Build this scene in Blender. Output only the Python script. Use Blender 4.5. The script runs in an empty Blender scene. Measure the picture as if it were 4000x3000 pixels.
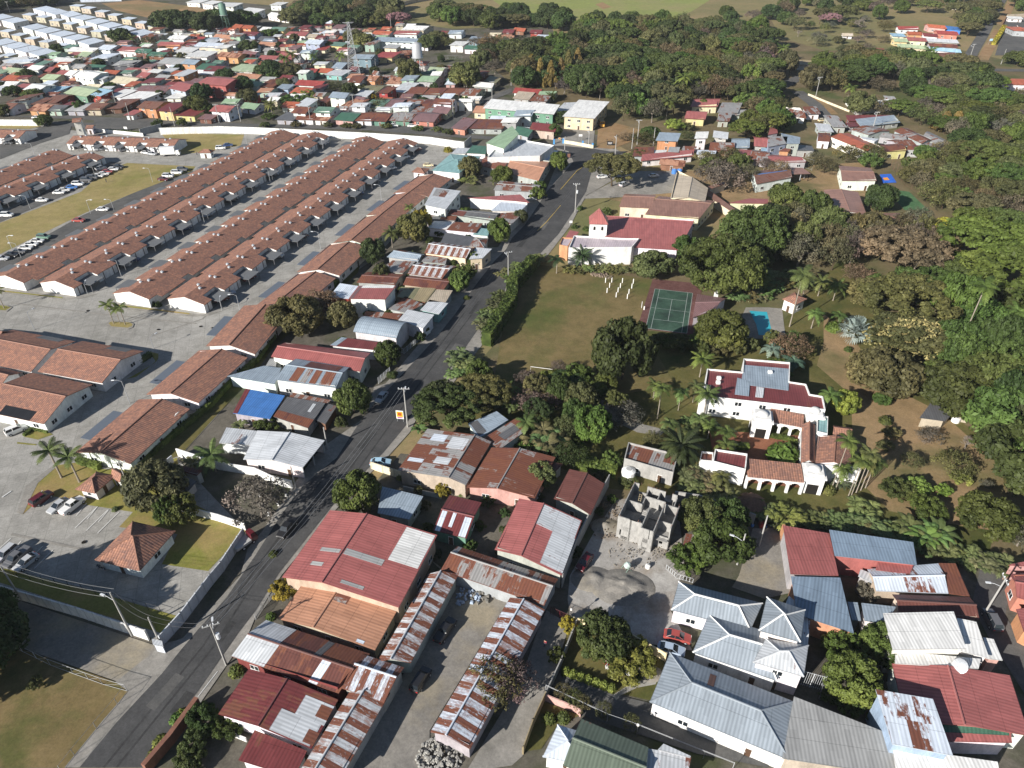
import bpy, bmesh, math, random
from mathutils import Vector, Matrix, noise
from mathutils.geometry import tessellate_polygon
SC = bpy.context.scene
COL = SC.collection
R = math.radians
rnd = random.Random(7)
NO = lambda i: 'first second third fourth fifth sixth seventh eighth ninth tenth eleventh twelfth thirteenth fourteenth fifteenth sixteenth seventeenth eighteenth nineteenth twentieth twenty-first twenty-second twenty-third twenty-fourth twenty-fifth twenty-sixth twenty-seventh twenty-eighth twenty-ninth thirtieth'.split()[i - 1]
# ---------------------------------------------------------------- camera
CH, FPX, PITCH = 102.0, 2800.0, math.atan(2015 / 2800.0)
cd = bpy.data.cameras.new("camera"); cam = bpy.data.objects.new("camera", cd); COL.objects.link(cam)
cd.sensor_width = 36.0; cd.lens = FPX / 4000 * 36; cd.clip_start = 1; cd.clip_end = 6000
cam.location = (0, 0, CH); cam.rotation_euler = (math.pi / 2 - PITCH, 0, 0); SC.camera = cam
# ---------------------------------------------------------------- sky, sun, exposure
SUN_EL, SUN_AZ = R(25.5), R(42 + 180)          # azimuth of the sun seen from the scene, counter-clockwise from +x
w = bpy.data.worlds.new("World"); SC.world = w; w.use_nodes = True
nt = w.node_tree; bg = nt.nodes["Background"]; sky = nt.nodes.new("ShaderNodeTexSky")
sky.sky_type = 'NISHITA'; sky.sun_disc = False; sky.sun_elevation = SUN_EL; sky.sun_rotation = math.pi / 2 - SUN_AZ
sky.altitude = 900; sky.air_density = 1.0; sky.dust_density = 0.6
nt.links.new(sky.outputs[0], bg.inputs[0]); bg.inputs[1].default_value = 0.055
sl = bpy.data.lights.new("sun", 'SUN'); sl.energy = 5.0; sl.angle = R(0.5); sl.color = (1.0, 0.955, 0.89)
so = bpy.data.objects.new("sun", sl); COL.objects.link(so)
sd = Vector((math.cos(SUN_AZ) * math.cos(SUN_EL), math.sin(SUN_AZ) * math.cos(SUN_EL), math.sin(SUN_EL)))
so.rotation_euler = sd.to_track_quat('Z', 'Y').to_euler(); so.location = (-200, -200, 300)
vs = SC.view_settings; vs.view_transform = 'Standard'; vs.look = 'None'; vs.gamma = 1; vs.exposure = 0.78
SC.cycles.max_bounces = 4; SC.cycles.diffuse_bounces = 2; SC.cycles.glossy_bounces = 2; SC.cycles.transparent_max_bounces = 4
# ---------------------------------------------------------------- picture point -> place on the ground
# the photograph was measured in 16 tiles; "21" is column 2, row 1; W gives the world point at height z
def W(c, x, y, z=0.0):
    px = int(c[0]) * 1000 + x / 2.212 - 2000; py = int(c[1]) * 750 + y / 2.212 - 1500
    f = FPX * math.cos(PITCH) - py * math.sin(PITCH); u = -FPX * math.sin(PITCH) - py * math.cos(PITCH)
    t = (CH - z) / -u
    return Vector((px * t, f * t, z))
def PX(p):                                       # world -> photo pixel (used only to word labels)
    y, z = p[1], p[2] - CH
    f = y * math.cos(PITCH) - z * math.sin(PITCH); u = y * math.sin(PITCH) + z * math.cos(PITCH)
    return (2000 + FPX * p[0] / f, 1500 - FPX * u / f)
# ---------------------------------------------------------------- materials
MATS = {}
def nodes(name, rough=0.8, spec=0.2):
    m = bpy.data.materials.new(name); m.use_nodes = True; t = m.node_tree
    b = t.nodes["Principled BSDF"]; b.inputs["Roughness"].default_value = rough
    b.inputs["Specular IOR Level"].default_value = spec
    MATS[name] = m
    return m, t, b
class NG:
    def __init__(s, t): s.t = t
    def n(s, typ, ins=(), **kw):
        n = s.t.nodes.new(typ)
        for k, v in kw.items(): setattr(n, k, v)
        for k, v in (ins.items() if isinstance(ins, dict) else enumerate(ins)):
            if v is None: continue
            if isinstance(v, bpy.types.NodeSocket): s.t.links.new(v, n.inputs[k])
            else: n.inputs[k].default_value = v
        return n
    def m(s, op, a, b=0.0, c=None, clamp=False):
        n = s.n("ShaderNodeMath", (a, b) if c is None else (a, b, c), operation=op); n.use_clamp = clamp
        return n.outputs[0]
    def mix(s, f, a, b, typ='MIX'):
        n = s.t.nodes.new("ShaderNodeMix"); n.data_type = 'RGBA'; n.blend_type = typ
        for k, v in ((0, f), (6, a), (7, b)):
            if isinstance(v, bpy.types.NodeSocket): s.t.links.new(v, n.inputs[k])
            else: n.inputs[k].default_value = v if k == 0 else (*v, 1) if len(v) == 3 else v
        return n.outputs[2]
    def noise(s, vec, scale, detail=4.0, rough=0.6):
        return s.n("ShaderNodeTexNoise", {"Vector": vec, "Scale": scale, "Detail": detail, "Roughness": rough}).outputs[0]
    def ramp(s, f, lo, hi):
        return s.n("ShaderNodeMapRange", {0: f, 1: lo, 2: hi}).outputs[0]
def metal_roof(name, striped=False):
    m, t, b = nodes(name, 0.45, 0.35); g = NG(t)
    uv = g.n("ShaderNodeTexCoord").outputs["UV"]; oi = g.n("ShaderNodeObjectInfo")
    sp = g.n("ShaderNodeSeparateXYZ", (uv,)); u, v = sp.outputs[0], sp.outputs[1]
    off = g.m('MULTIPLY', oi.outputs["Random"], 57.0)
    su = g.m('FLOOR', g.m('DIVIDE', u, 0.82)); sv = g.m('FLOOR', g.m('DIVIDE', g.m('ADD', v, g.m('MULTIPLY', su, 0.9)), 3.1))
    cell = g.n("ShaderNodeCombineXYZ", (su, sv, off)).outputs[0]
    wn = g.n("ShaderNodeTexWhiteNoise", {"Vector": cell}, noise_dimensions='3D').outputs[0]
    big = g.n("ShaderNodeCombineXYZ", (g.m('FLOOR', g.m('DIVIDE', u, 2.6)), g.m('FLOOR', g.m('DIVIDE', v, 4.0)), off)).outputs[0]
    wb = g.n("ShaderNodeTexWhiteNoise", {"Vector": big}, noise_dimensions='3D').outputs[0]
    uo = g.n("ShaderNodeCombineXYZ", (g.m('MULTIPLY', u, 1.0), g.m('MULTIPLY', v, 0.35), off)).outputs[0]
    n1 = g.noise(uo, 0.55, 6.0, 0.7); n2 = g.noise(uo, 3.0, 4.0, 0.7)
    al = oi.outputs["Alpha"]
    if striped:
        st = g.m('FRACT', g.m('ADD', g.m('DIVIDE', u, 2.1), g.m('MULTIPLY', n2, 0.04)))
        k = g.m('LESS_THAN', st, 0.5)
        mask = g.m('MULTIPLY', k, g.ramp(g.m('ADD', n2, g.m('MULTIPLY', wn, 0.1)), 0.32, 0.5))
        mask = g.m('MAXIMUM', mask, g.m('MULTIPLY', g.ramp(g.m('ADD', g.m('MULTIPLY', n1, .5), g.m('MULTIPLY', n2, .5)), 0.46, 0.56), 0.7))
    else:
        s = g.m('ADD', g.m('ADD', g.m('MULTIPLY', n1, 1.1), g.m('MULTIPLY', g.m('SUBTRACT', wn, 0.5), 0.34)),
                g.m('ADD', g.m('MULTIPLY', g.m('SUBTRACT', wb, 0.5), 0.5), g.m('MULTIPLY', g.m('SUBTRACT', n2, 0.5), 0.5)))
        thr = g.m('SUBTRACT', 1.18, g.m('MULTIPLY', al, 1.25))
        mask = g.ramp(g.m('SUBTRACT', s, thr), 0.0, 0.12)
    rib = g.m('ADD', 0.87, g.m('MULTIPLY', g.m('SINE', g.m('MULTIPLY', u, 2 * math.pi / 0.55)), 0.13))
    seam = g.m('SUBTRACT', 1.0, g.m('MULTIPLY', g.m('LESS_THAN', g.m('FRACT', g.m('DIVIDE', v, 3.1)), 0.03), 0.3))
    var = g.m('MULTIPLY', g.m('ADD', 0.86, g.m('MULTIPLY', wn, 0.2)), g.m('MULTIPLY', rib, seam))
    var = g.m('MULTIPLY', var, g.m('ADD', 0.72, g.m('MULTIPLY', n1, 0.55)))
    base = g.mix(1.0, oi.outputs["Color"], g.n("ShaderNodeCombineXYZ", (var, var, var)).outputs[0], 'MULTIPLY')
    rc = g.mix(n2, (0.09, 0.030, 0.020), (0.30, 0.115, 0.06)); rc = g.mix(g.m('MULTIPLY', wn, 0.5), rc, (0.15, 0.055, 0.042))
    rc = g.mix(1.0, rc, g.n("ShaderNodeCombineXYZ", (rib, rib, rib)).outputs[0], 'MULTIPLY')
    t.links.new(g.mix(mask, base, rc), b.inputs["Base Color"])
    t.links.new(g.m('ADD', 0.42, g.m('MULTIPLY', mask, 0.4)), b.inputs["Roughness"])
    bp = g.n("ShaderNodeBump", {"Strength": 0.35, "Distance": 0.05, "Height": rib}); t.links.new(bp.outputs[0], b.inputs["Normal"])
def tile_roof():
    m, t, b = nodes("clay_tile", 0.85, 0.15); g = NG(t)
    uv = g.n("ShaderNodeTexCoord").outputs["UV"]; oi = g.n("ShaderNodeObjectInfo")
    sp = g.n("ShaderNodeSeparateXYZ", (uv,)); u, v = sp.outputs[0], sp.outputs[1]; off = g.m('MULTIPLY', oi.outputs["Random"], 57.0)
    cell = g.n("ShaderNodeCombineXYZ", (g.m('FLOOR', g.m('DIVIDE', u, 0.5)), g.m('FLOOR', g.m('DIVIDE', v, 0.45)), off)).outputs[0]
    wn = g.n("ShaderNodeTexWhiteNoise", {"Vector": cell}, noise_dimensions='3D').outputs[0]
    n1 = g.noise(g.n("ShaderNodeCombineXYZ", (u, v, off)).outputs[0], 0.45, 5.0, 0.7)
    f = g.ramp(g.m('ADD', g.m('MULTIPLY', wn, 0.55), n1), 0.45, 1.05)
    c = g.mix(f, (0.45, 0.225, 0.15), (0.22, 0.13, 0.11))
    c = g.mix(g.m('MULTIPLY', g.ramp(wn, 0.72, 1.0), 0.5), c, (0.42, 0.20, 0.13))
    c = g.mix(g.m('MULTIPLY', g.m('SUBTRACT', 1.0, oi.outputs["Alpha"]), 1.0), c, oi.outputs["Color"])
    rib = g.m('ADD', 0.8, g.m('MULTIPLY', g.m('SINE', g.m('MULTIPLY', u, 2 * math.pi / 0.5)), 0.2))
    row = g.m('SUBTRACT', 1.0, g.m('MULTIPLY', g.m('LESS_THAN', g.m('FRACT', g.m('DIVIDE', v, 0.45)), 0.2), 0.22))
    k = g.m('MULTIPLY', rib, row)
    t.links.new(g.mix(1.0, c, g.n("ShaderNodeCombineXYZ", (k, k, k)).outputs[0], 'MULTIPLY'), b.inputs["Base Color"])
    bp = g.n("ShaderNodeBump", {"Strength": 0.5, "Distance": 0.1, "Height": rib}); t.links.new(bp.outputs[0], b.inputs["Normal"])
def objcol(name, rough, spec, dirt=0.0, metal=0.0, scale=0.6, island=0.0, coat=0.0, trans=0.0):
    m, t, b = nodes(name, rough, spec); g = NG(t); oi = g.n("ShaderNodeObjectInfo")
    c = oi.outputs["Color"]
    if dirt:
        tc = g.n("ShaderNodeTexCoord").outputs["Object"]
        mp = g.n("ShaderNodeMapping", {"Vector": tc, "Scale": (1, 1, 0.4)}).outputs[0]
        n = g.noise(mp, scale, 6.0, 0.7); n2 = g.noise(mp, scale * 7, 3.0, 0.6)
        k = g.m('ADD', 1.0 - dirt, g.m('MULTIPLY', g.ramp(g.m('ADD', g.m('MULTIPLY', n, 0.75), g.m('MULTIPLY', n2, 0.25)), 0.35, 0.6), dirt))
        c = g.mix(1.0, c, g.n("ShaderNodeCombineXYZ", (k, k, k)).outputs[0], 'MULTIPLY')
    if island:
        ge = g.n("ShaderNodeNewGeometry"); r_ = ge.outputs["Random Per Island"]
        k = g.m('ADD', 1.0 - island, g.m('MULTIPLY', r_, 2 * island))
        k = g.m('MULTIPLY', k, g.m('ADD', 0.8, g.m('MULTIPLY', oi.outputs["Random"], 0.4)))
        tc = g.n("ShaderNodeTexCoord").outputs["Object"]
        n = g.noise(tc, 0.35, 2.0); k = g.m('MULTIPLY', k, g.ramp(n, 0.1, 0.75))
        c = g.mix(1.0, c, g.n("ShaderNodeCombineXYZ", (g.m('MULTIPLY', k, g.m('ADD', 0.8, g.m('MULTIPLY', n, 0.5))), k, k)).outputs[0], 'MULTIPLY')
        tr = g.n("ShaderNodeBsdfTranslucent", {0: c}); mx = g.n("ShaderNodeMixShader", {0: 0.22, 1: b.outputs[0], 2: tr.outputs[0]})
        out = [n for n in t.nodes if n.type == 'OUTPUT_MATERIAL'][0]; t.links.new(mx.outputs[0], out.inputs[0])
    t.links.new(c, b.inputs["Base Color"]); b.inputs["Metallic"].default_value = metal
    b.inputs["Coat Weight"].default_value = coat
def ground(name, c1, c2, c3=None, s1=0.05, s2=0.6, rough=0.95, s3=0.02, crack=0, fine=9.0, spec=0.1):
    m, t, b = nodes(name, rough, spec); g = NG(t); P = g.n("ShaderNodeNewGeometry").outputs["Position"]
    n1 = g.noise(P, s1, 5.0, 0.65); n2 = g.noise(P, s2, 5.0, 0.7); n4 = g.noise(P, fine * 0.35, 3.0, 0.7)
    f = g.ramp(g.m('ADD', g.m('MULTIPLY', n1, 0.6), g.m('MULTIPLY', n2, 0.4)), 0.36, 0.62)
    c = g.mix(f, c1, c2)
    if c3: c = g.mix(g.ramp(g.noise(P, s3, 4.0, 0.6), 0.48, 0.66), c, c3)
    k = g.m('MULTIPLY', g.m('ADD', 0.62, g.m('MULTIPLY', n4, 0.76)), g.m('ADD', 0.8, g.m('MULTIPLY', g.ramp(g.noise(P, 0.22, 6.0, 0.75), .3, .7), 0.3)))
    if crack:
        mp = g.n("ShaderNodeMapping", {"Vector": P, "Rotation": (0, 0, R(-16.6))}).outputs[0]
        br = g.n("ShaderNodeTexBrick", {"Vector": mp, "Color1": (1, 1, 1, 1), "Color2": (.9, .9, .9, 1), "Mortar": (.72, .72, .72, 1), "Scale": 1.0,
                 "Mortar Size": 0.05, "Brick Width": 3.6, "Row Height": 3.2}, offset=0.0)
        k = g.m('MULTIPLY', k, br.outputs[0])
    t.links.new(g.mix(1.0, c, g.n("ShaderNodeCombineXYZ", (k, k, k)).outputs[0], 'MULTIPLY'), b.inputs["Base Color"])
metal_roof("metal_roof"); metal_roof("metal_striped", True); tile_roof()
objcol("plaster", 0.85, 0.15, 0.36); objcol("plain", 0.6, 0.3, 0.12, scale=1.5); objcol("block", 0.95, 0.1, 0.4, scale=2.0)
objcol("car_paint", 0.3, 0.5, coat=0.6); objcol("steel", 0.45, 0.5, 0.15, 0.3); objcol("leaf", 0.62, 0.22, island=0.32)
objcol("bark", 0.9, 0.1, 0.35, scale=3.0)
def plain(name, c, rough=0.5, spec=0.4):
    m, t, b = nodes(name, rough, spec); b.inputs["Base Color"].default_value = (*c, 1)
plain("glass", (0.015, 0.02, 0.025), 0.08, 0.8); plain("rubber", (0.015, 0.015, 0.016), 0.8, 0.2); plain("frame_white", (0.7, 0.7, 0.68), 0.6)
plain("lamp_glass", (0.75, 0.72, 0.66), 0.2, 0.6); plain("tail_red", (0.45, 0.02, 0.02), 0.3); plain("skin", (0.42, 0.24, 0.16), 0.6)
plain("chrome", (0.5, 0.5, 0.52), 0.3, 0.6); plain("dark_void", (0.02, 0.018, 0.016), 0.9, 0.05); plain("door_brown", (0.09, 0.05, 0.03), 0.6)
plain("yellow_paint", (0.62, 0.42, 0.05), 0.7, 0.2); plain("worn_paint", (0.27, 0.31, 0.29), 0.9, 0.1); plain("white_paint", (0.62, 0.62, 0.60), 0.7, 0.2)
ground("terrain", (0.29, 0.21, 0.115), (0.20, 0.18, 0.08), (0.13, 0.14, 0.055), 0.02, 0.3, s3=0.006)
ground("asphalt", (0.054, 0.054, 0.055), (0.088, 0.087, 0.086), None, 0.08, 0.5)
ground("asphalt_dark", (0.036, 0.036, 0.037), (0.058, 0.058, 0.057), None, 0.3, 1.2)
ground("asphalt_old", (0.085, 0.085, 0.083), (0.135, 0.13, 0.122), None, 0.07, 0.5)
ground("concrete_slab", (0.26, 0.25, 0.225), (0.37, 0.355, 0.325), None, 0.05, 0.4, crack=1)
ground("sidewalk", (0.20, 0.19, 0.17), (0.31, 0.29, 0.26), None, 0.15, 1.0)
ground("gravel", (0.17, 0.16, 0.145), (0.27, 0.25, 0.22), (0.30, 0.26, 0.19), 0.12, 1.2, s3=0.09)
ground("cement_dust", (0.27, 0.255, 0.235), (0.42, 0.40, 0.37), (0.22, 0.18, 0.14), 0.15, 1.0, s3=0.12)
ground("dry_grass", (0.24, 0.20, 0.075), (0.33, 0.26, 0.12), (0.20, 0.19, 0.06), 0.06, 0.8, s3=0.05)
ground("field_grass", (0.125, 0.105, 0.042), (0.195, 0.145, 0.068), (0.085, 0.098, 0.03), 0.05, 0.5, s3=0.045)
ground("lot_grass", (0.15, 0.115, 0.05), (0.21, 0.155, 0.075), (0.10, 0.10, 0.035), 0.1, 0.9, s3=0.12)
ground("lawn", (0.16, 0.17, 0.035), (0.25, 0.22, 0.07), (0.29, 0.21, 0.09), 0.1, 1.0, s3=0.07)
ground("orchard_ground", (0.22, 0.155, 0.08), (0.31, 0.21, 0.115), (0.14, 0.125, 0.055), 0.08, 0.7, s3=0.05)
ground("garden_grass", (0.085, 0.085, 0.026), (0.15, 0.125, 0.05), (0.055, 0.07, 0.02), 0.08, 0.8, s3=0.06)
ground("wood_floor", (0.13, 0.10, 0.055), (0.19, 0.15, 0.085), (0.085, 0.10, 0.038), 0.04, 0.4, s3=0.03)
ground("meadow", (0.25, 0.28, 0.08), (0.21, 0.23, 0.08), (0.27, 0.24, 0.11), 0.03, 0.3, s3=0.012)
ground("dirt_far", (0.25, 0.15, 0.075), (0.33, 0.22, 0.12), (0.2, 0.16, 0.08), 0.03, 0.3, s3=0.02)
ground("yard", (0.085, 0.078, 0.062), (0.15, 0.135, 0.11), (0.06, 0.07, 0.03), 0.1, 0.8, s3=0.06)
ground("court_green", (0.035, 0.072, 0.052), (0.055, 0.10, 0.072), (0.028, 0.05, 0.04), 0.2, 0.8, s3=0.15)
ground("court_red", (0.10, 0.045, 0.042), (0.15, 0.08, 0.07), None, 0.2, 0.8)
ground("terracotta", (0.20, 0.085, 0.05), (0.27, 0.12, 0.07), None, 0.3, 1.5)
ground("turf", (0.06, 0.13, 0.06), (0.09, 0.17, 0.08), None, 0.2, 0.8)
ground("court_blue", (0.03, 0.12, 0.5), (0.04, 0.15, 0.6), None, 0.2, 0.8); ground("court_orange", (0.75, 0.30, 0.04), (0.8, 0.33, 0.05), None, 0.2, 0.8)
m, t, b = nodes("pool_water", 0.15, 0.3); b.inputs["Base Color"].default_value = (0.04, 0.36, 0.44, 1)
g = NG(t); bp = g.n("ShaderNodeBump", {"Strength": 0.2, "Distance": 0.05, "Height": g.noise(g.n("ShaderNodeNewGeometry").outputs["Position"], 1.5)})
t.links.new(bp.outputs[0], b.inputs["Normal"])
# colour names (linear base colours); roofs: (r, g, b, rust share)
CN = dict(white=(.80,.79,.76), cream=(.72,.64,.46), beige=(.50,.42,.32), grey=(.40,.40,.39), dgrey=(.13,.13,.135), lgrey=(.58,.60,.62), steel=(.30,.36,.42), steelb=(.21,.275,.35),
 whiteb=(.66,.72,.80), pink=(.55,.34,.30), coral=(.52,.22,.16), orange=(.55,.28,.15), red=(.34,.07,.06), rred=(.37,.125,.115), dred=(.19,.05,.05), redo=(.45,.13,.07),
 mint=(.40,.52,.44), green=(.15,.25,.19), dgreen=(.07,.16,.11), lgreen=(.30,.42,.27), pgreen=(.42,.50,.32), wgreen=(.16,.32,.23), teal=(.25,.42,.42), blue=(.07,.20,.50), lblue=(.36,.55,.68), bluew=(.35,.42,.52),
 yellow=(.66,.54,.26), yel2=(.74,.62,.38), brown=(.20,.10,.07), brick=(.25,.12,.085), tan=(.36,.29,.17), olive=(.22,.21,.12), rust=(.34,.33,.32), rustd=(.15,.06,.048), concrete=(.36,.35,.33), maroong=(.24,.14,.14),
 clay=(.50,.26,.165),zinc=(.30,.34,.38), hall=(.30,.165,.125), black=(.02,.02,.022), silver=(.45,.46,.47), maroon=(.10,.01,.015), lilac=(.52,.44,.47), navy=(.03,.06,.16), ygreen=(.30,.36,.05),worn=(.15,.185,.14))
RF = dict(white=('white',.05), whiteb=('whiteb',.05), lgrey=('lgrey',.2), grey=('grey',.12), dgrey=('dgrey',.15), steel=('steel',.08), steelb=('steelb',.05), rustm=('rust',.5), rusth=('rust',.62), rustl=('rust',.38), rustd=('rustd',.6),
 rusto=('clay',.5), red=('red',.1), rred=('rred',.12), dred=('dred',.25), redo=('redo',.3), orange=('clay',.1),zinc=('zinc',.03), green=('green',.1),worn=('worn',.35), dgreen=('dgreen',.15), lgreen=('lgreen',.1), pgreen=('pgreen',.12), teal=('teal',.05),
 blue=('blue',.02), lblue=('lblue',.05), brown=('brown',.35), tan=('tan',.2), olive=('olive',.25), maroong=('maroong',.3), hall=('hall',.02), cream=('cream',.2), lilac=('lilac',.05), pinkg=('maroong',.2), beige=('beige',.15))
# ---------------------------------------------------------------- mesh helpers
class MB:
    def __init__(s): s.v = []; s.f = []; s.uv = []; s.mi = []
    def face(s, pts, uv=None, mi=0):
        n = len(s.v); s.v += [tuple(p) for p in pts]; s.f.append(tuple(range(n, n + len(pts))))
        s.uv.append(uv or [(p[0] + p[1] * .3, p[2]) for p in pts]); s.mi.append(mi)
    def box(s, c, h, rz=0.0, mi=0, taper=1.0):
        cx, cy, cz = c; hx, hy, hz = h; cs, sn = math.cos(rz), math.sin(rz)
        P = []
        for z, k in ((-hz, 1), (hz, taper)):
            for x, y in ((-hx, -hy), (hx, -hy), (hx, hy), (-hx, hy)):
                x *= k; y *= k; P.append((cx + x * cs - y * sn, cy + x * sn + y * cs, cz + z))
        for q in ((0, 3, 2, 1), (4, 5, 6, 7), (0, 1, 5, 4), (1, 2, 6, 5), (2, 3, 7, 6), (3, 0, 4, 7)): s.face([P[i] for i in q], mi=mi)
    def tube(s, pts, r, n=6, mi=0, cap=True):
        rr = r if isinstance(r, (list, tuple)) else [r] * len(pts); rings = []
        for i, p in enumerate(pts):
            p = Vector(p); a = Vector(pts[max(i - 1, 0)]); b = Vector(pts[min(i + 1, len(pts) - 1)]); d = (b - a).normalized()
            x = d.cross(Vector((0, 0, 1))); x = x.normalized() if x.length > 1e-3 else Vector((1, 0, 0)); y = d.cross(x)
            k = len(s.v); s.v += [tuple(p + (x * math.cos(2 * math.pi * j / n) + y * math.sin(2 * math.pi * j / n)) * rr[i]) for j in range(n)]; rings.append(k)
        for a, b in zip(rings, rings[1:]):
            for j in range(n):
                q = (a + j, a + (j + 1) % n, b + (j + 1) % n, b + j); s.f.append(q); s.uv.append([(0, 0)] * 4); s.mi.append(mi)
        if cap:
            for k in (rings[0], rings[-1]): s.f.append(tuple(range(k, k + n))); s.uv.append([(0, 0)] * n); s.mi.append(mi)
    def prism(s, poly, z0, z1, mi=0):                # vertical walls + flat top over a convex polygon
        n = len(poly)
        for i in range(n):
            a, b = poly[i], poly[(i + 1) % n]; s.face([(a[0], a[1], z0), (b[0], b[1], z0), (b[0], b[1], z1), (a[0], a[1], z1)], mi=mi)
        s.face([(p[0], p[1], z1) for p in poly], mi=mi)
    def mesh(s, name, mats, smooth=False):
        me = bpy.data.meshes.new(name); me.from_pydata(s.v, [], s.f)
        ul = me.uv_layers.new(name="UVMap"); flat = []
        for u in s.uv:
            for a in u: flat += [a[0], a[1]]
        ul.data.foreach_set("uv", flat); me.polygons.foreach_set("material_index", s.mi)
        for m in mats: me.materials.append(MATS[m])
        if smooth: me.polygons.foreach_set("use_smooth", [True] * len(s.f))
        me.update(); return me
def put(name, me, parent=None, loc=None, rz=0.0, sc=None, col=None):
    o = bpy.data.objects.new(name, me); COL.objects.link(o)
    if parent is not None: o.parent = parent
    if loc is not None: o.location = loc
    if rz: o.rotation_euler = (0, 0, rz)
    if sc is not None: o.scale = (sc,) * 3 if isinstance(sc, (int, float)) else sc
    if col is not None: o.color = (*col, 1.0) if len(col) == 3 else col
    return o
AUTO = []
def thing(name, label, cat, loc=(0, 0, 0), rz=0.0, group=None, sc=None):
    o = put(name, None, None, loc, rz, sc); o.empty_display_size = 0.3
    return tag(o, label, cat, group)
def tag(o, label, cat, group=None):
    o["category"] = cat
    if label.startswith('~'): AUTO.append((o, label[1:]))
    else: o["label"] = label
    if group: o["group"] = group
    return o
def solo(name, label, cat, mb, mats, col=None, group=None, smooth=False):   # a thing that is one mesh; its origin moves to its base
    k = len(mb.v); cx = sum(v[0] for v in mb.v) / k; cy = sum(v[1] for v in mb.v) / k; cz = min(v[2] for v in mb.v)
    mb.v = [(v[0] - cx, v[1] - cy, v[2] - cz) for v in mb.v]
    return tag(put(name, mb.mesh(name, mats, smooth), None, (cx, cy, cz), 0, None, col), label, cat, group)
def P_(tbl):                                         # "21 100 200, 300 400, 22 5 5" -> list of (tile, x, y)
    out = []; c = None
    for it in tbl.split(','):
        q = it.split()
        if len(q) == 3: c = q[0]; q = q[1:]
        out.append((c, float(q[0]), float(q[1])))
    return out
def pts(tbl, z=0.0): return [W(c, x, y, z) for c, x, y in P_(tbl)]
LV = [0.0]
def sheet(name, tbl, mat, z, kind='structure', label=None, cat=None):
    p = pts(tbl) if isinstance(tbl, str) else [Vector((q[0], q[1], 0)) for q in tbl]
    p = [Vector((q.x, q.y, z)) for q in p]; mb = MB(); mb.v = [tuple(q) for q in p]
    for tri in tessellate_polygon([p]):
        tri = tuple(tri); a, b, c = (p[i] for i in tri)
        if (b - a).cross(c - a).z < 0: tri = tri[::-1]
        mb.f.append(tri); mb.uv.append([(p[i].x, p[i].y) for i in tri]); mb.mi.append(0)
    if kind: 
        o = put(name, mb.mesh(name, [mat])); o["kind"] = kind; return o
    return solo(name, label, cat, mb, [mat])
def strip(pl, w):                                    # polygon around a polyline
    L_, R_ = [], []
    for i, p in enumerate(pl):
        d = (pl[min(i + 1, len(pl) - 1)] - pl[max(i - 1, 0)]); d.z = 0; d.normalize(); n = Vector((-d.y, d.x, 0)) * (w / 2)
        L_.append(p + n); R_.append(p - n)
    return L_ + R_[::-1]


# ---------------------------------------------------------------- the air: a thin even haze
def haze():
    mb = MB(); mb.box((0, 1000, 52), (1600, 1150, 54)); m = bpy.data.materials.new("haze"); m.use_nodes = True; t = m.node_tree; t.nodes.remove(t.nodes["Principled BSDF"])
    v = t.nodes.new("ShaderNodeVolumePrincipled"); v.inputs["Color"].default_value = (.8, .86, .95, 1); v.inputs["Density"].default_value = .00006
    t.links.new(v.outputs[0], t.nodes["Material Output"].inputs["Volume"]); MATS["haze"] = m; put("haze", mb.mesh("haze", ["haze"]))["kind"] = "stuff"
haze()
# ---------------------------------------------------------------- the ground
sheet("terrain", [Vector(q) for q in ((-2500, -300, 0), (2500, -300, 0), (2500, 4000, 0), (-2500, 4000, 0))], "terrain", 0)
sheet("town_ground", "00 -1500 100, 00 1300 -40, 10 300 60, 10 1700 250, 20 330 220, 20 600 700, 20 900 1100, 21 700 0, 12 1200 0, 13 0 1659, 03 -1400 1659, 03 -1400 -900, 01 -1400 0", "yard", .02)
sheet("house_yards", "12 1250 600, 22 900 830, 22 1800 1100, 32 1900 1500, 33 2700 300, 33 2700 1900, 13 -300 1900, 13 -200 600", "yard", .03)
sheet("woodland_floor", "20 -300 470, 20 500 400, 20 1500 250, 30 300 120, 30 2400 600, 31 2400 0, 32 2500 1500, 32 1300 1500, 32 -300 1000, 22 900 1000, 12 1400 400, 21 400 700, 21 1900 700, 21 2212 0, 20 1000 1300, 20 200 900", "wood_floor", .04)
sheet("far_meadow", "10 2100 40, 20 200 130, 20 640 190, 20 1250 210, 20 1550 100, 20 1760 -30, 20 700 -200, 20 -300 -100", "meadow", .05)
sheet("bare_meadow_track", "20 720 40, 20 780 18, 20 860 60, 20 790 80", "dirt_far", .07)
sheet("building_lots", "00 880 30, 00 1200 0, 00 1700 60, 00 2000 160, 00 1400 180, 00 1000 90", "dirt_far", .05)
sheet("hill_clearing", "30 0 130, 30 250 60, 30 1050 80, 30 1700 130, 30 1450 200, 30 1050 420, 30 500 440, 30 120 330", "terrain", .06)
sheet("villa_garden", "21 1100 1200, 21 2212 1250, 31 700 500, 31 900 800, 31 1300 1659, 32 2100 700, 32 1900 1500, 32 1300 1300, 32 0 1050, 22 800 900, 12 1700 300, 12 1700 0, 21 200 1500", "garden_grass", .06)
sheet("orchard_floor", "31 480 1050, 31 760 1300, 31 1000 1659, 32 1500 250, 32 2000 700, 32 2150 1300, 32 1500 1200, 32 1050 1100, 32 850 900, 32 730 600, 32 720 100, 31 420 1500, 31 480 1300", "orchard_ground", .08)
sheet("football_field", "21 150 620, 21 700 690, 21 1230 760, 21 1100 1130, 21 1400 1659, 22 700 150, 12 2000 150, 11 2050 1659, 11 2130 1200, 11 2212 1050, 21 0 800", "field_grass", .10)
sheet("tennis_surround", "21 1215 755, 21 1650 795, 21 1560 1240, 21 1080 1180", "court_red", .13)
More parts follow.
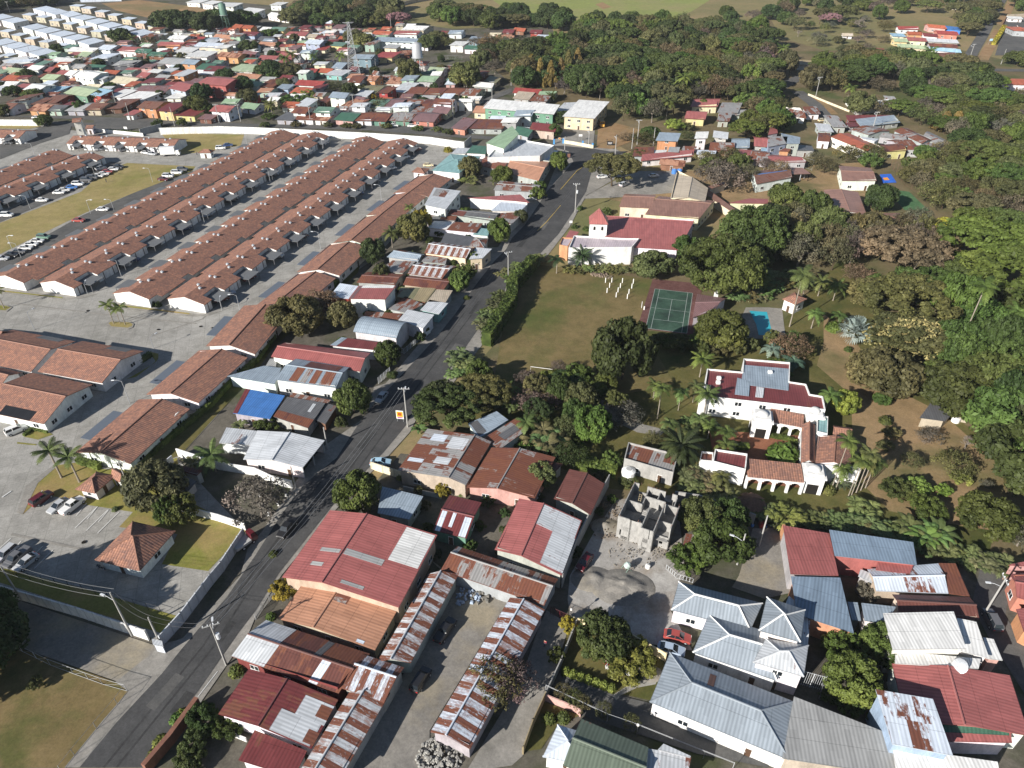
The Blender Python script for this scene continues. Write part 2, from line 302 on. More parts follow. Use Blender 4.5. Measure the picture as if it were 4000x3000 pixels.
CA, CB, CC = W("21", 1155, 1180), W("21", 1510, 1225), W("21", 1235, 840)
sheet("tennis_court_surface", [CA, CB, CB + CC - CA, CC], "court_green", .15)
e1, e2 = (CB - CA), (CC - CA)
k = 0
for a, b_, c_, d_, wd in ((0, 0, 1, 0, .09), (0, 1, 1, 1, .09), (0, 0, 0, 1, .07), (1, 0, 1, 1, .07), (.125, 0, .125, 1, .07), (.875, 0, .875, 1, .07), (.125, .23, .875, .23, .07), (.125, .77, .875, .77, .07), (.5, .23, .5, .77, .07), (0, .5, 1, .5, .05)):
    sheet("court_line", strip([CA + e1 * a + e2 * b_, CA + e1 * c_ + e2 * d_], wd * 1.9), "worn_paint", .17 + .002 * k); k += 1
sheet("pool_deck", "21 2020 1000, 21 2212 1000, 31 120 1010, 31 150 1250, 21 2212 1270, 21 1900 1270", "sidewalk", .12)
sheet("swimming_pool_water", "21 2050 1030, 31 -10 1040, 31 40 1240, 21 2130 1240, 21 2110 1150", "pool_water", .15)
sheet("play_court", "30 965 1510, 30 1060 1505, 30 1110 1580, 30 990 1585", "court_blue", .14); sheet("play_court_spot", "30 990 1540, 30 1030 1535, 30 1050 1558, 30 1005 1560", "court_orange", .16)
sheet("school_turf", "31 1020 0, 30 1060 1640, 31 1220 0, 31 1390 165, 31 1180 160, 31 1090 60", "turf", .14)
sheet("school_yard", "20 1050 1500, 20 2212 1450, 30 900 1400, 31 900 150, 31 1350 260, 31 300 320, 31 0 280, 21 1700 200, 21 800 60", "orchard_ground", .07)
sheet("school_lot", "20 700 1659, 20 1050 1480, 20 1420 1480, 20 1500 1659, 21 900 50, 21 600 60", "sidewalk", .09)
# compound
sheet("compound_paving", "03 -1600 -600, 03 -300 -20, 03 0 100, 03 1380 560, 03 1830 0, 02 2120 1270, 02 1535 650, 02 1900 250, 01 2212 1500, 11 600 850, 11 1000 600, 11 1500 60, 10 1980 1440, 10 1860 1225, 10 1000 1165, 10 0 1150, 00 1390 1140, 00 900 1150, 00 0 1080, 00 -1500 1060, 01 -1600 0", "concrete_slab", .09)
for tb in ("01 -800 800, 01 0 270, 00 700 1659, 00 900 1480, 00 1100 1410, 00 1690 1440, 00 1660 1480, 00 1180 1659, 01 720 190, 01 0 540, 01 -800 980",
           "00 1390 1150, 00 2110 1165, 00 2080 1260, 00 1850 1300, 00 1560 1340, 00 1500 1290", "00 -300 1075, 00 380 1085, 00 260 1115, 00 -300 1110"):
    sheet("dry_lawn", tb, "dry_grass", .12)
sheet("parking_strip", "01 -800 1050, 01 0 600, 01 720 200, 00 1180 1659, 00 1650 1480, 00 1760 1500, 00 1360 1659, 01 0 690, 01 -800 1150", "asphalt_old", .12)
sheet("parking_strip", "01 -500 400, 01 0 265, 00 640 1659, 00 900 1480, 00 1060 1410, 00 960 1400, 00 500 1600, 01 0 200", "asphalt_old", .125)
for tb in ("02 460 710, 02 230 950, 02 150 1110, 02 200 1130, 02 275 1060, 02 470 975, 02 610 1000, 02 700 1040, 02 1150 1110, 02 1030 1240, 02 1110 1250, 02 1535 1300, 02 1400 1560, 02 1800 1620, 02 2125 1270, 02 1600 1000, 02 1530 640, 02 1230 740, 02 870 740, 02 680 680",
           "03 -1000 -420, 02 0 1590, 03 720 110, 03 1530 350, 03 1400 500, 03 0 60, 03 -1000 -330"):
    sheet("compound_lawn", tb, "lawn", .13)
sheet("side_yard_grass", "02 1230 740, 02 1560 620, 02 2212 -100, 11 500 850, 11 900 640, 11 880 700, 02 1900 100, 02 1690 300, 02 1200 720", "garden_grass", .12)
for tb in ("02 470 700, 02 490 720, 02 330 860, 02 290 940, 02 200 1130, 02 150 1110, 02 230 880", ): sheet("sidewalk", tb, "sidewalk", .16)
for tb in ("01 0 850, 01 540 912, 01 545 922, 01 0 862", "01 980 970, 01 1640 1050, 01 1640 1062, 01 980 985", "02 150 505, 02 320 525, 02 310 535, 02 150 520", "02 210 460, 02 290 400, 02 420 420, 02 460 440, 02 330 485", "01 1280 1380, 01 1370 1400, 01 1370 1440, 01 1310 1500, 01 1100 1620, 01 1180 1600, 01 1350 1470"):
    sheet("verge_grass", tb, "lawn", .15)
for tb in ("01 0 840, 01 700 905, 01 860 880, 01 700 925, 01 560 935, 01 0 875", "01 970 960, 01 1720 1060, 01 1930 1030, 01 1800 1075, 01 1650 1080, 01 970 1000"):
    sheet("sidewalk", tb, "sidewalk", .14)
# kerbed palm island
for nm, tb, mt, z in (("traffic_island", "01 920 1140, 01 950 1115, 01 1130 1125, 01 1160 1145, 01 1150 1175, 01 1110 1190, 01 960 1178, 01 925 1160", "sidewalk", .22),
                      ("island_soil", "01 940 1140, 01 960 1125, 01 1125 1133, 01 1148 1148, 01 1140 1165, 01 1105 1178, 01 965 1167", "dry_grass", .23),
                      ("traffic_island", "01 -60 970, 01 60 980, 01 110 1000, 01 60 1040, 01 -60 1030", "sidewalk", .22), ("island_soil", "01 -50 980, 01 60 990, 01 95 1002, 01 50 1028, 01 -50 1020", "lawn", .23)):
    sheet(nm, tb, mt, z)
# roads
sheet("roadside_pavement", "03 560 1659, 03 900 1240, 03 1110 1000, 03 1000 920, 03 1200 760, 03 1400 610, 03 1580 540, 03 1850 250, 03 2080 0, 02 2140 1430, 12 60 1270, 12 320 880, 12 560 560, 12 960 280, 12 1020 30, 11 1120 1659, 11 1440 1280, 11 1600 980, 11 1800 700, 11 1990 480, 21 -120 480, 21 0 290, 21 120 50, 20 290 1659, 20 420 1340, 20 360 1250, 20 700 1270, 20 900 1290, 20 980 1340, 20 1010 1480, 20 700 1659, 21 640 30, 21 500 300, 21 300 560, 21 100 720, 11 2212 850, 11 2090 1130, 11 1950 1330, 11 1700 1659, 12 1540 0, 12 1330 420, 12 1150 620, 12 900 860, 12 690 1090, 12 220 1659, 13 0 350, 03 2150 500, 03 1720 1120, 03 1300 1659", "sidewalk", .14)
sheet("main_road", "03 690 1659, 03 1010 1270, 03 1400 850, 03 1560 650, 03 1720 460, 03 1960 190, 12 0 1480, 12 215 1140, 12 420 870, 12 700 640, 12 880 360, 12 1010 190, 12 1190 0, 11 1450 1380, 11 1560 1260, 11 1720 1060, 11 1830 900, 11 1950 740, 11 2060 600, 11 2160 500, 21 0 400, 21 110 290, 21 230 110, 21 300 0, 20 400 1550, 20 530 1400, 20 490 1310, 20 330 1265, 20 430 1262, 20 700 1288, 20 850 1312, 20 1000 1310, 20 960 1330, 20 740 1385, 20 690 1480, 20 640 1659, 21 520 190, 21 400 370, 21 250 530, 21 150 560, 21 0 690, 11 2120 930, 11 1960 1130, 11 1850 1290, 11 1590 1659, 12 1480 30, 12 1290 370, 12 1100 600, 12 700 1010, 12 200 1640, 13 0 300, 03 2060 500, 03 1720 990, 03 1250 1659", "asphalt", .18)
sheet("town_street", "10 -1400 1040, 00 0 1005, 00 700 1000, 00 1000 1020, 10 0 1075, 10 900 1085, 10 1560 1090, 10 1680 1020, 10 1900 880, 10 2212 760, 10 2212 800, 10 1960 900, 10 1740 1080, 10 1700 1150, 10 2000 1180, 10 2212 1190, 10 2212 1215, 10 1860 1200, 10 1000 1130, 10 0 1100, 00 1390 1085, 00 900 1150, 00 600 1090, 00 0 1035, 10 -1400 1065", "asphalt_old", .16)
sheet("compound_gate_road", "00 380 1090, 00 620 1080, 00 600 1160, 00 350 1240, 00 0 1380, 00 0 1250", "asphalt_old", .17)
sheet("town_street", strip(pts("00 -1400 700, 00 250 760, 00 900 770, 10 0 812, 10 900 862, 10 1800 868, 10 2000 860"), 5.5), "asphalt_old", .15)
for tb in ("00 1000 940, 00 1060 660, 00 1340 545", "10 520 830, 10 760 700, 10 1000 590, 10 1240 510, 10 1400 470", "10 20 560, 10 130 440, 10 330 370, 10 520 330", "10 1600 1110, 10 1760 1000, 10 1900 880", "30 1700 560, 30 1860 300, 30 1960 100, 30 2060 -60, 30 2120 -260", "30 1100 600, 30 1500 600, 30 2212 610, 30 2900 640", "30 540 1060, 30 400 900, 30 250 790", "30 100 760, 30 230 690, 30 360 640"):
    sheet("side_street", strip(pts(tb), 7.5 if tb[:2] == '30' else 5.5), "asphalt_old", .17)
sheet("street_verge", strip(pts("30 560 990, 30 440 880, 30 330 815"), 6), "dirt_far", .12); sheet("roadside_verge", strip(pts("30 1850 520, 30 1960 330, 30 2060 120, 30 2130 -50"), 7), "dirt_far", .12)
sheet("bar_forecourt", "30 1960 480, 30 2060 160, 30 2212 130, 30 2700 500, 30 2212 480", "asphalt_old", .13)
sheet("gravel_lane", "03 -600 100, 03 0 160, 03 1330 600, 03 1530 560, 03 1400 720, 03 1130 960, 03 1060 930, 03 0 560, 03 -800 250", "gravel", .12)
sheet("corner_lot", "03 -900 300, 03 0 570, 03 1060 940, 03 1110 1000, 03 560 1659, 03 -900 1659", "lot_grass", .11)
sheet("shed_courtyard", "12 1480 1500, 13 1780 60, 13 2200 180, 13 1500 1340, 13 1500 1659, 13 700 1700, 13 1115 1110, 13 1340 740, 13 1720 60", "gravel", .12)
sheet("footpath", "23 300 300, 23 500 420, 23 390 760, 23 280 1060, 23 90 1560, 23 0 1640, 23 -400 1700, 23 -50 1120, 23 110 800, 23 230 450", "sidewalk", .13)
sheet("building_site", "22 900 1000, 22 1400 960, 22 1450 1200, 22 1500 1659, 23 1440 50, 23 1370 300, 23 1560 650, 23 1000 560, 23 500 360, 23 480 200, 22 500 1659, 22 700 1300", "cement_dust", .12)
sheet("gated_yard", "22 2080 1250, 32 110 1250, 32 190 1659, 33 190 150, 23 2180 200, 23 1900 100, 22 1960 1659", "gravel", .125)
sheet("garden_lawn", "23 500 420, 23 1000 540, 23 1340 700, 23 1200 1080, 23 880 1010, 23 460 830, 23 400 780", "garden_grass", .14)
sheet("garden_path", "23 860 1040, 23 1050 920, 23 1260 880, 23 1240 940, 23 1080 970, 23 930 1040, 23 900 1080", "concrete_slab", .16)
sheet("drive_lane", "23 330 1000, 23 480 860, 23 860 1020, 23 1180 1100, 23 2212 1500, 23 2212 1659, 23 1600 1540, 23 580 1200, 23 290 1050", "asphalt_old", .15)
sheet("rose_bed_edge", "23 280 1090, 23 590 1210, 23 400 1280, 23 250 1500, 23 100 1520, 23 200 1250", "garden_grass", .14)
sheet("east_street", strip(pts("32 2000 1500, 33 1900 300, 33 2050 560, 33 2212 800, 33 2600 1400"), 5), "asphalt_old", .14)
sheet("cloister_floor", "22 1700 400, 32 280 450, 32 280 900, 22 2000 850, 22 1750 700", "terracotta", .12)
sheet("villa_forecourt", "22 640 130, 22 780 140, 22 1050 330, 22 1330 400, 22 1280 450, 22 1080 420, 22 760 260", "sidewalk", .11)
sheet("bus_yard", "20 730 1280, 20 745 1100, 20 880 1060, 20 1140 1130, 20 1100 1200, 20 860 1290", "dirt_far", .15)
sheet("warehouse_yard", "20 380 1140, 20 590 1060, 20 715 1130, 20 700 1280, 20 370 1250", "sidewalk", .15)
# painted markings
k = 0
def mark(tb, w=.12, mt="white_paint", z=.2, name="road_marking"):
    global k; k += 1; sheet(name, strip(pts(tb), w), mt, z + .001 * (k % 7))
for i in range(7): mark("02 %f %f, 02 %f %f" % (940 - i * 95, 1092 - i * 28 + (0 if i else 0), 850 - i * 95 - 0, 1200 - i * 28), name="parking_line")
for a in ("02 840 1068, 02 650 1252", "02 935 1092, 02 748 1272", "02 1030 1112, 02 845 1295", "02 375 1405, 02 210 1570", "02 460 1440, 02 300 1600", "02 185 1362, 02 90 1470", "02 95 1340, 02 0 1425"): mark(a, name="parking_line")
mark("20 420 1640, 20 560 1480, 20 620 1440", .14, "yellow_paint"); mark("21 420 120, 21 300 260, 21 220 340", .14, "yellow_paint"); mark("02 20 985, 02 100 930", .25); mark("01 1270 660, 01 1560 480", .06)
mark("23 700 900, 23 560 860", .1)
mark("13 -330 830, 13 -500 1050", .1); mark("12 1060 1090, 12 1100 1060", .1)
for c_, x, y in P_("01 760 1030, 01 1370 1193, 01 1735 1166, 01 1840 1178, 02 728 1372, 11 862 325"):
    q = W(c_, x, y); sheet("manhole_cover", [q + Vector((.45 * math.cos(i * .785), .45 * math.sin(i * .785), 0)) for i in range(8)], "dark_void", .2)

r = random.Random(9)
for i, tb in enumerate(("03 1300 1150, 03 1560 860", "03 1500 1200, 03 1650 1010", "03 1900 560, 03 2020 400", "12 240 1250, 12 420 1030", "12 560 960, 12 660 830", "12 900 560, 12 1010 430", "11 1700 1400, 11 1760 1320", "11 1850 1060, 11 1930 950", "21 60 480, 21 130 380", "21 250 330, 21 300 260", "20 560 1500, 20 610 1440")):
    sheet("road_patch", strip(pts(tb), r.uniform(1.0, 2.6)), "asphalt_old" if i % 3 == 0 else "asphalt_dark", .19 + .001 * i)
for i, tb in enumerate(("03 900 1659, 03 1750 620, 12 0 1600, 12 560 850", "03 1010 1659, 03 1830 640, 12 60 1600, 12 640 860", "12 700 900, 12 1250 120, 11 1800 1050", "12 760 920, 12 1320 130, 11 1860 1070")): sheet("tyre_track", strip(pts(tb), .35), "asphalt_dark", .186 + .001 * i)
for i, tb in enumerate(("01 100 960, 01 900 1060, 01 1700 1140", "01 1300 1250, 01 1750 1100, 11 150 500", "02 100 1300, 02 800 1450, 03 700 50")): sheet("tyre_track", strip(pts(tb), .5), "sidewalk", .135 + .001 * i)
# ---------------------------------------------------------------- buildings
def _win(w_, h_, pane=2):
    mb = MB(); mb.box((0, .03, 0), (w_ / 2, .03, h_ / 2), mi=1)
    for i in range(pane):
        x = -w_ / 2 + (i + .5) * w_ / pane; mb.box((x, .06, 0), (w_ / 2 / pane - .06, .012, h_ / 2 - .07), mi=0)
    mb.box((0, .06, -h_ / 2 - .04), (w_ / 2 + .08, .07, .04), mi=1)
    return mb.mesh("window", ["glass", "frame_white"])
WIN = _win(1.5, 1.1); WINS = _win(.8, .8, 1); WINL = _win(2.6, 1.2, 4)
mb = MB(); mb.box((0, .03, 1.03), (.5, .03, 1.03), mi=1); mb.box((0, .06, 1.0), (.42, .015, .96), mi=0); mb.box((.32, .09, 1.0), (.03, .03, .06), mi=1)
DOOR = mb.mesh("door", ["door_brown", "frame_white"])
mb = MB(); mb.box((0, .03, 1.2), (1.5, .03, 1.2), mi=1)
for i in range(8): mb.box((0, .065, .2 + i * .28), (1.42, .012, .1), mi=0)
GAR = mb.mesh("garage_door", ["steel", "frame_white"])
def openings(wt, a, b, h, door=False, step=4.6, floors=1, small=False, ctr=None):
    d = b - a; L = d.length; d.normalize(); n = Vector((d.y, -d.x, 0)); rz = math.atan2(d.y, d.x) + math.pi
    k = max(1, int(L / step)); 
    if L < 2.2: return
    for fl in range(floors):
        for i in range(k):
            p = a + d * (L * (i + .5) / k) + n * .004; z0 = fl * 2.7
            if door and fl == 0 and i == k // 2: put("door", DOOR, wt, (p.x, p.y, .0), rz)
            elif h > 2.0: put("window", WINS if small or L < 4 else WIN, wt, (p.x, p.y, z0 + min(1.55, h * .55)), rz)
HOUSES = []
def house(name, label, cat, tb, h=3.0, kind='g', rise=1.3, rc='rustm', wc='white', ov=.4, mat=None, win=1, rf=.5, patches=(), floors=None, group=None, door=True, cap=True, open_sides=(), wmat="plaster", rust=None, capc=None):
    q = pts(tb, h) if isinstance(tb, str) else list(tb)
    if isinstance(tb, str) and kind == 's' and len(q) == 3:
        t3 = P_(tb); q[2] = W(*t3[2], h + rise)
    a, b, c = q[:3]; d = q[3] if len(q) > 3 else a + c - b
    zs = [h, h, h, h]
    if kind == 's': zs = [h, h, h + rise, h + rise]
    A, B, C_, D_ = [Vector((p.x, p.y, z)) for p, z in zip((a, b, c, d), zs)]
    if (B - A).cross(C_ - B).z < 0: A, B, C_, D_ = B, A, D_, C_; 
    cen = (A + B + C_ + D_) / 4; org = Vector((cen.x, cen.y, 0))
    A, B, C_, D_ = A - org, B - org, C_ - org, D_ - org
    r1 = A.lerp(D_, rf); r2 = B.lerp(C_, rf); zt = h + rise
    root = thing(name, label, cat, org, 0, group); HOUSES.append((root, rc, wc))
    m = mat or "metal_roof"; ud = (B - A).normalized(); wid = ((D_ - A).length + (C_ - B).length) / 2; L = (B - A).length
    mb = MB(); th = .14
    def slope(P):                                        # P[0], P[1] on the eave; extrude down a little for thickness
        e = (P[1] - P[0]).normalized(); vd = (P[2] - P[1]); vd = (vd - e * vd.dot(e)).normalized()
        uv = [((p - P[0]).dot(e), (p - P[0]).dot(vd)) for p in P]
        mb.face(P, uv)
        Q = [p - Vector((0, 0, th)) for p in P]; mb.face(Q[::-1], uv[::-1])
        for i in range(len(P)):
            j = (i + 1) % len(P); mb.face([Q[i], Q[j], P[j], P[i]], [(0, 0), (1, 0), (1, .1), (0, .1)])
    if kind == 'g':
        R1, R2 = Vector((r1.x, r1.y, zt)), Vector((r2.x, r2.y, zt)); slope([A, B, R2, R1]); slope([C_, D_, R1, R2])
    elif kind == 'h':
        k = min(wid / 2, L * .48); R1, R2 = Vector((r1.x, r1.y, zt)) + ud * k, Vector((r2.x, r2.y, zt)) - ud * k
        slope([A, B, R2, R1]); slope([C_, D_, R1, R2]); slope([B, C_, R2]); slope([D_, A, R1])
    elif kind == 'a':
        n = 8; prev = None
        for i in range(n + 1):
            f = i / n; z = h + rise * (1 - (2 * f - 1) ** 2); P1 = A.lerp(D_, f); P2 = B.lerp(C_, f); P1.z = P2.z = z
            if prev: slope([prev[0], prev[1], P2, P1])
            prev = (P1, P2)
    else: slope([A, B, C_, D_])
    col, ru = RF.get(rc, (rc, .1)); col = CN[col]; ru = ru if rust is None else rust
    if m == "clay_tile": ru = 1.0
    jit = .9 + .2 * rnd.random()
    ro = put("roof", mb.mesh("roof", [m]), root, None, 0, None, (*[x * jit for x in col], ru))
    if kind in 'gh' and cap:
        cb = MB(); cb.tube([R1 + Vector((0, 0, .02)), R2 + Vector((0, 0, .02))], .16, 6)
        if kind == 'h':
            for e0, r0 in ((A, R1), (D_, R1), (B, R2), (C_, R2)): cb.tube([e0, r0 + Vector((0, 0, .02))], .13, 5)
        put("ridge_cap", cb.mesh("ridge_cap", ["plain"]), ro, None, 0, None, capc or tuple(x * .8 + .02 for x in ((.3, .14, .09) if m == "clay_tile" else col)))
    # patches of other sheets, skylights, panels: (side, u0, v0, u1, v1, colour, rust)
    for pi, (sd_, u0, v0, u1, v1, pc, pr) in enumerate(patches):
        if kind == 's' or kind == 'f': E0, E1, T0, T1 = A, B, D_, C_
        elif sd_ == 0: E0, E1, T0, T1 = A, B, Vector((r1.x, r1.y, zt)), Vector((r2.x, r2.y, zt))
        else: E0, E1, T0, T1 = D_, C_, Vector((r1.x, r1.y, zt)), Vector((r2.x, r2.y, zt))
        def pp(u, v): return E0.lerp(E1, u).lerp(T0.lerp(T1, u), v) + Vector((0, 0, .035 + .004 * pi))
        pb = MB(); P = [pp(u0, v0), pp(u1, v0), pp(u1, v1), pp(u0, v1)]
        if (P[1] - P[0]).cross(P[2] - P[1]).z < 0: P = P[::-1]
        Lx, Ly = (P[1] - P[0]).length, (P[2] - P[1]).length; pb.face(P, [(0, 0), (Lx, 0), (Lx, Ly), (0, Ly)])
        Q = [p - Vector((0, 0, .03)) for p in P]
        for i in range(4): pb.face([Q[i], Q[(i + 1) % 4], P[(i + 1) % 4], P[i]])
        put("roof_sheet", pb.mesh("roof_sheet", ["metal_roof"]), ro, None, 0, None, (*CN[pc], pr))
    # walls
    vd = (D_ - A).normalized(); vd.z = 0; vd.normalize(); u2 = Vector((ud.x, ud.y, 0)).normalized(); o2 = min(ov, wid * .15, L * .15)
    f = [A + (u2 + vd) * o2, B + (-u2 + vd) * o2, C_ + (-u2 - vd) * o2, D_ + (u2 - vd) * o2]
    def zr(p):                                           # underside of the roof above a footprint point
        t_ = max(0., min(1., (p - A).dot(vd) / max(wid, .1)))
        if kind == 's': return h + rise * t_ - th
        if kind == 'g': return (h + rise * (t_ / rf if t_ < rf else (1 - t_) / (1 - rf))) - th
        if kind == 'a': return h + rise * (1 - (2 * t_ - 1) ** 2) - th
        return h - th
    wb = MB(); edges = [(0, 1), (1, 2), (2, 3), (3, 0)]
    for ei, (i, j) in enumerate(edges):
        if ei in open_sides: continue
        p, q_ = f[i], f[j]; P = [Vector((p.x, p.y, 0)), Vector((q_.x, q_.y, 0)), Vector((q_.x, q_.y, zr(q_)))]
        if ei in (1, 3) and kind in 'ga':
            st = [rf] if kind == 'g' else [.8, .65, .5, .35, .2]
            if ei == 1: st = st if kind == 'g' else st
            ss = sorted(st, reverse=(ei == 1))
            for s_ in ss:
                r_ = (r2 if ei == 1 else r1) + (-u2 if ei == 1 else u2) * o2; base = (B if ei == 1 else A); other = (C_ if ei == 1 else D_)
                m_ = base.lerp(other, s_) + (-u2 if ei == 1 else u2) * o2
                zz = h + rise - th if kind == 'g' else h + rise * (1 - (2 * s_ - 1) ** 2) - th
                P.append(Vector((m_.x, m_.y, zz)))
        P.append(Vector((p.x, p.y, zr(p))))
        wb.face(P)
    wt = put("wall", wb.mesh("wall", [wmat]), root, None, 0, None, tuple(x * (.92 + .14 * rnd.random()) for x in CN[wc]))
    if open_sides:
        for ei in open_sides:
            i, j = edges[ei]; n = max(2, int((f[j] - f[i]).length / 4))
            for k in range(n + 1):
                p = f[i].lerp(f[j], k / n); cb = MB(); cb.box((0, 0, (zr(p)) / 2), (.1, .1, zr(p) / 2)); put("post", cb.mesh("post", ["plain"]), wt, (p.x, p.y, 0), 0, None, CN['silver'])
    if win:
        fl = floors or (2 if h > 5 else 1); dd = door
        for ei, (i, j) in enumerate(edges):
            if ei in open_sides: continue
            e = f[j] - f[i]; n = Vector((e.y, -e.x, 0)).normalized(); mid = (f[i] + f[j]) / 2 + org
            to = Vector((0, 0, 0)) - mid; to.z = 0; to.normalize()
            if n.dot(to) > .12: openings(wt, Vector((f[i].x, f[i].y, 0)), Vector((f[j].x, f[j].y, 0)), h, dd, 4.6 if win == 1 else win, fl); dd = False
    return root
def flatbox(name, label, cat, tb, h, rc='white', wc='white', par=.4, win=1, floors=None, roofmat=None, group=None):   # flat roof behind a parapet
    q = pts(tb, h) if isinstance(tb, str) else list(tb); 
    if len(q) == 3: q.append(q[0] + q[2] - q[1])
    cen = sum(q, Vector()) / len(q); org = Vector((cen.x, cen.y, 0)); q = [p - org for p in q]
    ar = sum(q[i].x * q[(i + 1) % len(q)].y - q[(i + 1) % len(q)].x * q[i].y for i in range(len(q)))
    if ar < 0: q = q[::-1]
    root = thing(name, label, cat, org, 0, group); HOUSES.append((root, rc, wc)); n = len(q)
    wb = MB(); inn = [p * (1 - .25 / max(p.xy.length, .5)) for p in q]
    for i in range(n):
        j = (i + 1) % n; a, b = q[i], q[j]; ai, bi = inn[i], inn[j]; V = lambda p, z: (p.x, p.y, z)
        wb.face([V(a, 0), V(b, 0), V(b, h), V(a, h)]); wb.face([V(a, h), V(b, h), V(bi, h), V(ai, h)]); wb.face([V(bi, h - par), V(ai, h - par), V(ai, h), V(bi, h)])
    wt = put("wall", wb.mesh("wall", ["plaster"]), root, None, 0, None, CN[wc])
    rb = MB(); d0 = (inn[1] - inn[0]).normalized(); d1 = Vector((-d0.y, d0.x, 0)); ps = [Vector((p.x, p.y, h - par)) for p in inn]
    for t3 in tessellate_polygon([ps]): rb.face([ps[i] for i in t3], [((ps[i]).dot(d0), ps[i].dot(d1)) for i in t3])
    col, ru = RF.get(rc, (rc, .1)); put("roof", rb.mesh("roof", [roofmat or "metal_roof"]), root, None, 0, None, (*CN[col], ru if roofmat != 'clay_tile' else 1))
    if win:
        dd = True; fl = floors or (2 if h > 5 else 1)
        for i in range(n):
            a, b = q[i], q[(i + 1) % n]; e = b - a; nn = Vector((e.y, -e.x, 0)).normalized(); to = -((a + b) / 2 + org); to.z = 0; to.normalize()
            if nn.dot(to) > .12: openings(wt, Vector((a.x, a.y, 0)), Vector((b.x, b.y, 0)), h, dd, 4.6, fl); dd = False
    return root
# ---- clay-tiled terraced houses
U = Vector((math.cos(R(73.2)), math.sin(R(73.2)), 0)); V_ = Vector((math.cos(R(-15.6)), math.sin(R(-15.6)), 0))
mb = MB()
for i in range(6):
    a = i * math.pi / 3; mb.tube([(0, 0, -.15), (0, 0, .12)], .38, 8) if i == 0 else None
for k in range(3):
    z0, z1 = .12 + .14 * k, .12 + .14 * (k + 1); r0, r1_ = (.5, .42, .26)[k], (.42, .26, .05)[k]; mb.tube([(0, 0, z0), (0, 0, z1)], [r0, r1_], 8)
VENT = mb.mesh("roof_vent", ["steel"], True)
ROWHOUSE = {}
def row_meshes(Ln, side, Wd, rec):
    # local frame: x along the row, y towards the street side (times side); ridge at y = 0
    key = (Ln, side, Wd, rec)
    if key in ROWHOUSE: return ROWHOUSE[key]
    s = side; hw = Wd / 2; ze, zt = 2.9, 4.5; sl = (zt - ze) / hw; mb = MB(); x0, x1 = .03, Ln - .03; ra, rb_, rd = rec
    def quad(P):
        if (P[1] - P[0]).cross(P[2] - P[1]).z < 0: P = P[::-1]
        uv = [(p.x, math.hypot(p.y, 0) * 1.03) for p in P]; mb.face(P, uv)
        Q = [p - Vector((0, 0, .16)) for p in P]; mb.face(Q[::-1], uv[::-1])
        for i in range(4): mb.face([Q[i], Q[(i + 1) % 4], P[(i + 1) % 4], P[i]], [(0, 0), (1, 0), (1, .1), (0, .1)])
    Z = lambda y: zt - abs(y) * sl
    def Q4(xa, xb, ya, yb): quad([Vector((xa, ya, Z(ya))), Vector((xb, ya, Z(ya))), Vector((xb, yb, Z(yb))), Vector((xa, yb, Z(yb)))])
    Q4(x0, x1, 0, -s * hw)                                   # rear slope
    yr = s * (hw - rd); Q4(x0, x1, 0, yr)                    # street slope, whole part
    Q4(x0, ra, yr, s * hw); Q4(rb_, x1, yr, s * hw)          # the parts either side of the carport recess
    Q4(x0 + 3.2, x1, -s * hw, -s * (hw + 1.6))               # deeper rear eave
    roof = mb.mesh("roof", ["clay_tile"])
    wb = MB(); o = .35; yf = s * (hw - o); yb = -s * (hw - o); V3 = lambda x, y, z: Vector((x, y, z)); t = .17
    def wall(xa, ya, xb, yb2): wb.face([V3(xa, ya, 0), V3(xb, yb2, 0), V3(xb, yb2, Z(yb2) - t), V3(xa, ya, Z(ya) - t)])
    yr2 = s * (hw - rd - o)
    for xe in (x0 + .02, x1 - .02): wb.face([V3(xe, yf, 0), V3(xe, yb, 0), V3(xe, yb, Z(yb) - t), V3(xe, 0, zt - t), V3(xe, yf, Z(yf) - t)])
    wall(x0, yb, x1, yb); wall(x0, yf, ra - .3, yf); wall(rb_ + .3, yf, x1, yf); wall(ra - .3, yf, ra - .3, yr2); wall(rb_ + .3, yf, rb_ + .3, yr2); wall(ra - .3, yr2, rb_ + .3, yr2)
    wallm = wb.mesh("wall", ["plaster"])
    cb = MB(); cb.box(((ra + rb_) / 2, s * (hw - rd + 2.7), 2.45), ((rb_ - ra) / 2 - .12, 2.75, .06))
    carp = cb.mesh("carport_roof", ["plain"])
    pb = MB(); pb.box((0, 0, 1.2), (.07, .07, 1.2)); post = pb.mesh("carport_post", ["plain"])
    gb = MB(); gb.box((ra + 1.5, yr2 + s * .05, 1.1), (1.2, .04, 1.1)); gb.box((rb_ - 1.3, yr2 + s * .05, 1.3), (.9, .04, .6)); dark = gb.mesh("patio_door", ["glass"])
    strips = []
    for xe in (x0 + (ra - .3 - x0) * .5, rb_ + .3 + (x1 - rb_ - .3) * .5): st = MB(); st.box((xe, yf + s * .03, 1.3), (.14, .03, 1.3)); strips.append(st.mesh("wall_strip", ["plain"]))
    ROWHOUSE[key] = (roof, wallm, carp, post, dark, strips, yf); return ROWHOUSE[key]
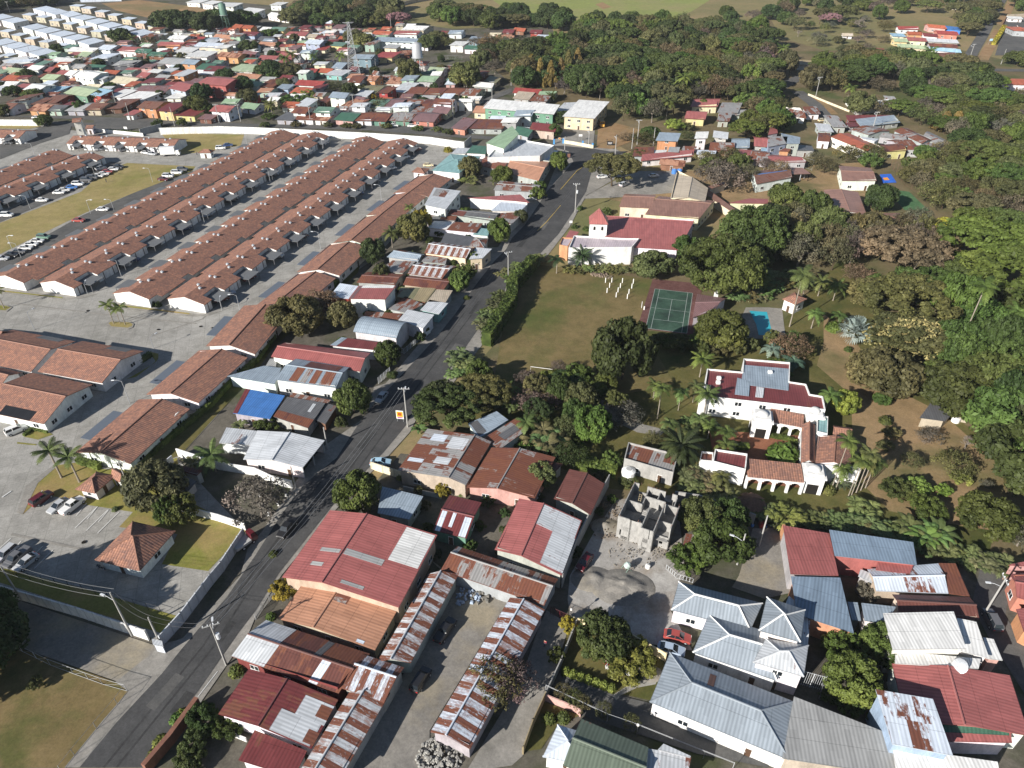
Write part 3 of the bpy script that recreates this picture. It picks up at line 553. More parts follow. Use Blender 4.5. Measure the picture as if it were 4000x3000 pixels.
def row_house(label, near, ang, Ln, side, Wd, rec, vents=4, group=None, solar=False):
    roof, wallm, carp, post, dark, strips, yf = row_meshes(Ln, side, Wd, rec); s = side
    r = thing("terraced_house", label, "house", near, ang, group); ro = put("roof", roof, r, None, 0, None, (.3, .13, .09, 1)); wt = put("wall", wallm, r, None, 0, None, CN['white'])
    put("carport_roof", carp, r, None, 0, None, (.14, .145, .15)); put("patio_door", dark, wt); [put("wall_strip", sm, wt, None, 0, None, (.12, .10, .09)) for sm in strips]
    for x in (rec[0] + .3, rec[1] - .3): put("carport_post", post, r, (x, s * (Wd / 2 - rec[2] + 5.3), 0), 0, None, CN['dgrey'])
    hw = Wd / 2; sl = 1.6 / hw
    if vents:
        for x, y in ((Ln * .42, .9 * s), (Ln * .42 + 1.5, -.7 * s), (Ln - .9, .9 * s), (Ln - .9 + .0, -.8 * s))[:vents]: put("roof_vent", VENT, ro, (x, y, 4.5 - abs(y) * sl + .1), 0, None, CN['lgrey'])
    return r
# ---------------------------------------------------------------- trees and plants
def leafq(mb, p, n, s, r, asp=1.6):
    n = (n + Vector((r.uniform(-1, 1), r.uniform(-1, 1), r.uniform(-.6, 1))) * .75).normalized()
    a = n.cross(Vector((r.uniform(-1, 1), r.uniform(-1, 1), r.uniform(-1, 1)))); a = a.normalized() if a.length > .01 else Vector((1, 0, 0)); b = n.cross(a)
    a *= s * asp / 2; b *= s / 2
    mb.v += [tuple(p - a), tuple(p + b * .9), tuple(p + a), tuple(p - b * .9)]; k = len(mb.v); mb.f.append((k - 4, k - 3, k - 2, k - 1)); mb.uv.append([(0, 0)] * 4); mb.mi.append(0)
def crown(seed, shape, nclump, per, leaf, rc):
    # unit crown: radius 1 in x, y; height 1 (z from 0 to 1); lumpy shell of leaf clumps
    r = random.Random(seed); mb = MB(); cl = []
    for i in range(nclump):
        th = r.uniform(0, 2 * math.pi); 
        if shape == 'umb': rad = math.sqrt(r.random()); z = .62 + .26 * math.sqrt(max(0, 1 - rad * rad)) + r.uniform(-.12, .05) - .25 * (r.random() < .25)
        elif shape == 'cone': z = r.random() ** .8; rad = (1.02 - z) * (.75 + .25 * r.random()); z = .08 + z * .9
        elif shape == 'loose': rad = r.random() ** .55; z = .25 + .65 * r.random() * math.sqrt(max(.05, 1 - rad * rad))
        else:
            cz = r.uniform(-.75, 1); rad = math.sqrt(max(0, 1 - cz * cz)) * (.78 + .2 * r.random()); z = .5 + cz * .43
        if shape == 'round' and r.random() < .15: rad *= .5; z = .5 + .35 * r.random()
        k = rc * r.uniform(.7, 1.25); cl.append((Vector((rad * math.cos(th) * (1 - k * .4), rad * math.sin(th) * (1 - k * .4), z)), k))
    for c, k in cl:
        for j in range(per):
            d = Vector((r.gauss(0, 1), r.gauss(0, 1), r.gauss(.35, 1))).normalized()
            fl = .6 if shape == 'umb' else .8
            p = c + Vector((d.x * k, d.y * k, d.z * k * fl)) * r.uniform(.72, 1.05); leafq(mb, p, d, leaf * r.uniform(.7, 1.3), r)
    # dark inner masses so that the crown is not see-through everywhere
    for c, k in cl[::2]:
        q = c; kk = k * (.2 if leaf < .055 and per < 30 else .55)
        ring = [(q + Vector((math.cos(a) * kk, math.sin(a) * kk, 0))) for a in (0, 1.05, 2.09, 3.14, 4.19, 5.24)]; top = q + Vector((0, 0, kk * .7)); bot = q - Vector((0, 0, kk * .6))
        n = len(mb.v); mb.v += [tuple(x) for x in ring] + [tuple(top), tuple(bot)]
        for i in range(6):
            for e in (6, 7): mb.f.append((n + i, n + (i + 1) % 6, n + e)); mb.uv.append([(0, 0)] * 3); mb.mi.append(0)
    return mb.mesh("crown", ["leaf"])
def trunk(seed, spread=.5, h0=.35, bare=False, tw=0):
    r = random.Random(seed); mb = MB(); 
    def br(p, d, L, rad, lev):
        q = [p]; dd = d.copy(); n = 3
        for i in range(n):
            dd = (dd + Vector((r.uniform(-1, 1), r.uniform(-1, 1), r.uniform(-.3, .5))) * .16).normalized(); q.append(q[-1] + dd * L / n)
        mb.tube(q, [max(.005, rad) * (1 - .5 * i / n) for i in range(n + 1)], 5 if lev < 2 else 3, cap=False)
        if lev < (5 if bare else 2):
            for k in range(3 if lev else 5):
                a = r.uniform(0, 6.28); e = Vector((math.cos(a), math.sin(a), 0)) * (spread * (1.2 if lev == 0 else .9)) + dd * .8
                br(q[-1 if k else 2], e.normalized(), L * r.uniform(.55, .8), rad * .52, lev + 1)
    br(Vector((0, 0, 0)), Vector((0, 0, 1)), h0, .035, 0)
    return mb.mesh("trunk", ["bark"])
CR = {'round': [crown(s, 'round', 66, 150, .072, .23) for s in (1, 2, 3)], 'umb': [crown(s, 'umb', 120, 110, .048, .135) for s in (4, 5, 6)],
      'loose': [crown(s, 'loose', 50, 110, .07, .19) for s in (7, 8)], 'cone': [crown(9, 'cone', 70, 80, .09, .2)],
      'thin': [crown(s, 'loose', 90, 26, .05, .17) for s in (10, 11)], 'big': [crown(s, 'round', 210, 110, .04, .125) for s in (12, 13)]}
TR = [trunk(s) for s in (1, 2, 3)]; BR = [trunk(s, .75, .3, True) for s in (4, 5, 6)]
def fr(o): return o
LEAF = dict(dark=(.058, .088, .026), mid=(.085, .125, .030), bright=(.115, .160, .036), olive=(.125, .132, .050), dry=(.175, .15, .08), grey=(.145, .13, .10), yell=(.33, .30, .04), lime=(.21, .26, .055), orange=(.20, .10, .025), cream=(.42, .38, .16), pink=(.30, .20, .18), silver=(.30, .36, .36), bamboo=(.23, .18, .055))
LEAF = {k: tuple(min(.6, c * 1.35) for c in v) for k, v in LEAF.items()}
WORDS = dict(dark='dark green', mid='mid green', bright='bright green', olive='olive green', dry='dry brown', grey='grey leafless', yell='yellow-flowering', lime='lime green', orange='orange-tinged', cream='cream-leaved variegated', pink='pale pink blossoming', bamboo='straw-coloured')
TREES = []
def tree(x, y, rad, h, kind='round', leaf='mid', label=None, cat="tree", group=None, name=None, z=0):
    r = rnd; sw = dict(round='rounded', umb='wide flat-topped', loose='loose', cone='upright', thin='sparse', bare='bare', big='large billowing')[kind]
    nm = name or ("bush" if h < 2.3 else None) or dict(round={"dark": "evergreen_tree", "olive": "leafy_tree"}.get(leaf, "broadleaf_tree"), umb="spreading_tree", loose="young_tree", cone="upright_tree", thin="sparse_tree", bare="leafless_tree", big="shade_tree")[kind]
    lb = label or ("~%s %s tree" % (WORDS[leaf], sw)).replace('grey leafless bare', 'grey leafless')
    t = thing(nm, lb, cat, (x, y, z), r.uniform(0, 6.28), group); s = h
    if kind == 'bare':
        put("branches", r.choice(BR), t, None, 0, (rad * 1.35, rad * 1.35, h * 1.05), (.24, .205, .17)); 
        if r.random() < .85: put("crown", CR['thin'][0], t, (0, 0, h * .25), 0, (rad * .85, rad * .85, h * .7), tuple(c * r.uniform(.85, 1.15) for c in LEAF['grey']))
    else:
        z0 = {'umb': .22, 'cone': .06, 'loose': .15, 'thin': .2, 'big': .15}.get(kind, .14) * h
        put("crown", r.choice(CR[kind]), t, (0, 0, z0), 0, (rad, rad * r.uniform(.9, 1.1), h - z0), tuple(c * r.uniform(.88, 1.14) for c in LEAF[leaf]))
        put("trunk", r.choice(TR), t, None, 0, (rad * 1.15, rad * 1.15, h * .95), (.10, .075, .05))
    TREES.append(t); return t
# palms
def frond(mb, base, az, L, rise, droop, wid, n=7, r=None, mi=0, fold=.35, tip=.35):
    d = Vector((math.cos(az), math.sin(az), 0)); s = Vector((-d.y, d.x, 0)); P = []
    for i in range(n + 1):
        t = i / n; P.append(base + d * (L * t * (1 - .15 * droop * t)) + Vector((0, 0, L * (rise * t - droop * t * t))))
    for i in range(n):
        w0 = wid * (math.sin(math.pi * min(1, (i + .6) / n)) * (1 - tip) + tip) * (.5 if i == n - 1 else 1)
        for sg in (-1, 1):
            for k in (0, .5):
                a = P[i].lerp(P[i + 1], k); b = P[i].lerp(P[i + 1], k + .5); o = s * sg * w0 + d * w0 * .45 + Vector((0, 0, -w0 * fold)); e = (b - a) * .35
                mb.v += [tuple(a), tuple(b), tuple(b + o), tuple(a + e + o)]; q = len(mb.v); mb.f.append((q - 4, q - 3, q - 2, q - 1)); mb.uv.append([(0, 0)] * 4); mb.mi.append(mi)
def palm_mesh(seed, n, L, wid, droop, up=.6):
    r = random.Random(seed); mb = MB()
    for i in range(n):
        t = i / n; frond(mb, Vector((0, 0, 0)), i * 2.4 + r.uniform(-.2, .2), L * r.uniform(.85, 1.1), up * (1.5 - 1.9 * t) + .1, droop * r.uniform(.8, 1.2), wid, r=r)
    return mb.mesh("crown", ["leaf"])
PALMS = {'coconut': palm_mesh(1, 20, 1, .17, .62), 'royal': palm_mesh(2, 14, 1, .22, .75, .55), 'date': palm_mesh(3, 38, 1, .12, .6, .7), 'windy': palm_mesh(4, 12, 1, .2, .45, .5)}
def _areca(seed, stems=9, fr_=7):
    r = random.Random(seed); mb = MB(); tb = MB()
    for i in range(stems):
        a = i * 2.4; rr = .1 + .28 * math.sqrt(i / stems); lean = r.uniform(.1, .45); hh = r.uniform(.25, .62); top = Vector((math.cos(a) * (rr + lean), math.sin(a) * (rr + lean), hh))
        tb.tube([(math.cos(a) * rr * .4, math.sin(a) * rr * .4, 0), top], [.03, .018], 4, cap=False)
        for k in range(fr_): frond(mb, top, a + k * 2.4, r.uniform(.42, .6), r.uniform(.5, 1.15), r.uniform(.7, 1.0), .13, 6)
    return mb.mesh("fronds", ["leaf"]), tb.mesh("stems", ["bark"])
ARECA = [_areca(s) for s in (1, 2, 3)]
def _banana(seed, n=9):
    r = random.Random(seed); mb = MB()
    for i in range(n):
        az = i * 2.4; d = Vector((math.cos(az), math.sin(az), 0)); s = Vector((-d.y, d.x, 0)); L = r.uniform(.7, 1); b = Vector((0, 0, .35)); prev = None
        for k in range(6):
            t = k / 5; c = b + d * L * .75 * t + Vector((0, 0, L * (.95 * t - .75 * t * t))); wd = .13 * math.sin(math.pi * (.12 + .83 * t)); row = (c - s * wd - Vector((0, 0, .03)), c, c + s * wd - Vector((0, 0, .03)))
            if prev:
                for j in (0, 1): mb.face([prev[j], prev[j + 1], row[j + 1], row[j]])
            prev = row
    tb = MB(); tb.tube([(0, 0, 0), (0, 0, .4)], [.06, .04], 6)
    return mb.mesh("leaves", ["leaf"]), tb.mesh("stem", ["bark"])
BAN = [_banana(1), _banana(2)]
def _fan(seed):
    r = random.Random(seed); mb = MB()
    for i in range(34):
        t = i / 34; el = 1.35 - 1.75 * t; az = i * 2.4; d = Vector((math.cos(az) * math.cos(el), math.sin(az) * math.cos(el), math.sin(el))); c = d * .55; s = d.cross(Vector((0, 0, 1))).normalized(); u = s.cross(d)
        mb.tube([Vector((0, 0, 0)), c], .012, 3, cap=False)
        for k in range(14):
            a = (k - 6.5) / 6.5 * 2.0; e = d * math.cos(a) + s * math.sin(a); e2 = d * math.cos(a + .16) + s * math.sin(a + .16); rr = .46 * (1 - .1 * abs(a)); m_ = (e + e2) * .5
            mb.v += [tuple(c), tuple(c + e * rr * .7 + u * .02), tuple(c + m_ * rr - Vector((0, 0, .1))), tuple(c + e2 * rr * .7 - u * .02)]; q = len(mb.v); mb.f.append((q - 4, q - 3, q - 2, q - 1)); mb.uv.append([(0, 0)] * 4); mb.mi.append(0)
    return mb.mesh("crown", ["leaf"])
FAN = _fan(1)
def _ptrunk():
    mb = MB(); n = 8; mb.tube([(0, 0, i / n) for i in range(n + 1)], [.9 if i == 0 else .62 + .12 * (i % 2) - .12 * i / n for i in range(n + 1)], 8, cap=False); return mb.mesh("trunk", ["bark"])
PT = _ptrunk()
def palm(x, y, h, L, kind='coconut', leaf=(.15, .20, .055), label="~tall slender palm", cat="palm", group=None, lean=(0, 0), tr=.2, nm="palm_tree"):
    t = thing(nm, label, cat, (x, y, 0), rnd.uniform(0, 6.28), group)
    if lean != (0, 0): t.rotation_euler = (lean[0], lean[1], t.rotation_euler[2])
    put("trunk", PT, t, None, 0, (tr, tr, h), (.30, .26, .21)); put("crown", FAN if kind == 'fan' else PALMS[kind], t, (0, 0, h), 0, L, tuple(c * rnd.uniform(.85, 1.15) for c in leaf)); TREES.append(t); return t
def areca(x, y, s, label="~arching areca palm clump", leaf=(.20, .235, .085), group=None):
    f_, st = ARECA[rnd.randrange(3)]; t = thing("palm_clump", label, "palm clump", (x, y, 0), rnd.uniform(0, 6.28), group)
    put("fronds", f_, t, None, 0, (s, s, s * 1.0), tuple(c * rnd.uniform(.8, 1.25) for c in leaf)); put("stems", st, t, None, 0, s, (.26, .27, .15)); TREES.append(t); return t
def banana(x, y, s, label="~banana plant", group=None):
    f_, st = BAN[rnd.randrange(2)]; t = thing("banana_plant", label, "banana plant", (x, y, 0), rnd.uniform(0, 6.28), group)
    put("leaves", f_, t, None, 0, s, tuple(c * rnd.uniform(.8, 1.2) for c in (.20, .27, .08))); put("stem", st, t, None, 0, s, (.2, .2, .08)); TREES.append(t); return t
def _shrub(seed):
    r = random.Random(seed); mb = MB()
    for i in range(520):
        d = Vector((r.gauss(0, 1), r.gauss(0, 1), abs(r.gauss(0, 1)))).normalized(); leafq(mb, Vector((d.x * .9, d.y * .9, d.z * .95)) * r.uniform(.65, 1.08), d, .2 * r.uniform(.7, 1.3), r)
    return mb.mesh("foliage", ["leaf"])
SHR = [_shrub(1), _shrub(2)]
def shrub(x, y, s, leaf='mid', label=None, h=None, nm="shrub", group=None):
    lb = label or "~%s shrub" % WORDS[leaf].replace(' leafless', '')
    t = put(nm, SHR[rnd.randrange(2)], None, (x, y, 0), rnd.uniform(0, 6.28), (s, s, h or s), tuple(c * rnd.uniform(.85, 1.2) for c in LEAF[leaf])); tag(t, lb, "shrub", group); TREES.append(t); return t
def hedge(label, tb, w_, h_, leaf='mid', dens=9, nm="hedge", cat="hedge", ls=.32):
    pl = pts(tb) if isinstance(tb, str) else tb; mb = MB(); r = random.Random(len(label) * 7 + len(pl))
    for a, b in zip(pl, pl[1:]):
        L = (b - a).length; d = (b - a).normalized(); n = Vector((-d.y, d.x, 0))
        for i in range(int(L * dens * (w_ + 2 * h_))):
            t = r.random() * L; q = r.random() * (w_ + 2 * h_)
            if q < w_: o, z, nn = q - w_ / 2, h_, Vector((0, 0, 1))
            elif q < w_ + h_: o, z, nn = -w_ / 2, q - w_, -n
            else: o, z, nn = w_ / 2, q - w_ - h_, n
            p = a + d * t + n * (o + r.uniform(-.1, .1)); z *= 1 + .12 * noise.noise(Vector((p.x * .6, p.y * .6, 0))); leafq(mb, Vector((p.x, p.y, z)), nn, ls * r.uniform(.7, 1.3), r)
        k = len(mb.v); q4 = [a + n * w_ * .42, a - n * w_ * .42, b - n * w_ * .42, b + n * w_ * .42]; mb.prism([(p.x, p.y) for p in q4], 0, h_ * .9)
    return solo(nm, label, cat, mb, ["leaf"], LEAF[leaf])
# ---------------------------------------------------------------- walls and fences
def wallrun(label, tb, h, wc='white', th=.2, nm="boundary_wall", cat="wall", post=0, mat="plaster", mesh_top=0):
    pl = pts(tb) if isinstance(tb, str) else tb; c = pl[0].copy(); root = thing(nm, label, cat, c); mb = MB(); pb = MB(); step = 0
    for a, b in zip(pl, pl[1:]):
        d = (b - a); L = d.length; rz = math.atan2(d.y, d.x); m_ = (a + b) / 2 - c; mb.box((m_.x, m_.y, h / 2), (L / 2 + th / 2 - .003, th / 2, h / 2 + .0001 * step), rz); step += 1
        if post:
            n = max(1, int(L / post))
            for i in range(n + 1):
                p = a.lerp(b, i / n) - c; pb.box((p.x, p.y, h / 2 + .04), (.09, th / 2 + .05, h / 2 + .04), rz)
    put("panel", mb.mesh("panel", [mat]), root, None, 0, None, CN[wc])
    if post: put("posts", pb.mesh("posts", ["plain"]), root, None, 0, None, tuple(x * .72 for x in CN[wc]))
    return root
def fence(label, tb, h, col='silver', step=2.5, nm="wire_fence", cat="fence", rails=(0.1, .97), r=.04, bars=0, brace=False):
    pl = pts(tb) if isinstance(tb, str) else tb; c = pl[0].copy(); root = thing(nm, label, cat, c); pb = MB(); rb = MB()
    for a, b in zip(pl, pl[1:]):
        L = (b - a).length; n = max(1, int(L / step))
        for i in range(n + 1):
            p = a.lerp(b, i / n) - c; pb.tube([(p.x, p.y, 0), (p.x, p.y, h)], r, 5)
        for z in rails: rb.tube([a - c + Vector((0, 0, h * z)), b - c + Vector((0, 0, h * z))], r * .7, 4)
        if bars:
            for i in range(int(L / bars)):
                p = a.lerp(b, (i + .5) * bars / L) - c; rb.box((p.x, p.y, h / 2), (.02, .02, h / 2 - .03))
        if brace:
            for i in range(n): p, q = a.lerp(b, i / n) - c, a.lerp(b, (i + 1) / n) - c; rb.tube([p + Vector((0, 0, .05)), q + Vector((0, 0, h))], r * .4, 3)
    put("posts", pb.mesh("posts", ["plain"]), root, None, 0, None, CN[col]); put("rails", rb.mesh("rails", ["plain"]), root, None, 0, None, tuple(x * .8 for x in CN[col])); return root
# ---------------------------------------------------------------- poles, lamps, wires
def lamp_post(p, h=7, az=0, label="~grey street lamp", nm="street_lamp", arm=1.6):
    t = thing(nm, label, "street lamp", p, az); mb = MB(); mb.tube([(0, 0, 0), (0, 0, h)], [.09, .06], 6); put("pole", mb.mesh("pole", ["steel"]), t, None, 0, None, CN['silver'])
    mb = MB(); mb.tube([(0, 0, h - .1), (arm * .5, 0, h + .25), (arm, 0, h + .3)], .05, 5); put("arm", mb.mesh("arm", ["steel"]), t, None, 0, None, CN['silver'])
    mb = MB(); mb.box((arm + .3, 0, h + .28), (.42, .17, .08), taper=.7); put("lamp_head", mb.mesh("lamp_head", ["plain"]), t, None, 0, None, CN['lgrey']); return t
POLES = []
def utility_pole(p, h, az, label, trafo=False, cross=True, lamp=True, lean=0):
    t = thing("utility_pole", label, "utility pole", p, az); mb = MB(); mb.tube([(0, 0, 0), (0, 0, h)], [.19, .12], 8); put("pole", mb.mesh("pole", ["plain"]), t, None, 0, None, CN['concrete'])
    if cross:
        mb = MB(); mb.box((0, 0, h - .3), (1.25, .06, .07)); c = put("crossarm", mb.mesh("crossarm", ["plain"]), t, None, 0, None, CN['grey'])
        for x in (-1.1, -.4, .4, 1.1): ib = MB(); ib.tube([(x, 0, h - .23), (x, 0, h - .02), (x, 0, h + .1)], [.05, .1, .05], 6); put("insulator", ib.mesh("insulator", ["plain"]), c, None, 0, None, CN['lgrey'])
    if trafo: mb = MB(); mb.tube([(.4, 0, h - 3.6), (.4, 0, h - 2.5)], .32, 10); put("transformer", mb.mesh("transformer", ["plain"]), t, None, 0, None, CN['lgrey'])
    if lamp: mb = MB(); mb.tube([(0, 0, h - 2), (0, 1.2, h - 1.5), (0, 1.9, h - 1.45)], .04, 5); mb.box((0, 2.1, h - 1.45), (.15, .4, .08)); put("lamp_head", mb.mesh("lamp_head", ["plain"]), t, None, 0, None, CN['lgrey'])
    POLES.append((Vector(p), h, az)); return t
def cable(label, A, B, n=3, sag=.8, gap=.5, r=.014, col='black', group="overhead cables"):
    d = (B - A); s = Vector((-d.y, d.x, 0)).normalized()
    root = thing("overhead_cable", label, "cable", (A.x, A.y, 0), 0, group)
    for k in range(n):
        mb = MB(); o = s * (k - (n - 1) / 2) * gap; P = []
        for i in range(9): t_ = i / 8; q = A.lerp(B, t_) + o; q.z -= sag * 4 * t_ * (1 - t_); P.append((q.x - A.x, q.y - A.y, q.z))
        mb.tube(P, r, 3, cap=False); put("wire", mb.mesh("wire", ["plain"]), root, None, 0, None, CN[col])
# ---------------------------------------------------------------- vehicles
def _car(kind):
    L, Wd, H, hood, ws, rf0, rf1, rear = dict(sedan=(4.4, 1.76, 1.42, .95, 1.15, 1.95, 3.25, 3.95), suv=(4.4, 1.84, 1.7, 1.1, 1.05, 1.7, 4.0, 4.3), hatch=(3.9, 1.7, 1.5, 1.0, .85, 1.5, 3.3, 3.8), pickup=(5.1, 1.85, 1.75, 1.12, 1.25, 1.85, 3.2, 3.4))[kind]
    belt = hood + (.02 if kind != 'sedan' else 0); hw = Wd / 2; st = [(0, .45, .72, hw * .82), (.12, .3, hood * .82, hw * .94), (ws, .25, hood, hw), (rf0 + .5, .22, belt, hw), (rf1, .22, belt, hw), (L - .15, .28, belt if kind != 'sedan' else belt - .05, hw * .95), (L, .45, belt * .8, hw * .85)]
    mb = MB(); prev = None
    for x, z0, z1, y in st:
        x = L / 2 - x; ring = [Vector((x, -y * .95, z0)), Vector((x, -y, (z0 + z1) / 2)), Vector((x, -y * .93, z1)), Vector((x, y * .93, z1)), Vector((x, y, (z0 + z1) / 2)), Vector((x, y * .95, z0))]
        if prev:
            for i in range(6): mb.face([prev[i], prev[(i + 1) % 6], ring[(i + 1) % 6], ring[i]])
        else: mb.face(ring)
        prev = ring
    mb.face(prev[::-1])
    yb, yt = hw * .88, hw * .70; r1, r2 = L / 2 - rf0, L / 2 - rf1                    # roof panel
    mb.face([(r1, -yt, H), (r1, yt, H), (r2, yt, H), (r2, -yt, H)])
    for s in (-1, 1):                                                                # pillars
        for xa, xb in ((L / 2 - ws, r1), (L / 2 - (rf0 + rf1) / 2, L / 2 - (rf0 + rf1) / 2 + .01), (L / 2 - rear, r2)): mb.tube([(xa, s * yb, belt), (xb, s * yt, H)], .045, 4)
    if kind == 'pickup': mb.box((-L / 2 + .9, 0, belt + .03), (.8, hw * .85, .02)) 
    body = mb.mesh("body", ["car_paint"])
    g_ = MB(); a, b_, c, d = L / 2 - ws, r1, r2, L / 2 - rear; e = .02
    g_.face([(a, -yb, belt), (a, yb, belt), (b_, yt, H - e), (b_, -yt, H - e)]); g_.face([(d, yb, belt), (d, -yb, belt), (c, -yt, H - e), (c, yt, H - e)])
    for s in (-1, 1): g_.face([(a, s * yb, belt), (b_, s * yt, H - e), (c, s * yt, H - e), (d, s * yb, belt)])
    glass = g_.mesh("windows", ["glass"])
    wb = MB(); wb.tube([(0, -.11, 0), (0, .11, 0)], .33, 12); wb.tube([(0, -.12, 0), (0, .12, 0)], .19, 8, mi=1); wheel = wb.mesh("wheel", ["rubber", "chrome"])
    hb = MB(); hb.box((0, 0, 0), (.05, .2, .09)); head = hb.mesh("headlight", ["lamp_glass"]); tb = MB(); tb.box((0, 0, 0), (.05, .15, .11)); tail = tb.mesh("tail_light", ["tail_red"])
    return dict(body=body, glass=glass, wheel=wheel, head=head, tail=tail, L=L, hw=hw, belt=belt)
CARS = {k: _car(k) for k in ('sedan', 'suv', 'hatch', 'pickup')}; NCAR = [0]
CW = {'white': 'white', 'silver': 'silver', 'black': 'black', 'dgrey': 'dark grey', 'red': 'red', 'maroon': 'maroon', 'blue': 'blue', 'lblue': 'pale blue', 'green': 'green', 'beige': 'beige', 'navy': 'dark blue', 'bluew': 'grey-blue'}
def car(p, az, kind='sedan', col='white', label=None, group="parked cars", lift=.2):
    c = CARS[kind]; nm = {'sedan': 'sedan_car', 'suv': 'suv_car', 'hatch': 'hatchback_car', 'pickup': 'pickup_truck'}[kind]
    t = thing(nm, label or "~%s %s" % (CW[col], {'sedan': 'saloon car', 'suv': 'sport utility car', 'hatch': 'small hatchback car', 'pickup': 'pickup truck'}[kind]), "car" if kind != 'pickup' else "truck", (p.x, p.y, lift), az, group)
    put("body", c['body'], t, None, 0, None, CN[col]); put("windows", c['glass'], t)
    for x in (c['L'] / 2 - .85, -c['L'] / 2 + .85):
        for y in (-1, 1): put("wheel", c['wheel'], t, (x, y * (c['hw'] - .1), .33))
    for y in (-1, 1): put("headlight", c['head'], t, (c['L'] / 2 - .06, y * c['hw'] * .62, .66)); put("tail_light", c['tail'], t, (-c['L'] / 2 + .03, y * c['hw'] * .66, .72))
    return t
def car2(tb, kind, col, label=None, flip=False, **k):         # two picture points: rear and front on the ground
    a, b = pts(tb); d = (b - a); return car((a + b) / 2, math.atan2(d.y, d.x) + (math.pi if flip else 0), kind, col, label, **k)
# ---------------------------------------------------------------- people
def person(p, az, label, shirt=(.3, .03, .03), legs=(.03, .04, .08), z=.2, stride=.2):
    t = thing("person", label, "person", (p.x, p.y, z), az)
    def skin(name, P, E, Rr, mat, par, col=None):
        me = bpy.data.meshes.new(name); me.from_pydata(P, E, []); me.materials.append(MATS[mat]); o = put(name, me, par, None, 0, None, col)
        m_ = o.modifiers.new("Skin", 'SKIN'); me.skin_vertices or bpy.ops
        if not me.skin_vertices:
            bm = bmesh.new(); bm.from_mesh(me); bm.verts.layers.skin.verify(); bm.to_mesh(me); bm.free()
        for v, r_ in zip(me.skin_vertices[0].data, Rr): v.radius = (r_, r_)
        me.skin_vertices[0].data[0].use_root = True; s_ = o.modifiers.new("Sub", 'SUBSURF'); s_.levels = 1; s_.render_levels = 1; return o
    s = stride; P = [(0, 0, .95), (0, 0, 1.2), (0, 0, 1.42), (0, 0, 1.53), (0, 0, 1.66), (0, -.1, .9), (s * .6, -.1, .5), (s * .9, -.1, .06), (s * .9 + .14, -.1, .03), (0, .1, .9), (-s * .3, .1, .5), (-s * 1.2, .1, .08), (-s * 1.2 + .14, .1, .03),
                     (0, -.19, 1.4), (-s * .5, -.24, 1.12), (s * .1, -.25, .88), (s * .15, -.25, .8), (0, .19, 1.4), (s * .4, .24, 1.12), (s * .8, .24, .9), (s * .85, .24, .82)]
    E_ = [(0, 1), (1, 2), (2, 3), (3, 4), (0, 5), (5, 6), (6, 7), (7, 8), (0, 9), (9, 10), (10, 11), (11, 12), (2, 13), (13, 14), (14, 15), (15, 16), (2, 17), (17, 18), (18, 19), (19, 20)]
    Rr = [.13, .13, .13, .055, .105, .09, .065, .045, .04, .09, .065, .045, .04, .055, .042, .033, .03, .055, .042, .033, .03]
    skin("body", P, E_, Rr, "skin", t); k = 1.14
    skin("shirt", [P[0], P[1], P[2], P[13], P[14], P[17], P[18]], [(0, 1), (1, 2), (2, 3), (3, 4), (2, 5), (5, 6)], [.155, .15, .145, .075, .06, .075, .06], "plain", t, shirt)
    skin("trousers", [P[0], P[5], P[6], P[7], P[9], P[10], P[11]], [(0, 1), (1, 2), (2, 3), (0, 4), (4, 5), (5, 6)], [.15, .11, .085, .065, .11, .085, .065], "plain", t, legs)
    hb = MB(); hb.tube([(0, 0, 1.64), (-.01, 0, 1.72), (-.01, 0, 1.79)], [.118, .11, .05], 8); put("hair", hb.mesh("hair", ["rubber"], True), t); return t
# ---------------------------------------------------------------- the gated estate
ORD = ["nearest", "second", "third", "fourth", "fifth", "sixth", "seventh", "eighth", "ninth", "tenth", "farthest"]
LNM = 13.85
for rn, tb, side, z in (("long row bordering the lawn", "01 40 718", 1, 4.5), ("second long row from the left", "01 470 765", -1, 4.5), ("third long row from the left", "01 1115 858", 1, 4.5), ("fourth long row, beside the palm island", "01 1590 905", -1, 4.5)):
    p0 = pts(tb, z)[0]; p0.z = 0
    for i in range(11):
        row_house("tiled terraced house, %s along the %s" % (ORD[i] if i in (0, 10) else ORD[i] + " nearest", rn), p0 + U * (LNM * i) + V_ * (.12 * (i % 2)), R(73.2), LNM, side, 12.6, (3.4, 9.2, 3.0), group="clay-tiled terraced houses")
for rn, tb, side, n in (("the far-left parking row", "00 790 1312", -1, 9), ("the leftmost roadside row", "00 490 1288", 1, 9)):
    p0 = pts(tb, 4.5)[0]; p0.z = 0
    for i in range(n): row_house("tiled terraced house, %s from the far end of %s" % (NO(i + 1), rn), p0 - U * (LNM * (i + 1)), R(73.2), LNM, side, 12.6, (3.4, 9.2, 3.0), group="clay-tiled terraced houses")
p0, p1 = pts("00 632 1172, 00 1545 1206", 4.5); p0.z = p1.z = 0; dT = (p1 - p0).normalized(); LT = (p1 - p0).length / 5; aT = math.atan2(dT.y, dT.x)
for i in range(5): row_house("tiled terraced house, %s from the left in the cross row by the white wall" % ORD[i].replace("nearest", "first"), p0 + dT * LT * i, aT, LT, -1, 12.0, (LT * .28, LT * .7, 3.0), vents=2, group="clay-tiled terraced houses")
p0 = pts("00 225 1130", 4.5)[0]; p0.z = 0
for i in range(3): row_house("terraced house with clay tiles, %s left of the white gatehouse tower" % ORD[i], p0 - dT * LT * (i + 1), aT, LT, -1, 12.0, (LT * .28, LT * .7, 3.0), vents=2, group="clay-tiled terraced houses")
mb = MB(); mb.box((0, 0, 0), (3.1, 2.6, .05)); AWN = mb.mesh("awning", ["plain"])
TILE = dict(mat="clay_tile", rc='clay', wc='white')
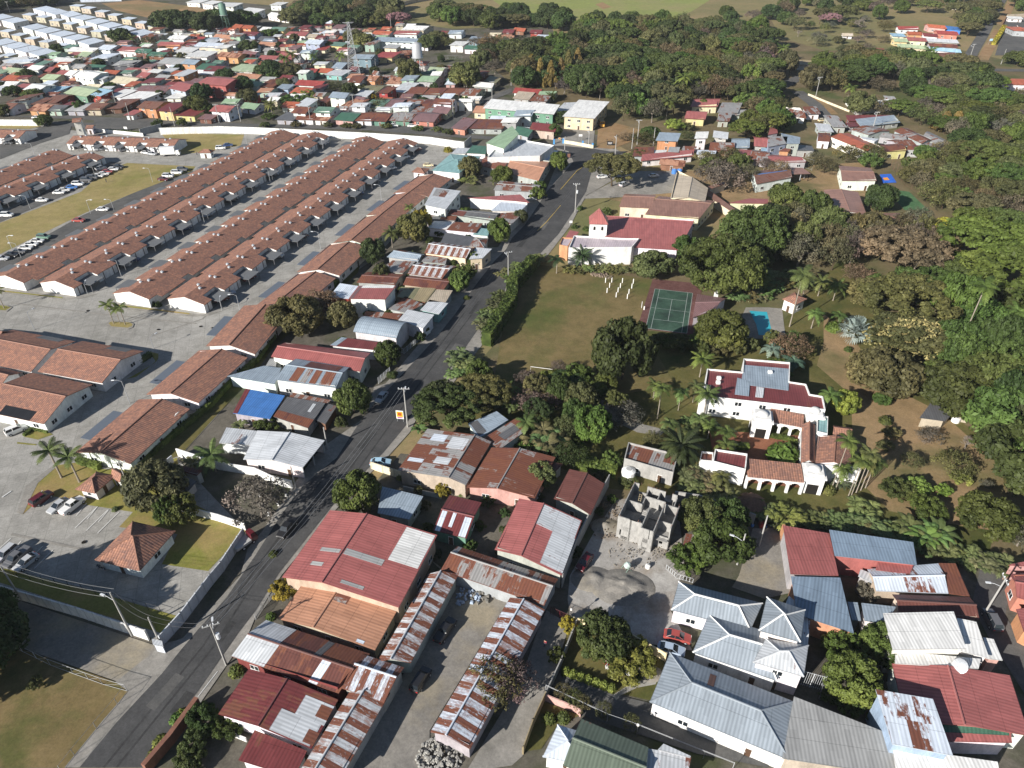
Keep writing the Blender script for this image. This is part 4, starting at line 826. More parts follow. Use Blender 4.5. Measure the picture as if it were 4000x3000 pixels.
def thouse(label, tb, h=3.0, rise=1.7, panel=None, kind='g', door=True, ov=.6, rf=.5):
    return house("tiled_house", label, "house", tb, h, kind, rise, ov=ov, patches=panel or (), door=door, group="clay-tiled terraced houses", rf=rf, **TILE)
# right-hand stepped row: a = far right, b = near right, c = near left
for i, (tb, nm) in enumerate((("02 1640 215, 02 1125 690, 02 650 590", "clay-tiled house under palm shadow, behind the two palms of the kiosk lawn"), ("01 2140 1430, 01 1715 1822, 01 1265 1748", "clay-tiled house, second nearest of the stepped row along the hedge"),
        ("01 2502 1040, 01 2205 1400, 01 1780 1330", "clay-tiled house, third nearest of the stepped row along the hedge"), ("11 690 745, 11 350 1028, 11 0 980", "clay-tiled house left of the bushy tree, fourth of the stepped row"),
        ("11 985 480, 11 725 722, 11 355 688", "clay-tiled house, fifth of the stepped row, behind the rusty sheds"), ("11 1240 235, 11 985 466, 11 670 436", "clay-tiled house, sixth of the stepped row, with two water tanks beside"),
        ("11 1470 40, 11 1235 236, 11 945 210", "clay-tiled house, seventh of the stepped row, beside the slim coconut palm"), ("10 1690 1545, 10 1490 1700, 10 1185 1672", "clay-tiled house at the far end of the stepped row, by the teal-roofed house"))):
    r_ = thouse(nm, tb, 3.1, 1.5)
    a, b, c = pts(tb, 3.1); m_ = c.lerp(c + (a - b), .5); dd = (c - b).normalized(); ro = math.atan2((a - b).y, (a - b).x); p = m_ + dd * 1.1
    o = put("carport_roof", AWN, r_, (p.x - r_.location.x, p.y - r_.location.y, 2.55), ro, (1.6, .8, 1), (.12, .14, .17))
# bottom-left cluster
thouse("clay-tiled end house right of the narrow lane gap, beside the curved verge", "01 325 1550, 01 880 1650, 01 1240 1375", 3.2, 2.0, panel=((1, .5, 0, .83, .32, 'dgrey', 0),))
thouse("clay-tiled house left of the narrow lane gap at the left edge", "01 -300 1440, 01 265 1553, 01 650 1290", 3.2, 2.0, panel=((1, .5, 0, .85, .3, 'dgrey', 0),))
thouse("clay-tiled end house with a black carport roof, left of the lane", "02 -180 225, 02 378 345, 02 800 5", 3.2, 2.0, panel=((0, .3, 0, .78, .33, 'black', 0),))
thouse("clay-tiled house cut by the left edge behind the black carport", "01 -300 1620, 01 -5 1690, 01 190 1560", 3.2, 1.4)
thouse("clay-tiled house corner at the left edge by the palm-planted road", "01 -400 1250, 01 -30 1290, 01 110 1207", 3.2, 1.4)
thouse("small L-shaped kiosk with clay tiles on the lawn by the maroon car", "02 1000 790, 02 820 945, 02 650 910", 2.6, 1.3, kind='h')
thouse("tiled wing of the small kiosk facing the leaning white pole", "02 955 800, 02 1035 850, 02 1085 772", 2.6, .9)
thouse("square pavilion with steep clay-tiled hipped roof beside the parking", "02 820 1520, 02 1205 1615, 02 1515 1270", 2.9, 2.4, kind='h')
thouse("tiny white hut with clay-tiled hipped roof beside two parked cars", "00 1710 1320, 00 1820 1320, 00 1855 1300", 2.6, .9, kind='h')
thouse("tiny clay-tiled hut beside the yellow taxi", "10 1345 1485, 10 1455 1498, 10 1500 1458", 2.6, .9, kind='h')
thouse("white gatehouse tower with clay-tiled roof at the estate entrance", "00 620 1060, 00 700 1050, 00 720 1025", 8.0, 1.0, kind='g')
thouse("low tiled canopy beside the white gatehouse tower", "00 735 1110, 00 800 1108, 00 830 1080", 3.0, .6)
house("carport", "grey sheet carport roof beside the striped lawn's far corner", "shelter", "00 1270 1270, 00 1330 1285, 00 1350 1250", 2.4, 'f', 0, 'dgrey', 'white', win=0)
wallrun("long white concrete boundary wall behind the tiled terraces", "00 1390 1165, 00 1900 1150, 00 2212 1160, 10 500 1185, 10 1000 1210, 10 1500 1245, 10 1800 1290", 3.2, 'white', .25, post=2.6)
wallrun("white boundary wall at far left beyond the tiled roofs", "00 -900 1080, 00 380 1090", 3.0, 'white', .25, post=2.6)
wallrun("grey return wall beside the far estate hedge", "00 1220 1170, 00 1400 1125", 3.0, 'grey', .25, post=2.6)
wallrun("low white wall beside the tiled gate canopy", "00 830 1140, 00 1240 1180", 1.6, 'white', .2)
wallrun("short grey end wall right of the long white wall", "10 1800 1290, 10 1860 1235", 3.2, 'grey', .25)
wallrun("bright white panelled estate wall beside the gravel lane", "03 -700 -30, 03 0 152, 03 700 355, 03 1290 555", 2.6, 'white', .2, post=1.7)
wallrun("grey concrete estate wall along the main road", "03 1410 600, 03 1590 400, 03 1840 70, 02 1930 1620, 02 2120 1330", 2.6, 'lgrey', .2, post=1.7)
wallrun("white garden wall under the leafless tree by the road", "02 1300 1030, 02 1520 1090, 02 1900 1190, 02 2125 1265", 2.0, 'white', .2)
wallrun("white garden wall behind the coconut palm", "02 1545 625, 02 1900 740, 02 2212 790, 12 150 860, 12 320 905", 2.2, 'white', .2)
wallrun("grey yard wall beside the dark tile-roofed shed", "02 1430 740, 02 1500 680", 2.0, 'lgrey', .2)
fence("black wire fence on the estate's bottom edge", "03 -700 -160, 03 720 130, 03 1400 330", 2.0, 'black', 2.6, rails=(.5, .97))
fence("galvanised mesh fence between gravel lane and corner lot", "03 80 600, 03 440 775, 03 640 850, 03 890 940, 03 1105 1000", 1.9, 'silver', 2.6, brace=True)
fence("galvanised mesh fence running down beside the road pavement", "03 1105 1000, 03 1020 1115, 03 840 1325, 03 650 1555, 03 540 1700", 1.9, 'silver', 2.8)
house("guard_hut", "small grey meter hut at the wall corner", "hut", "03 1320 590, 03 1410 610, 03 1400 560", 2.2, 'f', 0, 'lgrey', 'lgrey', win=0)
hedge("clipped green hedge behind the right-hand stepped tiled row", "02 1200 720, 02 1400 540, 02 1600 380, 02 1830 190, 01 2000 1660, 01 2212 1480, 11 170 1250", 1.2, 1.5, 'bright', 7)
hedge("clipped hedge strip beside the fifth stepped tiled house", "11 600 870, 11 745 760", 1.4, 1.8, 'bright', 8)
hedge("dark clipped hedge beside the estate end house gable", "01 1000 1640, 01 1180 1500, 01 1310 1420", 1.2, 1.5, 'dark', 7)
hedge("clipped hedge at the carport garden left of the lane", "02 210 455, 02 290 395, 02 420 425", .8, .8, 'bright', 9)
hedge("clipped hedge below the palms at the pillared wall", "02 680 680, 02 870 740", 1.2, 1.6, 'bright', 8)
hedge("long low hedge of the far estate entrance", "00 950 1140, 00 1240 1160, 00 1330 1110", 1.5, 1.2, 'bright', 4)
for i, (x, y) in enumerate(((1325, 985), (1375, 988))): q = W("01", x, y); shrub(q.x, q.y, 1.0, 'dark', ("left", "right")[i] + " of two round clipped bushes at the terrace end wall", 1.7)
# wheelie tanks
def tank(tb, r, h, label, col='white', z=.0):
    p = pts(tb)[0]; mb = MB(); mb.tube([(0, 0, 0), (0, 0, h * .85), (0, 0, h)], [r, r, r * .55], 14); t = thing("water_tank", label, "water tank", (p.x, p.y, z)); put("body", mb.mesh("body", ["plain"]), t, None, 0, None, CN[col])
    mb = MB(); mb.tube([(0, 0, h), (0, 0, h + .12)], r * .4, 10); put("lid", mb.mesh("lid", ["plain"]), t, None, 0, None, CN['grey']); return t
tank("11 990 470", .8, 1.9, "left white water tank beside the sixth stepped tiled house"); tank("11 1035 462", .8, 1.9, "right cream water tank beside the sixth stepped tiled house", 'cream'); tank("11 1248 250", .8, 1.8, "white water tank beside the slim coconut palm")
tank("22 1000 815", 1.45, 2.6, "big white ribbed water tank behind the block building shell")
tank("20 1400 1500", 1.1, 2.0, "left blue water tank at the school", 'blue'); tank("20 1445 1500", 1.1, 2.0, "right blue water tank at the school", 'blue')
# ---------------------------------------------------------------- the street, left side, near to far
H = house
H("metal_roofed_house", "low white house with pale grey metal roof beside the road bend", "house", "12 595 487, 12 405 722, 12 -112 650, 12 10 402", 3.4, 'g', .9, 'lgrey', 'white', rf=.5, open_sides=(0,), patches=())
H("metal_roofed_annex", "pale grey flat sheet roof behind the coconut palm", "shed", "12 -320 508, 12 0 530, 12 12 405, 12 -255 375", 3.2, "f", 0, "lgrey", "white", win=0)
H("brown_roofed_shed", "small shed with dark brown roof behind the leafless tree", "shed", "02 1490 730, 02 1700 790, 02 1750 760, 02 1530 705", 2.6, 's', .4, 'rustd', 'grey', win=0)
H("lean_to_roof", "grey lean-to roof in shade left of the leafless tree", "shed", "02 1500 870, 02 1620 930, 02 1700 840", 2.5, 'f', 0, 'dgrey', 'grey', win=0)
H("blue_roofed_house", "house with bright blue sheet roof and red strip", "house", "12 -200 250, 12 120 300, 12 250 100, 12 -90 40", 3.2, 'f', .5, 'blue', 'grey', patches=((0, 0, .0, .12, 1, 'dred', 0),))
H("dark_roofed_house", "house with dark sagging fibre roof and rusty lower edge", "house", "12 150 280, 12 450 380, 12 600 165, 12 270 110", 3.0, 'f', .6, 'dgrey', 'grey', patches=((0, 0, 0, 1, .32, 'rustd', .7), (0, .72, .55, .8, .9, 'lgrey', 0)))
H("dark_lean_to", "dark lean-to right of the sagging fibre roof", "shed", "12 515 310, 12 600 345, 12 700 190, 12 610 165", 2.6, 'f', 0, 'dgrey', 'brown', win=0)
H("striped_roof_annex", "low rusty striped roof behind the white painted wall", "shed", "12 290 110, 12 610 170, 12 650 140, 12 300 70", 2.8, 'f', 0, 'rusth', 'grey', win=0, mat='metal_striped')
H("patched_roof_house", "white house with grey and rust chequered roof", "house", "11 160 1620, 11 690 1690, 11 805 1515, 11 345 1440", 4.6, 'g', .9, 'steel', 'white', rf=.55, patches=((0, .22, .05, .36, .95, 'rust', .85), (0, .4, .05, .5, .95, 'rust', .8), (0, .55, .05, .66, .95, 'rust', .85), (0, .72, .05, .9, .95, 'rust', .8), (1, .3, .1, .9, .95, 'rustd', .5)))
H("grey_roofed_annex", "low blue-grey roof left of the chequered roof house", "shed", "11 -250 1590, 11 160 1659, 11 220 1520, 11 70 1500", 3.2, 'f', 0, 'steel', 'white', win=0)
H("small_white_shed", "small white shed beside the red-roofed house by the hedge", "shed", "11 85 1500, 11 170 1520, 11 180 1440, 11 120 1440", 2.6, 'f', 0, 'grey', 'white', win=0)
H("red_roofed_house", "long house with dull red metal roof and white cables drawn on it", "house", "11 130 1422, 11 900 1550, 11 990 1390, 11 250 1300", 4.2, 'g', 1.0, 'rred', 'white', rf=.5)
H("red_roofed_annex", "low dark red roof with grey end sheet behind the long red house", "shed", "11 640 1325, 11 1100 1370, 11 1155 1310, 11 740 1255", 3.4, 'f', .6, 'dred', 'white', patches=((0, 0, 0, .12, 1, 'steel', 0),), win=0)
H("arched_roof_warehouse", "warehouse with curved grey-blue metal roof", "warehouse", "11 840 1205, 11 1215 1262, 11 1325 1130, 11 960 1075", 4.6, 'a', 1.6, 'steel', 'lgrey', win=0, cap=False)
H("grey_roofed_garage", "garage with pale grey flat roof above the small white truck", "garage", "11 1230 1105, 11 1445 1178, 11 1540 1060, 11 1310 1015", 4.2, 'f', 0, 'lgrey', 'white', win=0)
H("rusty_roofed_shed", "rusty patched roof between the white block and pale garage", "shed", "11 1145 1010, 11 1300 1045, 11 1450 970, 11 1290 900", 3.2, 'f', 0, 'rusth', 'grey', win=0)
H("low_rusty_shed", "low dark rusty roof behind the arched warehouse", "shed", "11 920 1075, 11 1230 1100, 11 1265 1050, 11 950 1030", 3.0, 'f', 0, 'rusth', 'grey', win=0)
H("pale_roofed_house", "small house with off-white flat roof and teal wall", "house", "11 1420 1018, 11 1580 1055, 11 1660 960, 11 1500 930", 3.2, 'f', 0, 'lgrey', 'teal')
H("red_roofed_block", "tall white block with worn red roof and dark opening", "house", "11 800 920, 11 1120 925, 11 1210 810, 11 885 810", 6.2, 'f', 0, 'rred', 'white', floors=2, win=0, patches=((0, .03, .82, .97, 1, 'white', .3), (0, .03, .0, .12, 1, 'maroong', .3)))
H("white_roofed_block", "house with white roof and peeling red wall beside the tall white block", "house", "11 632 905, 11 800 922, 11 885 812, 11 725 788", 5.0, 'f', 0, 'whiteb', 'red', win=0)
H("green_stained_roof_house", "house with olive and cream stained roofs by the roadside tree", "house", "11 1220 905, 11 1470 950, 11 1560 830, 11 1250 820", 3.2, 'f', 0, 'olive', 'brown', patches=((0, .55, 0, .98, 1, 'tan', .1),))
H("cream_roofed_house", "house with lime-washed cream roof by the roadside tree", "house", "11 1475 948, 11 1640 950, 11 1700 850, 11 1560 840", 3.2, 'f', 0, 'beige', 'grey')
H("rusty_cluster_house", "large rusty house with brown and white striped ridge roof", "house", "11 1310 705, 11 1610 745, 11 1740 640, 11 1400 610", 4.0, 'g', 1.0, 'lgrey', 'grey', mat='metal_striped', win=0)
H("rusty_roofed_house", "brown rusty roof in front of the striped ridge roof", "house", "11 1270 800, 11 1620 845, 11 1720 745, 11 1330 715", 3.2, 'g', .7, 'rustd', 'beige')
H("rusty_roofed_house", "rusty brown roof behind the small tree, left of the striped ridge roof", "house", "11 870 780, 11 1200 800, 11 1280 710, 11 960 690", 3.2, 'g', .6, 'rustd', 'grey')
H("rusty_roofed_house", "patchy grey and rust roof left of the striped ridge roof", "house", "11 1060 680, 11 1270 700, 11 1380 600, 11 1180 590", 3.2, 'f', 0, 'rusth', 'grey', win=0)
H("grey_gabled_house", "grey gabled roof with red sheet at its left, behind the dark tree", "house", "11 1130 560, 11 1400 600, 11 1460 540, 11 1250 500", 3.4, 'g', .9, 'steel', 'grey', patches=((1, 0, 0, .35, 1, 'rustd', .5),))
H("rusty_annex", "flat rusty roof joined to the grey gabled roof", "shed", "11 1430 600, 11 1640 620, 11 1650 570, 11 1465 535", 3.2, 'f', 0, 'rusth', 'grey', win=0)
H("striped_white_roof_house", "cream house with white and rust striped gable roof", "house", "11 1455 525, 11 1815 572, 11 1900 480, 11 1530 430", 4.0, 'g', 1.2, 'lgrey', 'cream', mat='metal_striped')
H("pale_roofed_annex", "pale flat roof right of the white and rust striped gable", "house", "11 1840 580, 11 1960 570, 11 2040 490, 11 1900 480", 4.0, 'f', 0, 'lgrey', 'cream')
H("dark_fibre_roof_house", "house with curved dark grey roof left of a light sheet", "house", "11 1590 440, 11 1850 470, 11 1900 390, 11 1640 350", 3.6, 'f', 0, 'dgrey', 'white')
H("rusty_hipped_house", "rusty hipped roof beside the dark grey roof", "house", "11 1840 470, 11 1970 480, 11 2010 400, 11 1890 390", 3.6, 'h', .8, 'rusth', 'white')
H("white_sheet_roof_house", "house half white sheet and half rusty roof", "house", "11 1480 310, 11 1900 350, 11 1960 270, 11 1540 250", 3.2, 'f', 0, 'rusth', 'white', patches=((0, 0, 0, .4, 1, 'white', 0),))
H("low_grey_roof", "low blue-grey roof with white edge beside the round street tree", "house", "11 1870 365, 11 2005 378, 11 2020 320, 11 1940 310", 2.8, 'f', 0, 'teal', 'white', win=0)
H("rusty_roofed_house", "wide rusty roof behind the small bright bush", "house", "11 1460 230, 11 1720 245, 11 1740 200, 11 1500 185", 3.0, 'f', 0, 'rusth', 'grey', win=0)
H("white_two_storey_house", "two-storey white house with blue-grey and rust roof", "house", "11 1455 112, 11 1640 150, 11 1770 -10, 11 1540 -40", 6.2, 'f', 0, 'lgrey', 'white', floors=2, patches=((0, .1, .55, .6, .95, 'rust', .5),))
H("grey_roofed_house", "wide grey and brown roof right of the two-storey white house", "house", "11 1650 190, 11 2060 250, 11 2110 180, 11 1720 145", 3.4, 'g', .7, 'dgrey', 'grey', patches=((0, 0, 0, .35, 1, 'rustd', .4),))
H("rusty_striped_house", "rusty lined roof beside the street below the crimson roof", "house", "11 2050 260, 21 0 275, 21 110 170, 11 2110 180", 3.4, 'f', .5, 'rusth', 'grey', win=0)
H("crimson_roofed_house", "house with crimson roof and skylight by the street", "house", "11 1830 50, 11 2212 75, 21 150 90, 21 70 20, 11 1880 -20", 4.0, 'f', 0, 'rred', 'white') 
H("white_peeling_roof_house", "white peeling flat roof below the crimson roof", "house", "11 2030 160, 21 70 165, 21 130 110, 11 2130 70", 3.4, 'f', 0, 'whiteb', 'white', win=0)
H("rusty_roofed_house", "rusty patched roof behind the crimson roof", "house", "20 -160 1640, 20 220 1659, 20 250 1600, 20 -100 1560", 3.6, 'g', .6, 'rusth', 'grey')
H("patio_roof_house", "brown-striped old roof left of the terracotta-coloured roof", "house", "10 1930 1430, 10 2130 1470, 10 2200 1400, 10 1990 1350", 3.6, 'g', .8, 'rustd', 'grey', mat='metal_striped')
H("terracotta_metal_roof_house", "large low house with faded terracotta metal roof at the junction", "house", "10 2150 1490, 20 230 1560, 20 335 1400, 20 20 1350", 3.8, 'g', 1.2, 'orange', 'grey', rust=.15)
H("teal_roofed_house", "white house with pale teal hipped roof and air conditioners", "house", "10 1520 1470, 10 1760 1495, 10 1945 1350, 10 1680 1330", 4.2, 'h', 1.3, 'teal', 'white', rust=0)
H("small_green_roof_house", "low white annex with dark green roof", "house", "10 1815 1320, 10 1985 1330, 10 1990 1262, 10 1870 1255", 4.0, 'f', 0, 'dgreen', 'white', win=0)
H("grey_roofed_annex", "low white annex with pale grey roof beside the dark green roof", "house", "10 1690 1325, 10 1810 1325, 10 1850 1280, 10 1740 1272", 3.6, 'f', 0, 'lgrey', 'white', win=0)
H("green_gabled_church_hall", "tall white hall with bright green gabled roof", "hall", "10 1985 1235, 10 2140 1285, 20 60 1190, 20 0 1120", 8.0, 's', 1.6, 'lgreen', 'white', win=0, rust=0)
flatbox("white_supermarket", "large white flat-roofed store at the road junction", "store", "10 2000 1360, 20 240 1345, 20 365 1255, 20 -60 1180", 6.5, 'lgrey', 'white', .5, floors=1)
H("white_awning_annex", "low white flat annex behind the round street tree", "store", "20 180 1400, 20 330 1390, 20 400 1300, 20 300 1290", 3.2, 'f', 0, 'whiteb', 'blue', win=0)
# ---------------------------------------------------------------- right of the street, foreground
H("red_warehouse", "big warehouse with bright red ribbed roof and white corner sheets", "warehouse", "12 640 1090, 12 225 1668, 12 1235 1930", 5.0, 'g', 1.4, 'rred', 'beige', rf=.36, rust=0,
  patches=((0, .55, .45, .60, .95, 'grey', .1), (0, .75, .45, .80, .75, 'grey', .1), (1, .02, .02, .50, .42, 'white', .08), (1, .52, .45, .60, .97, 'grey', .1), (1, .9, .5, .94, .8, 'grey', .1)))
H("orange_roofed_house", "house with faded orange ribbed roof below the red warehouse", "house", "13 405 62, 13 188 368, 13 1030 640", 3.2, 'g', .8, 'clay', 'beige', rf=.38, rust=.08, patches=((1, .02, .75, .25, .97, 'grey', .4), (1, .9, .2, .97, .32, 'whiteb', .1)))
H("brown_striped_roof_house", "house with brown ribbed roof and pale grey left third", "house", "13 -212 692, 13 715 1012, 13 985 672", 3.4, 'g', 1.0, 'rustd', 'dred', patches=((0, 0, 0, .31, 1, 'lgrey', .05), (1, 0, 0, .3, 1, 'lgrey', .05), (0, .72, .02, .8, .98, 'whiteb', 0), (1, .62, .05, .68, .95, 'dgrey', 0)))
H("oxide_red_roof_house", "house with oxide brown-red roof and grey right-hand sheets", "house", "13 -62 800, 13 -327 1192, 13 480 1492", 3.4, 'g', .9, 'dred', 'white', rf=.45, rust=.55, patches=((1, .15, 0, .55, .55, 'lgrey', .05), (1, .55, .05, .98, .8, 'lgrey', .05), (1, .2, 0, .45, .22, 'rust', .85), (1, .7, 0, .95, .2, 'rust', .85)))
SH = dict(mat='metal_striped', win=0)
H("long_striped_shed", "long rusty striped shed between orange roof and truck yard", "shed", "13 1490 -19, 13 1045 742, 13 1338 748", 3.4, 'g', .9, 'lgrey', 'grey', rf=.42, **SH)
H("cross_striped_shed", "rusty striped shed roof across the end of the long shed", "shed", "13 740 968, 13 1108 1092, 13 1282 790", 3.6, 'g', .8, 'whiteb', 'grey', rf=.62, **SH)
H("lower_striped_shed", "rusty striped shed at the bottom, left of the truck yard", "shed", "13 805 1005, 13 350 1725, 13 740 1730", 3.2, 'g', .8, 'lgrey', 'grey', rf=.38, **SH)
H("right_striped_shed", "long rusty striped shed along the footpath, right of the truck yard", "shed", "13 2195 185, 13 1507 1345, 13 1850 1495", 3.4, 'g', .9, 'whiteb', 'grey', rf=.4, **SH)
H("top_striped_shed", "long rusty lined shed closing the top of the truck yard", "shed", "12 1597 1606, 12 2492 1912, 12 2612 1685", 3.4, 'g', .8, 'rusth', 'grey', rf=.6, win=0)
H("small_red_house", "small house with dull red ridge roof and white flaking stripes", "house", "12 1530 1262, 12 1820 1332, 12 1950 1022", 3.2, 'g', .8, 'dred', 'green', rf=.5, patches=((0, .05, 0, .2, .95, 'whiteb', .2), (0, .38, .3, .48, .98, 'whiteb', .3), (0, .75, 0, .95, .9, 'whiteb', .2)))
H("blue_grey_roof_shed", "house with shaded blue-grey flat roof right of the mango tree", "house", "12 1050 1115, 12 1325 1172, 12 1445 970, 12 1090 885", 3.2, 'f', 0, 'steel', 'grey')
H("patched_rusty_warehouse", "large patched rust and grey roof beside the road", "warehouse", "12 1480 385, 12 1225 742, 12 1815 872", 4.0, 'g', 1.0, 'rusth', 'beige', rf=.75, patches=((0, .1, .2, .26, .5, 'whiteb', .2), (0, .12, .6, .38, .95, 'lgrey', .2), (0, .7, .05, .78, .35, 'whiteb', .1), (0, .6, .55, .75, .85, 'lgrey', .2)))
H("rusty_pink_house", "pink-walled house with long rust-brown roof", "house", "12 2035 548, 12 1822 890, 12 2410 985", 3.6, 'g', 1.0, 'rusth', 'pink', rf=.45, rust=.72)
H("oxide_brown_gable_house", "house with even chocolate-brown gabled roof", "house", "22 495 735, 22 360 990, 22 680 1130", 3.6, 'g', .9, 'rustd', 'grey', rf=.5, rust=.1)
H("small_brown_annex", "rusty brown roof under the small tree", "shed", "22 235 720, 22 380 750, 22 440 690, 22 260 655", 3.0, 'f', 0, 'rustd', 'grey', win=0)
H("red_and_zinc_house", "house with red left roof and long silvery corrugated right roof", "house", "22 62 988, 22 -150 1428, 22 430 1652", 4.2, 'g', 1.0, 'rred', 'grey', rf=.4, rust=.05, patches=((1, .02, .02, .4, .98, 'lgrey', .25), (1, .36, .0, .97, .55, 'lgrey', .2)))
flatbox("rusty_roofed_store", "weathered grey store with rusty sheets behind a parapet", "store", "22 970 640, 22 1395 762, 22 1435 605, 22 1005 502", 3.8, 'rusth', 'concrete', .5, win=1)
H("ruined_roof_house", "derelict white house with broken grey roof panels among palms", "house", "12 1830 340, 12 1925 470, 12 2180 310, 12 2080 235", 3.6, 'f', 0, 'steel', 'white', patches=((0, .05, .05, .9, .3, 'dgrey', .3),))
H("ruined_rusty_house", "derelict house roof with black slatted opening", "house", "12 1960 470, 12 2110 560, 22 145 385, 22 40 290", 3.6, 'f', 0, 'rusth', 'white', patches=((0, .3, .3, .75, .8, 'dgrey', .1),), win=0)
H("rusty_hut", "tiny hut with striped rusty roof beside the block shell", "hut", "22 1470 1420, 22 1570 1450, 22 1620 1310, 22 1500 1290", 2.4, 'f', 0, 'rusth', 'grey', mat='metal_striped', win=0)
# block building shell
def block_shell():
    o = W("22", 1030, 1370); A = W("22", 900, 1320); B = W("22", 1325, 1340); Cc = W("22", 1395, 1075); D_ = A + Cc - B
    A2, B2 = W("22", 905, 1310), W("22", 1170, 1440); t = thing("unfinished_building", "roofless grey concrete-block building shell under construction", "building", (A.x, A.y, 0))
    # axes taken from the long left wall and the front wall
    far = W("22", 1050, 1010); v = (W('22', 1045, 830, 5.6) - W('22', 905, 1120, 5.6)); v.normalize(); u = Vector((v.y, -v.x, 0))
    Hh = 5.6; wb = MB()
    def wl(x0, y0, x1, y1, h=Hh, gaps=()):
        x0, y0, x1, y1 = (k_ * .65 for k_ in (x0, y0, x1, y1)); gaps = [(a_ * .65, b_ * .65, c_, d_) for a_, b_, c_, d_ in gaps]; p, q = u * x0 + v * y0, u * x1 + v * y1; L = (q - p).length; rz = math.atan2((q - p).y, (q - p).x); cur = 0
        for g0, g1, z0, z1 in list(gaps) + [(L, L, 0, 0)]:
            if g0 > cur: m_ = p.lerp(q, (cur + g0) / 2 / L); wb.box((m_.x, m_.y, h / 2), ((g0 - cur) / 2 + .001, .09, h / 2), rz)
            if g1 > g0:
                m_ = p.lerp(q, (g0 + g1) / 2 / L)
                if z0 > 0: wb.box((m_.x, m_.y, z0 / 2), ((g1 - g0) / 2, .088, z0 / 2), rz)
                if z1 < h: wb.box((m_.x, m_.y, (z1 + h) / 2), ((g1 - g0) / 2, .088, (h - z1) / 2), rz)
            cur = g1
    wl(0, 0, 7, 0, Hh, ((.8, 3.4, .9, 2.4), (3.9, 5.4, 0, 2.6), (1.2, 3.2, 3.5, 9))); wl(7, -1.6, 10.5, -1.6, Hh, ((.8, 2.4, 1, 2.2), (.9, 2.6, 3.3, 9))); wl(7, -1.6, 7, 7, Hh, ()); wl(10.5, -1.6, 10.5, 10, Hh, ((3, 4, .9, 2.3),))
    wl(0, 0, 0, 15, Hh, ()); wl(0, 15, 13, 15, Hh, ((1.5, 4, 3.6, 9), (6.5, 9, 1, 2.5), (9.5, 11.5, 3.4, 9))); wl(14.5, 1.5, 14.5, 11, Hh, ((3, 4.4, .0, 2.3),)); wl(10.5, 4.4, 14.5, 4.4, 4.8, ()); wl(13, 11, 13, 15, 5.0)
    wl(0, 8, 4.5, 8, 5.1, ((1.2, 2.4, 0, 2.4),)); wl(4.5, 8, 4.5, 15, 4.9, ()); wl(4.5, 11.5, 10.5, 11.5, 5.2, ((2.5, 3.8, 0, 2.6),)); wl(10.5, 11, 14.5, 11, 5.0, ((1, 2, 1, 2.5),)); wl(7, 7, 10.5, 7, 3.0); wl(8, 11.5, 8, 15, 5.2); wl(10.5, 1.5, 14.5, 1.5, 3.0, ((1.5, 2.5, 1, 2.2),))
    put("wall", wb.mesh("wall", ["block"]), t, None, 0, None, CN['concrete']); fb = MB(); c = u * 4.7 + v * 4.9; fb.box((c.x, c.y, 2.66), (4.6, 4.8, .06), math.atan2(u.y, u.x)); put("upper_floor_slab", fb.mesh("upper_floor_slab", ["block"]), t, None, 0, None, tuple(x * .9 for x in CN['concrete']))
    sb = MB()
    for k in range(9): c = u * 3.8 + v * (2.4 + k * .3); sb.box((c.x, c.y, 2.8 + k * .15), (.45, .15, .08 + k * .001), math.atan2(u.y, u.x))
    put("stairs", sb.mesh("stairs", ["block"]), t, None, 0, None, CN['concrete']); rb = MB(); r_ = random.Random(2)
    for k in range(40):
        x, y = r_.choice(((0, r_.uniform(0, 15)), (r_.uniform(0, 13), 15), (14.5, r_.uniform(2, 11)), (10.5, r_.uniform(0, 10)), (r_.uniform(0, 7), 0))); c = (u * x + v * y) * .65; rb.tube([(c.x, c.y, Hh - .1), (c.x + r_.uniform(-.1, .1), c.y, Hh + r_.uniform(.3, .7))], .025, 3)
    put("rebar", rb.mesh("rebar", ["plain"]), t, None, 0, None, CN['brown'])
    lb = MB(); p = W("22", 1060, 1180) - A; p.z = 2.75
    for s in (0, .45): lb.tube([p + u * s, p + u * s + v * 1.2 + Vector((0, 0, 3.4))], .04, 4)
    for k in range(9): q = p + (v * 1.2 + Vector((0, 0, 3.4))) * (k + .5) / 9; lb.tube([q, q + u * .45], .03, 4)
    ld = thing("wooden_ladder", "wooden ladder leaning inside the block building shell", "ladder", (A.x, A.y, 0)); put("rails_and_rungs", lb.mesh("rails_and_rungs", ["plain"]), ld, None, 0, None, CN['tan'])
block_shell()
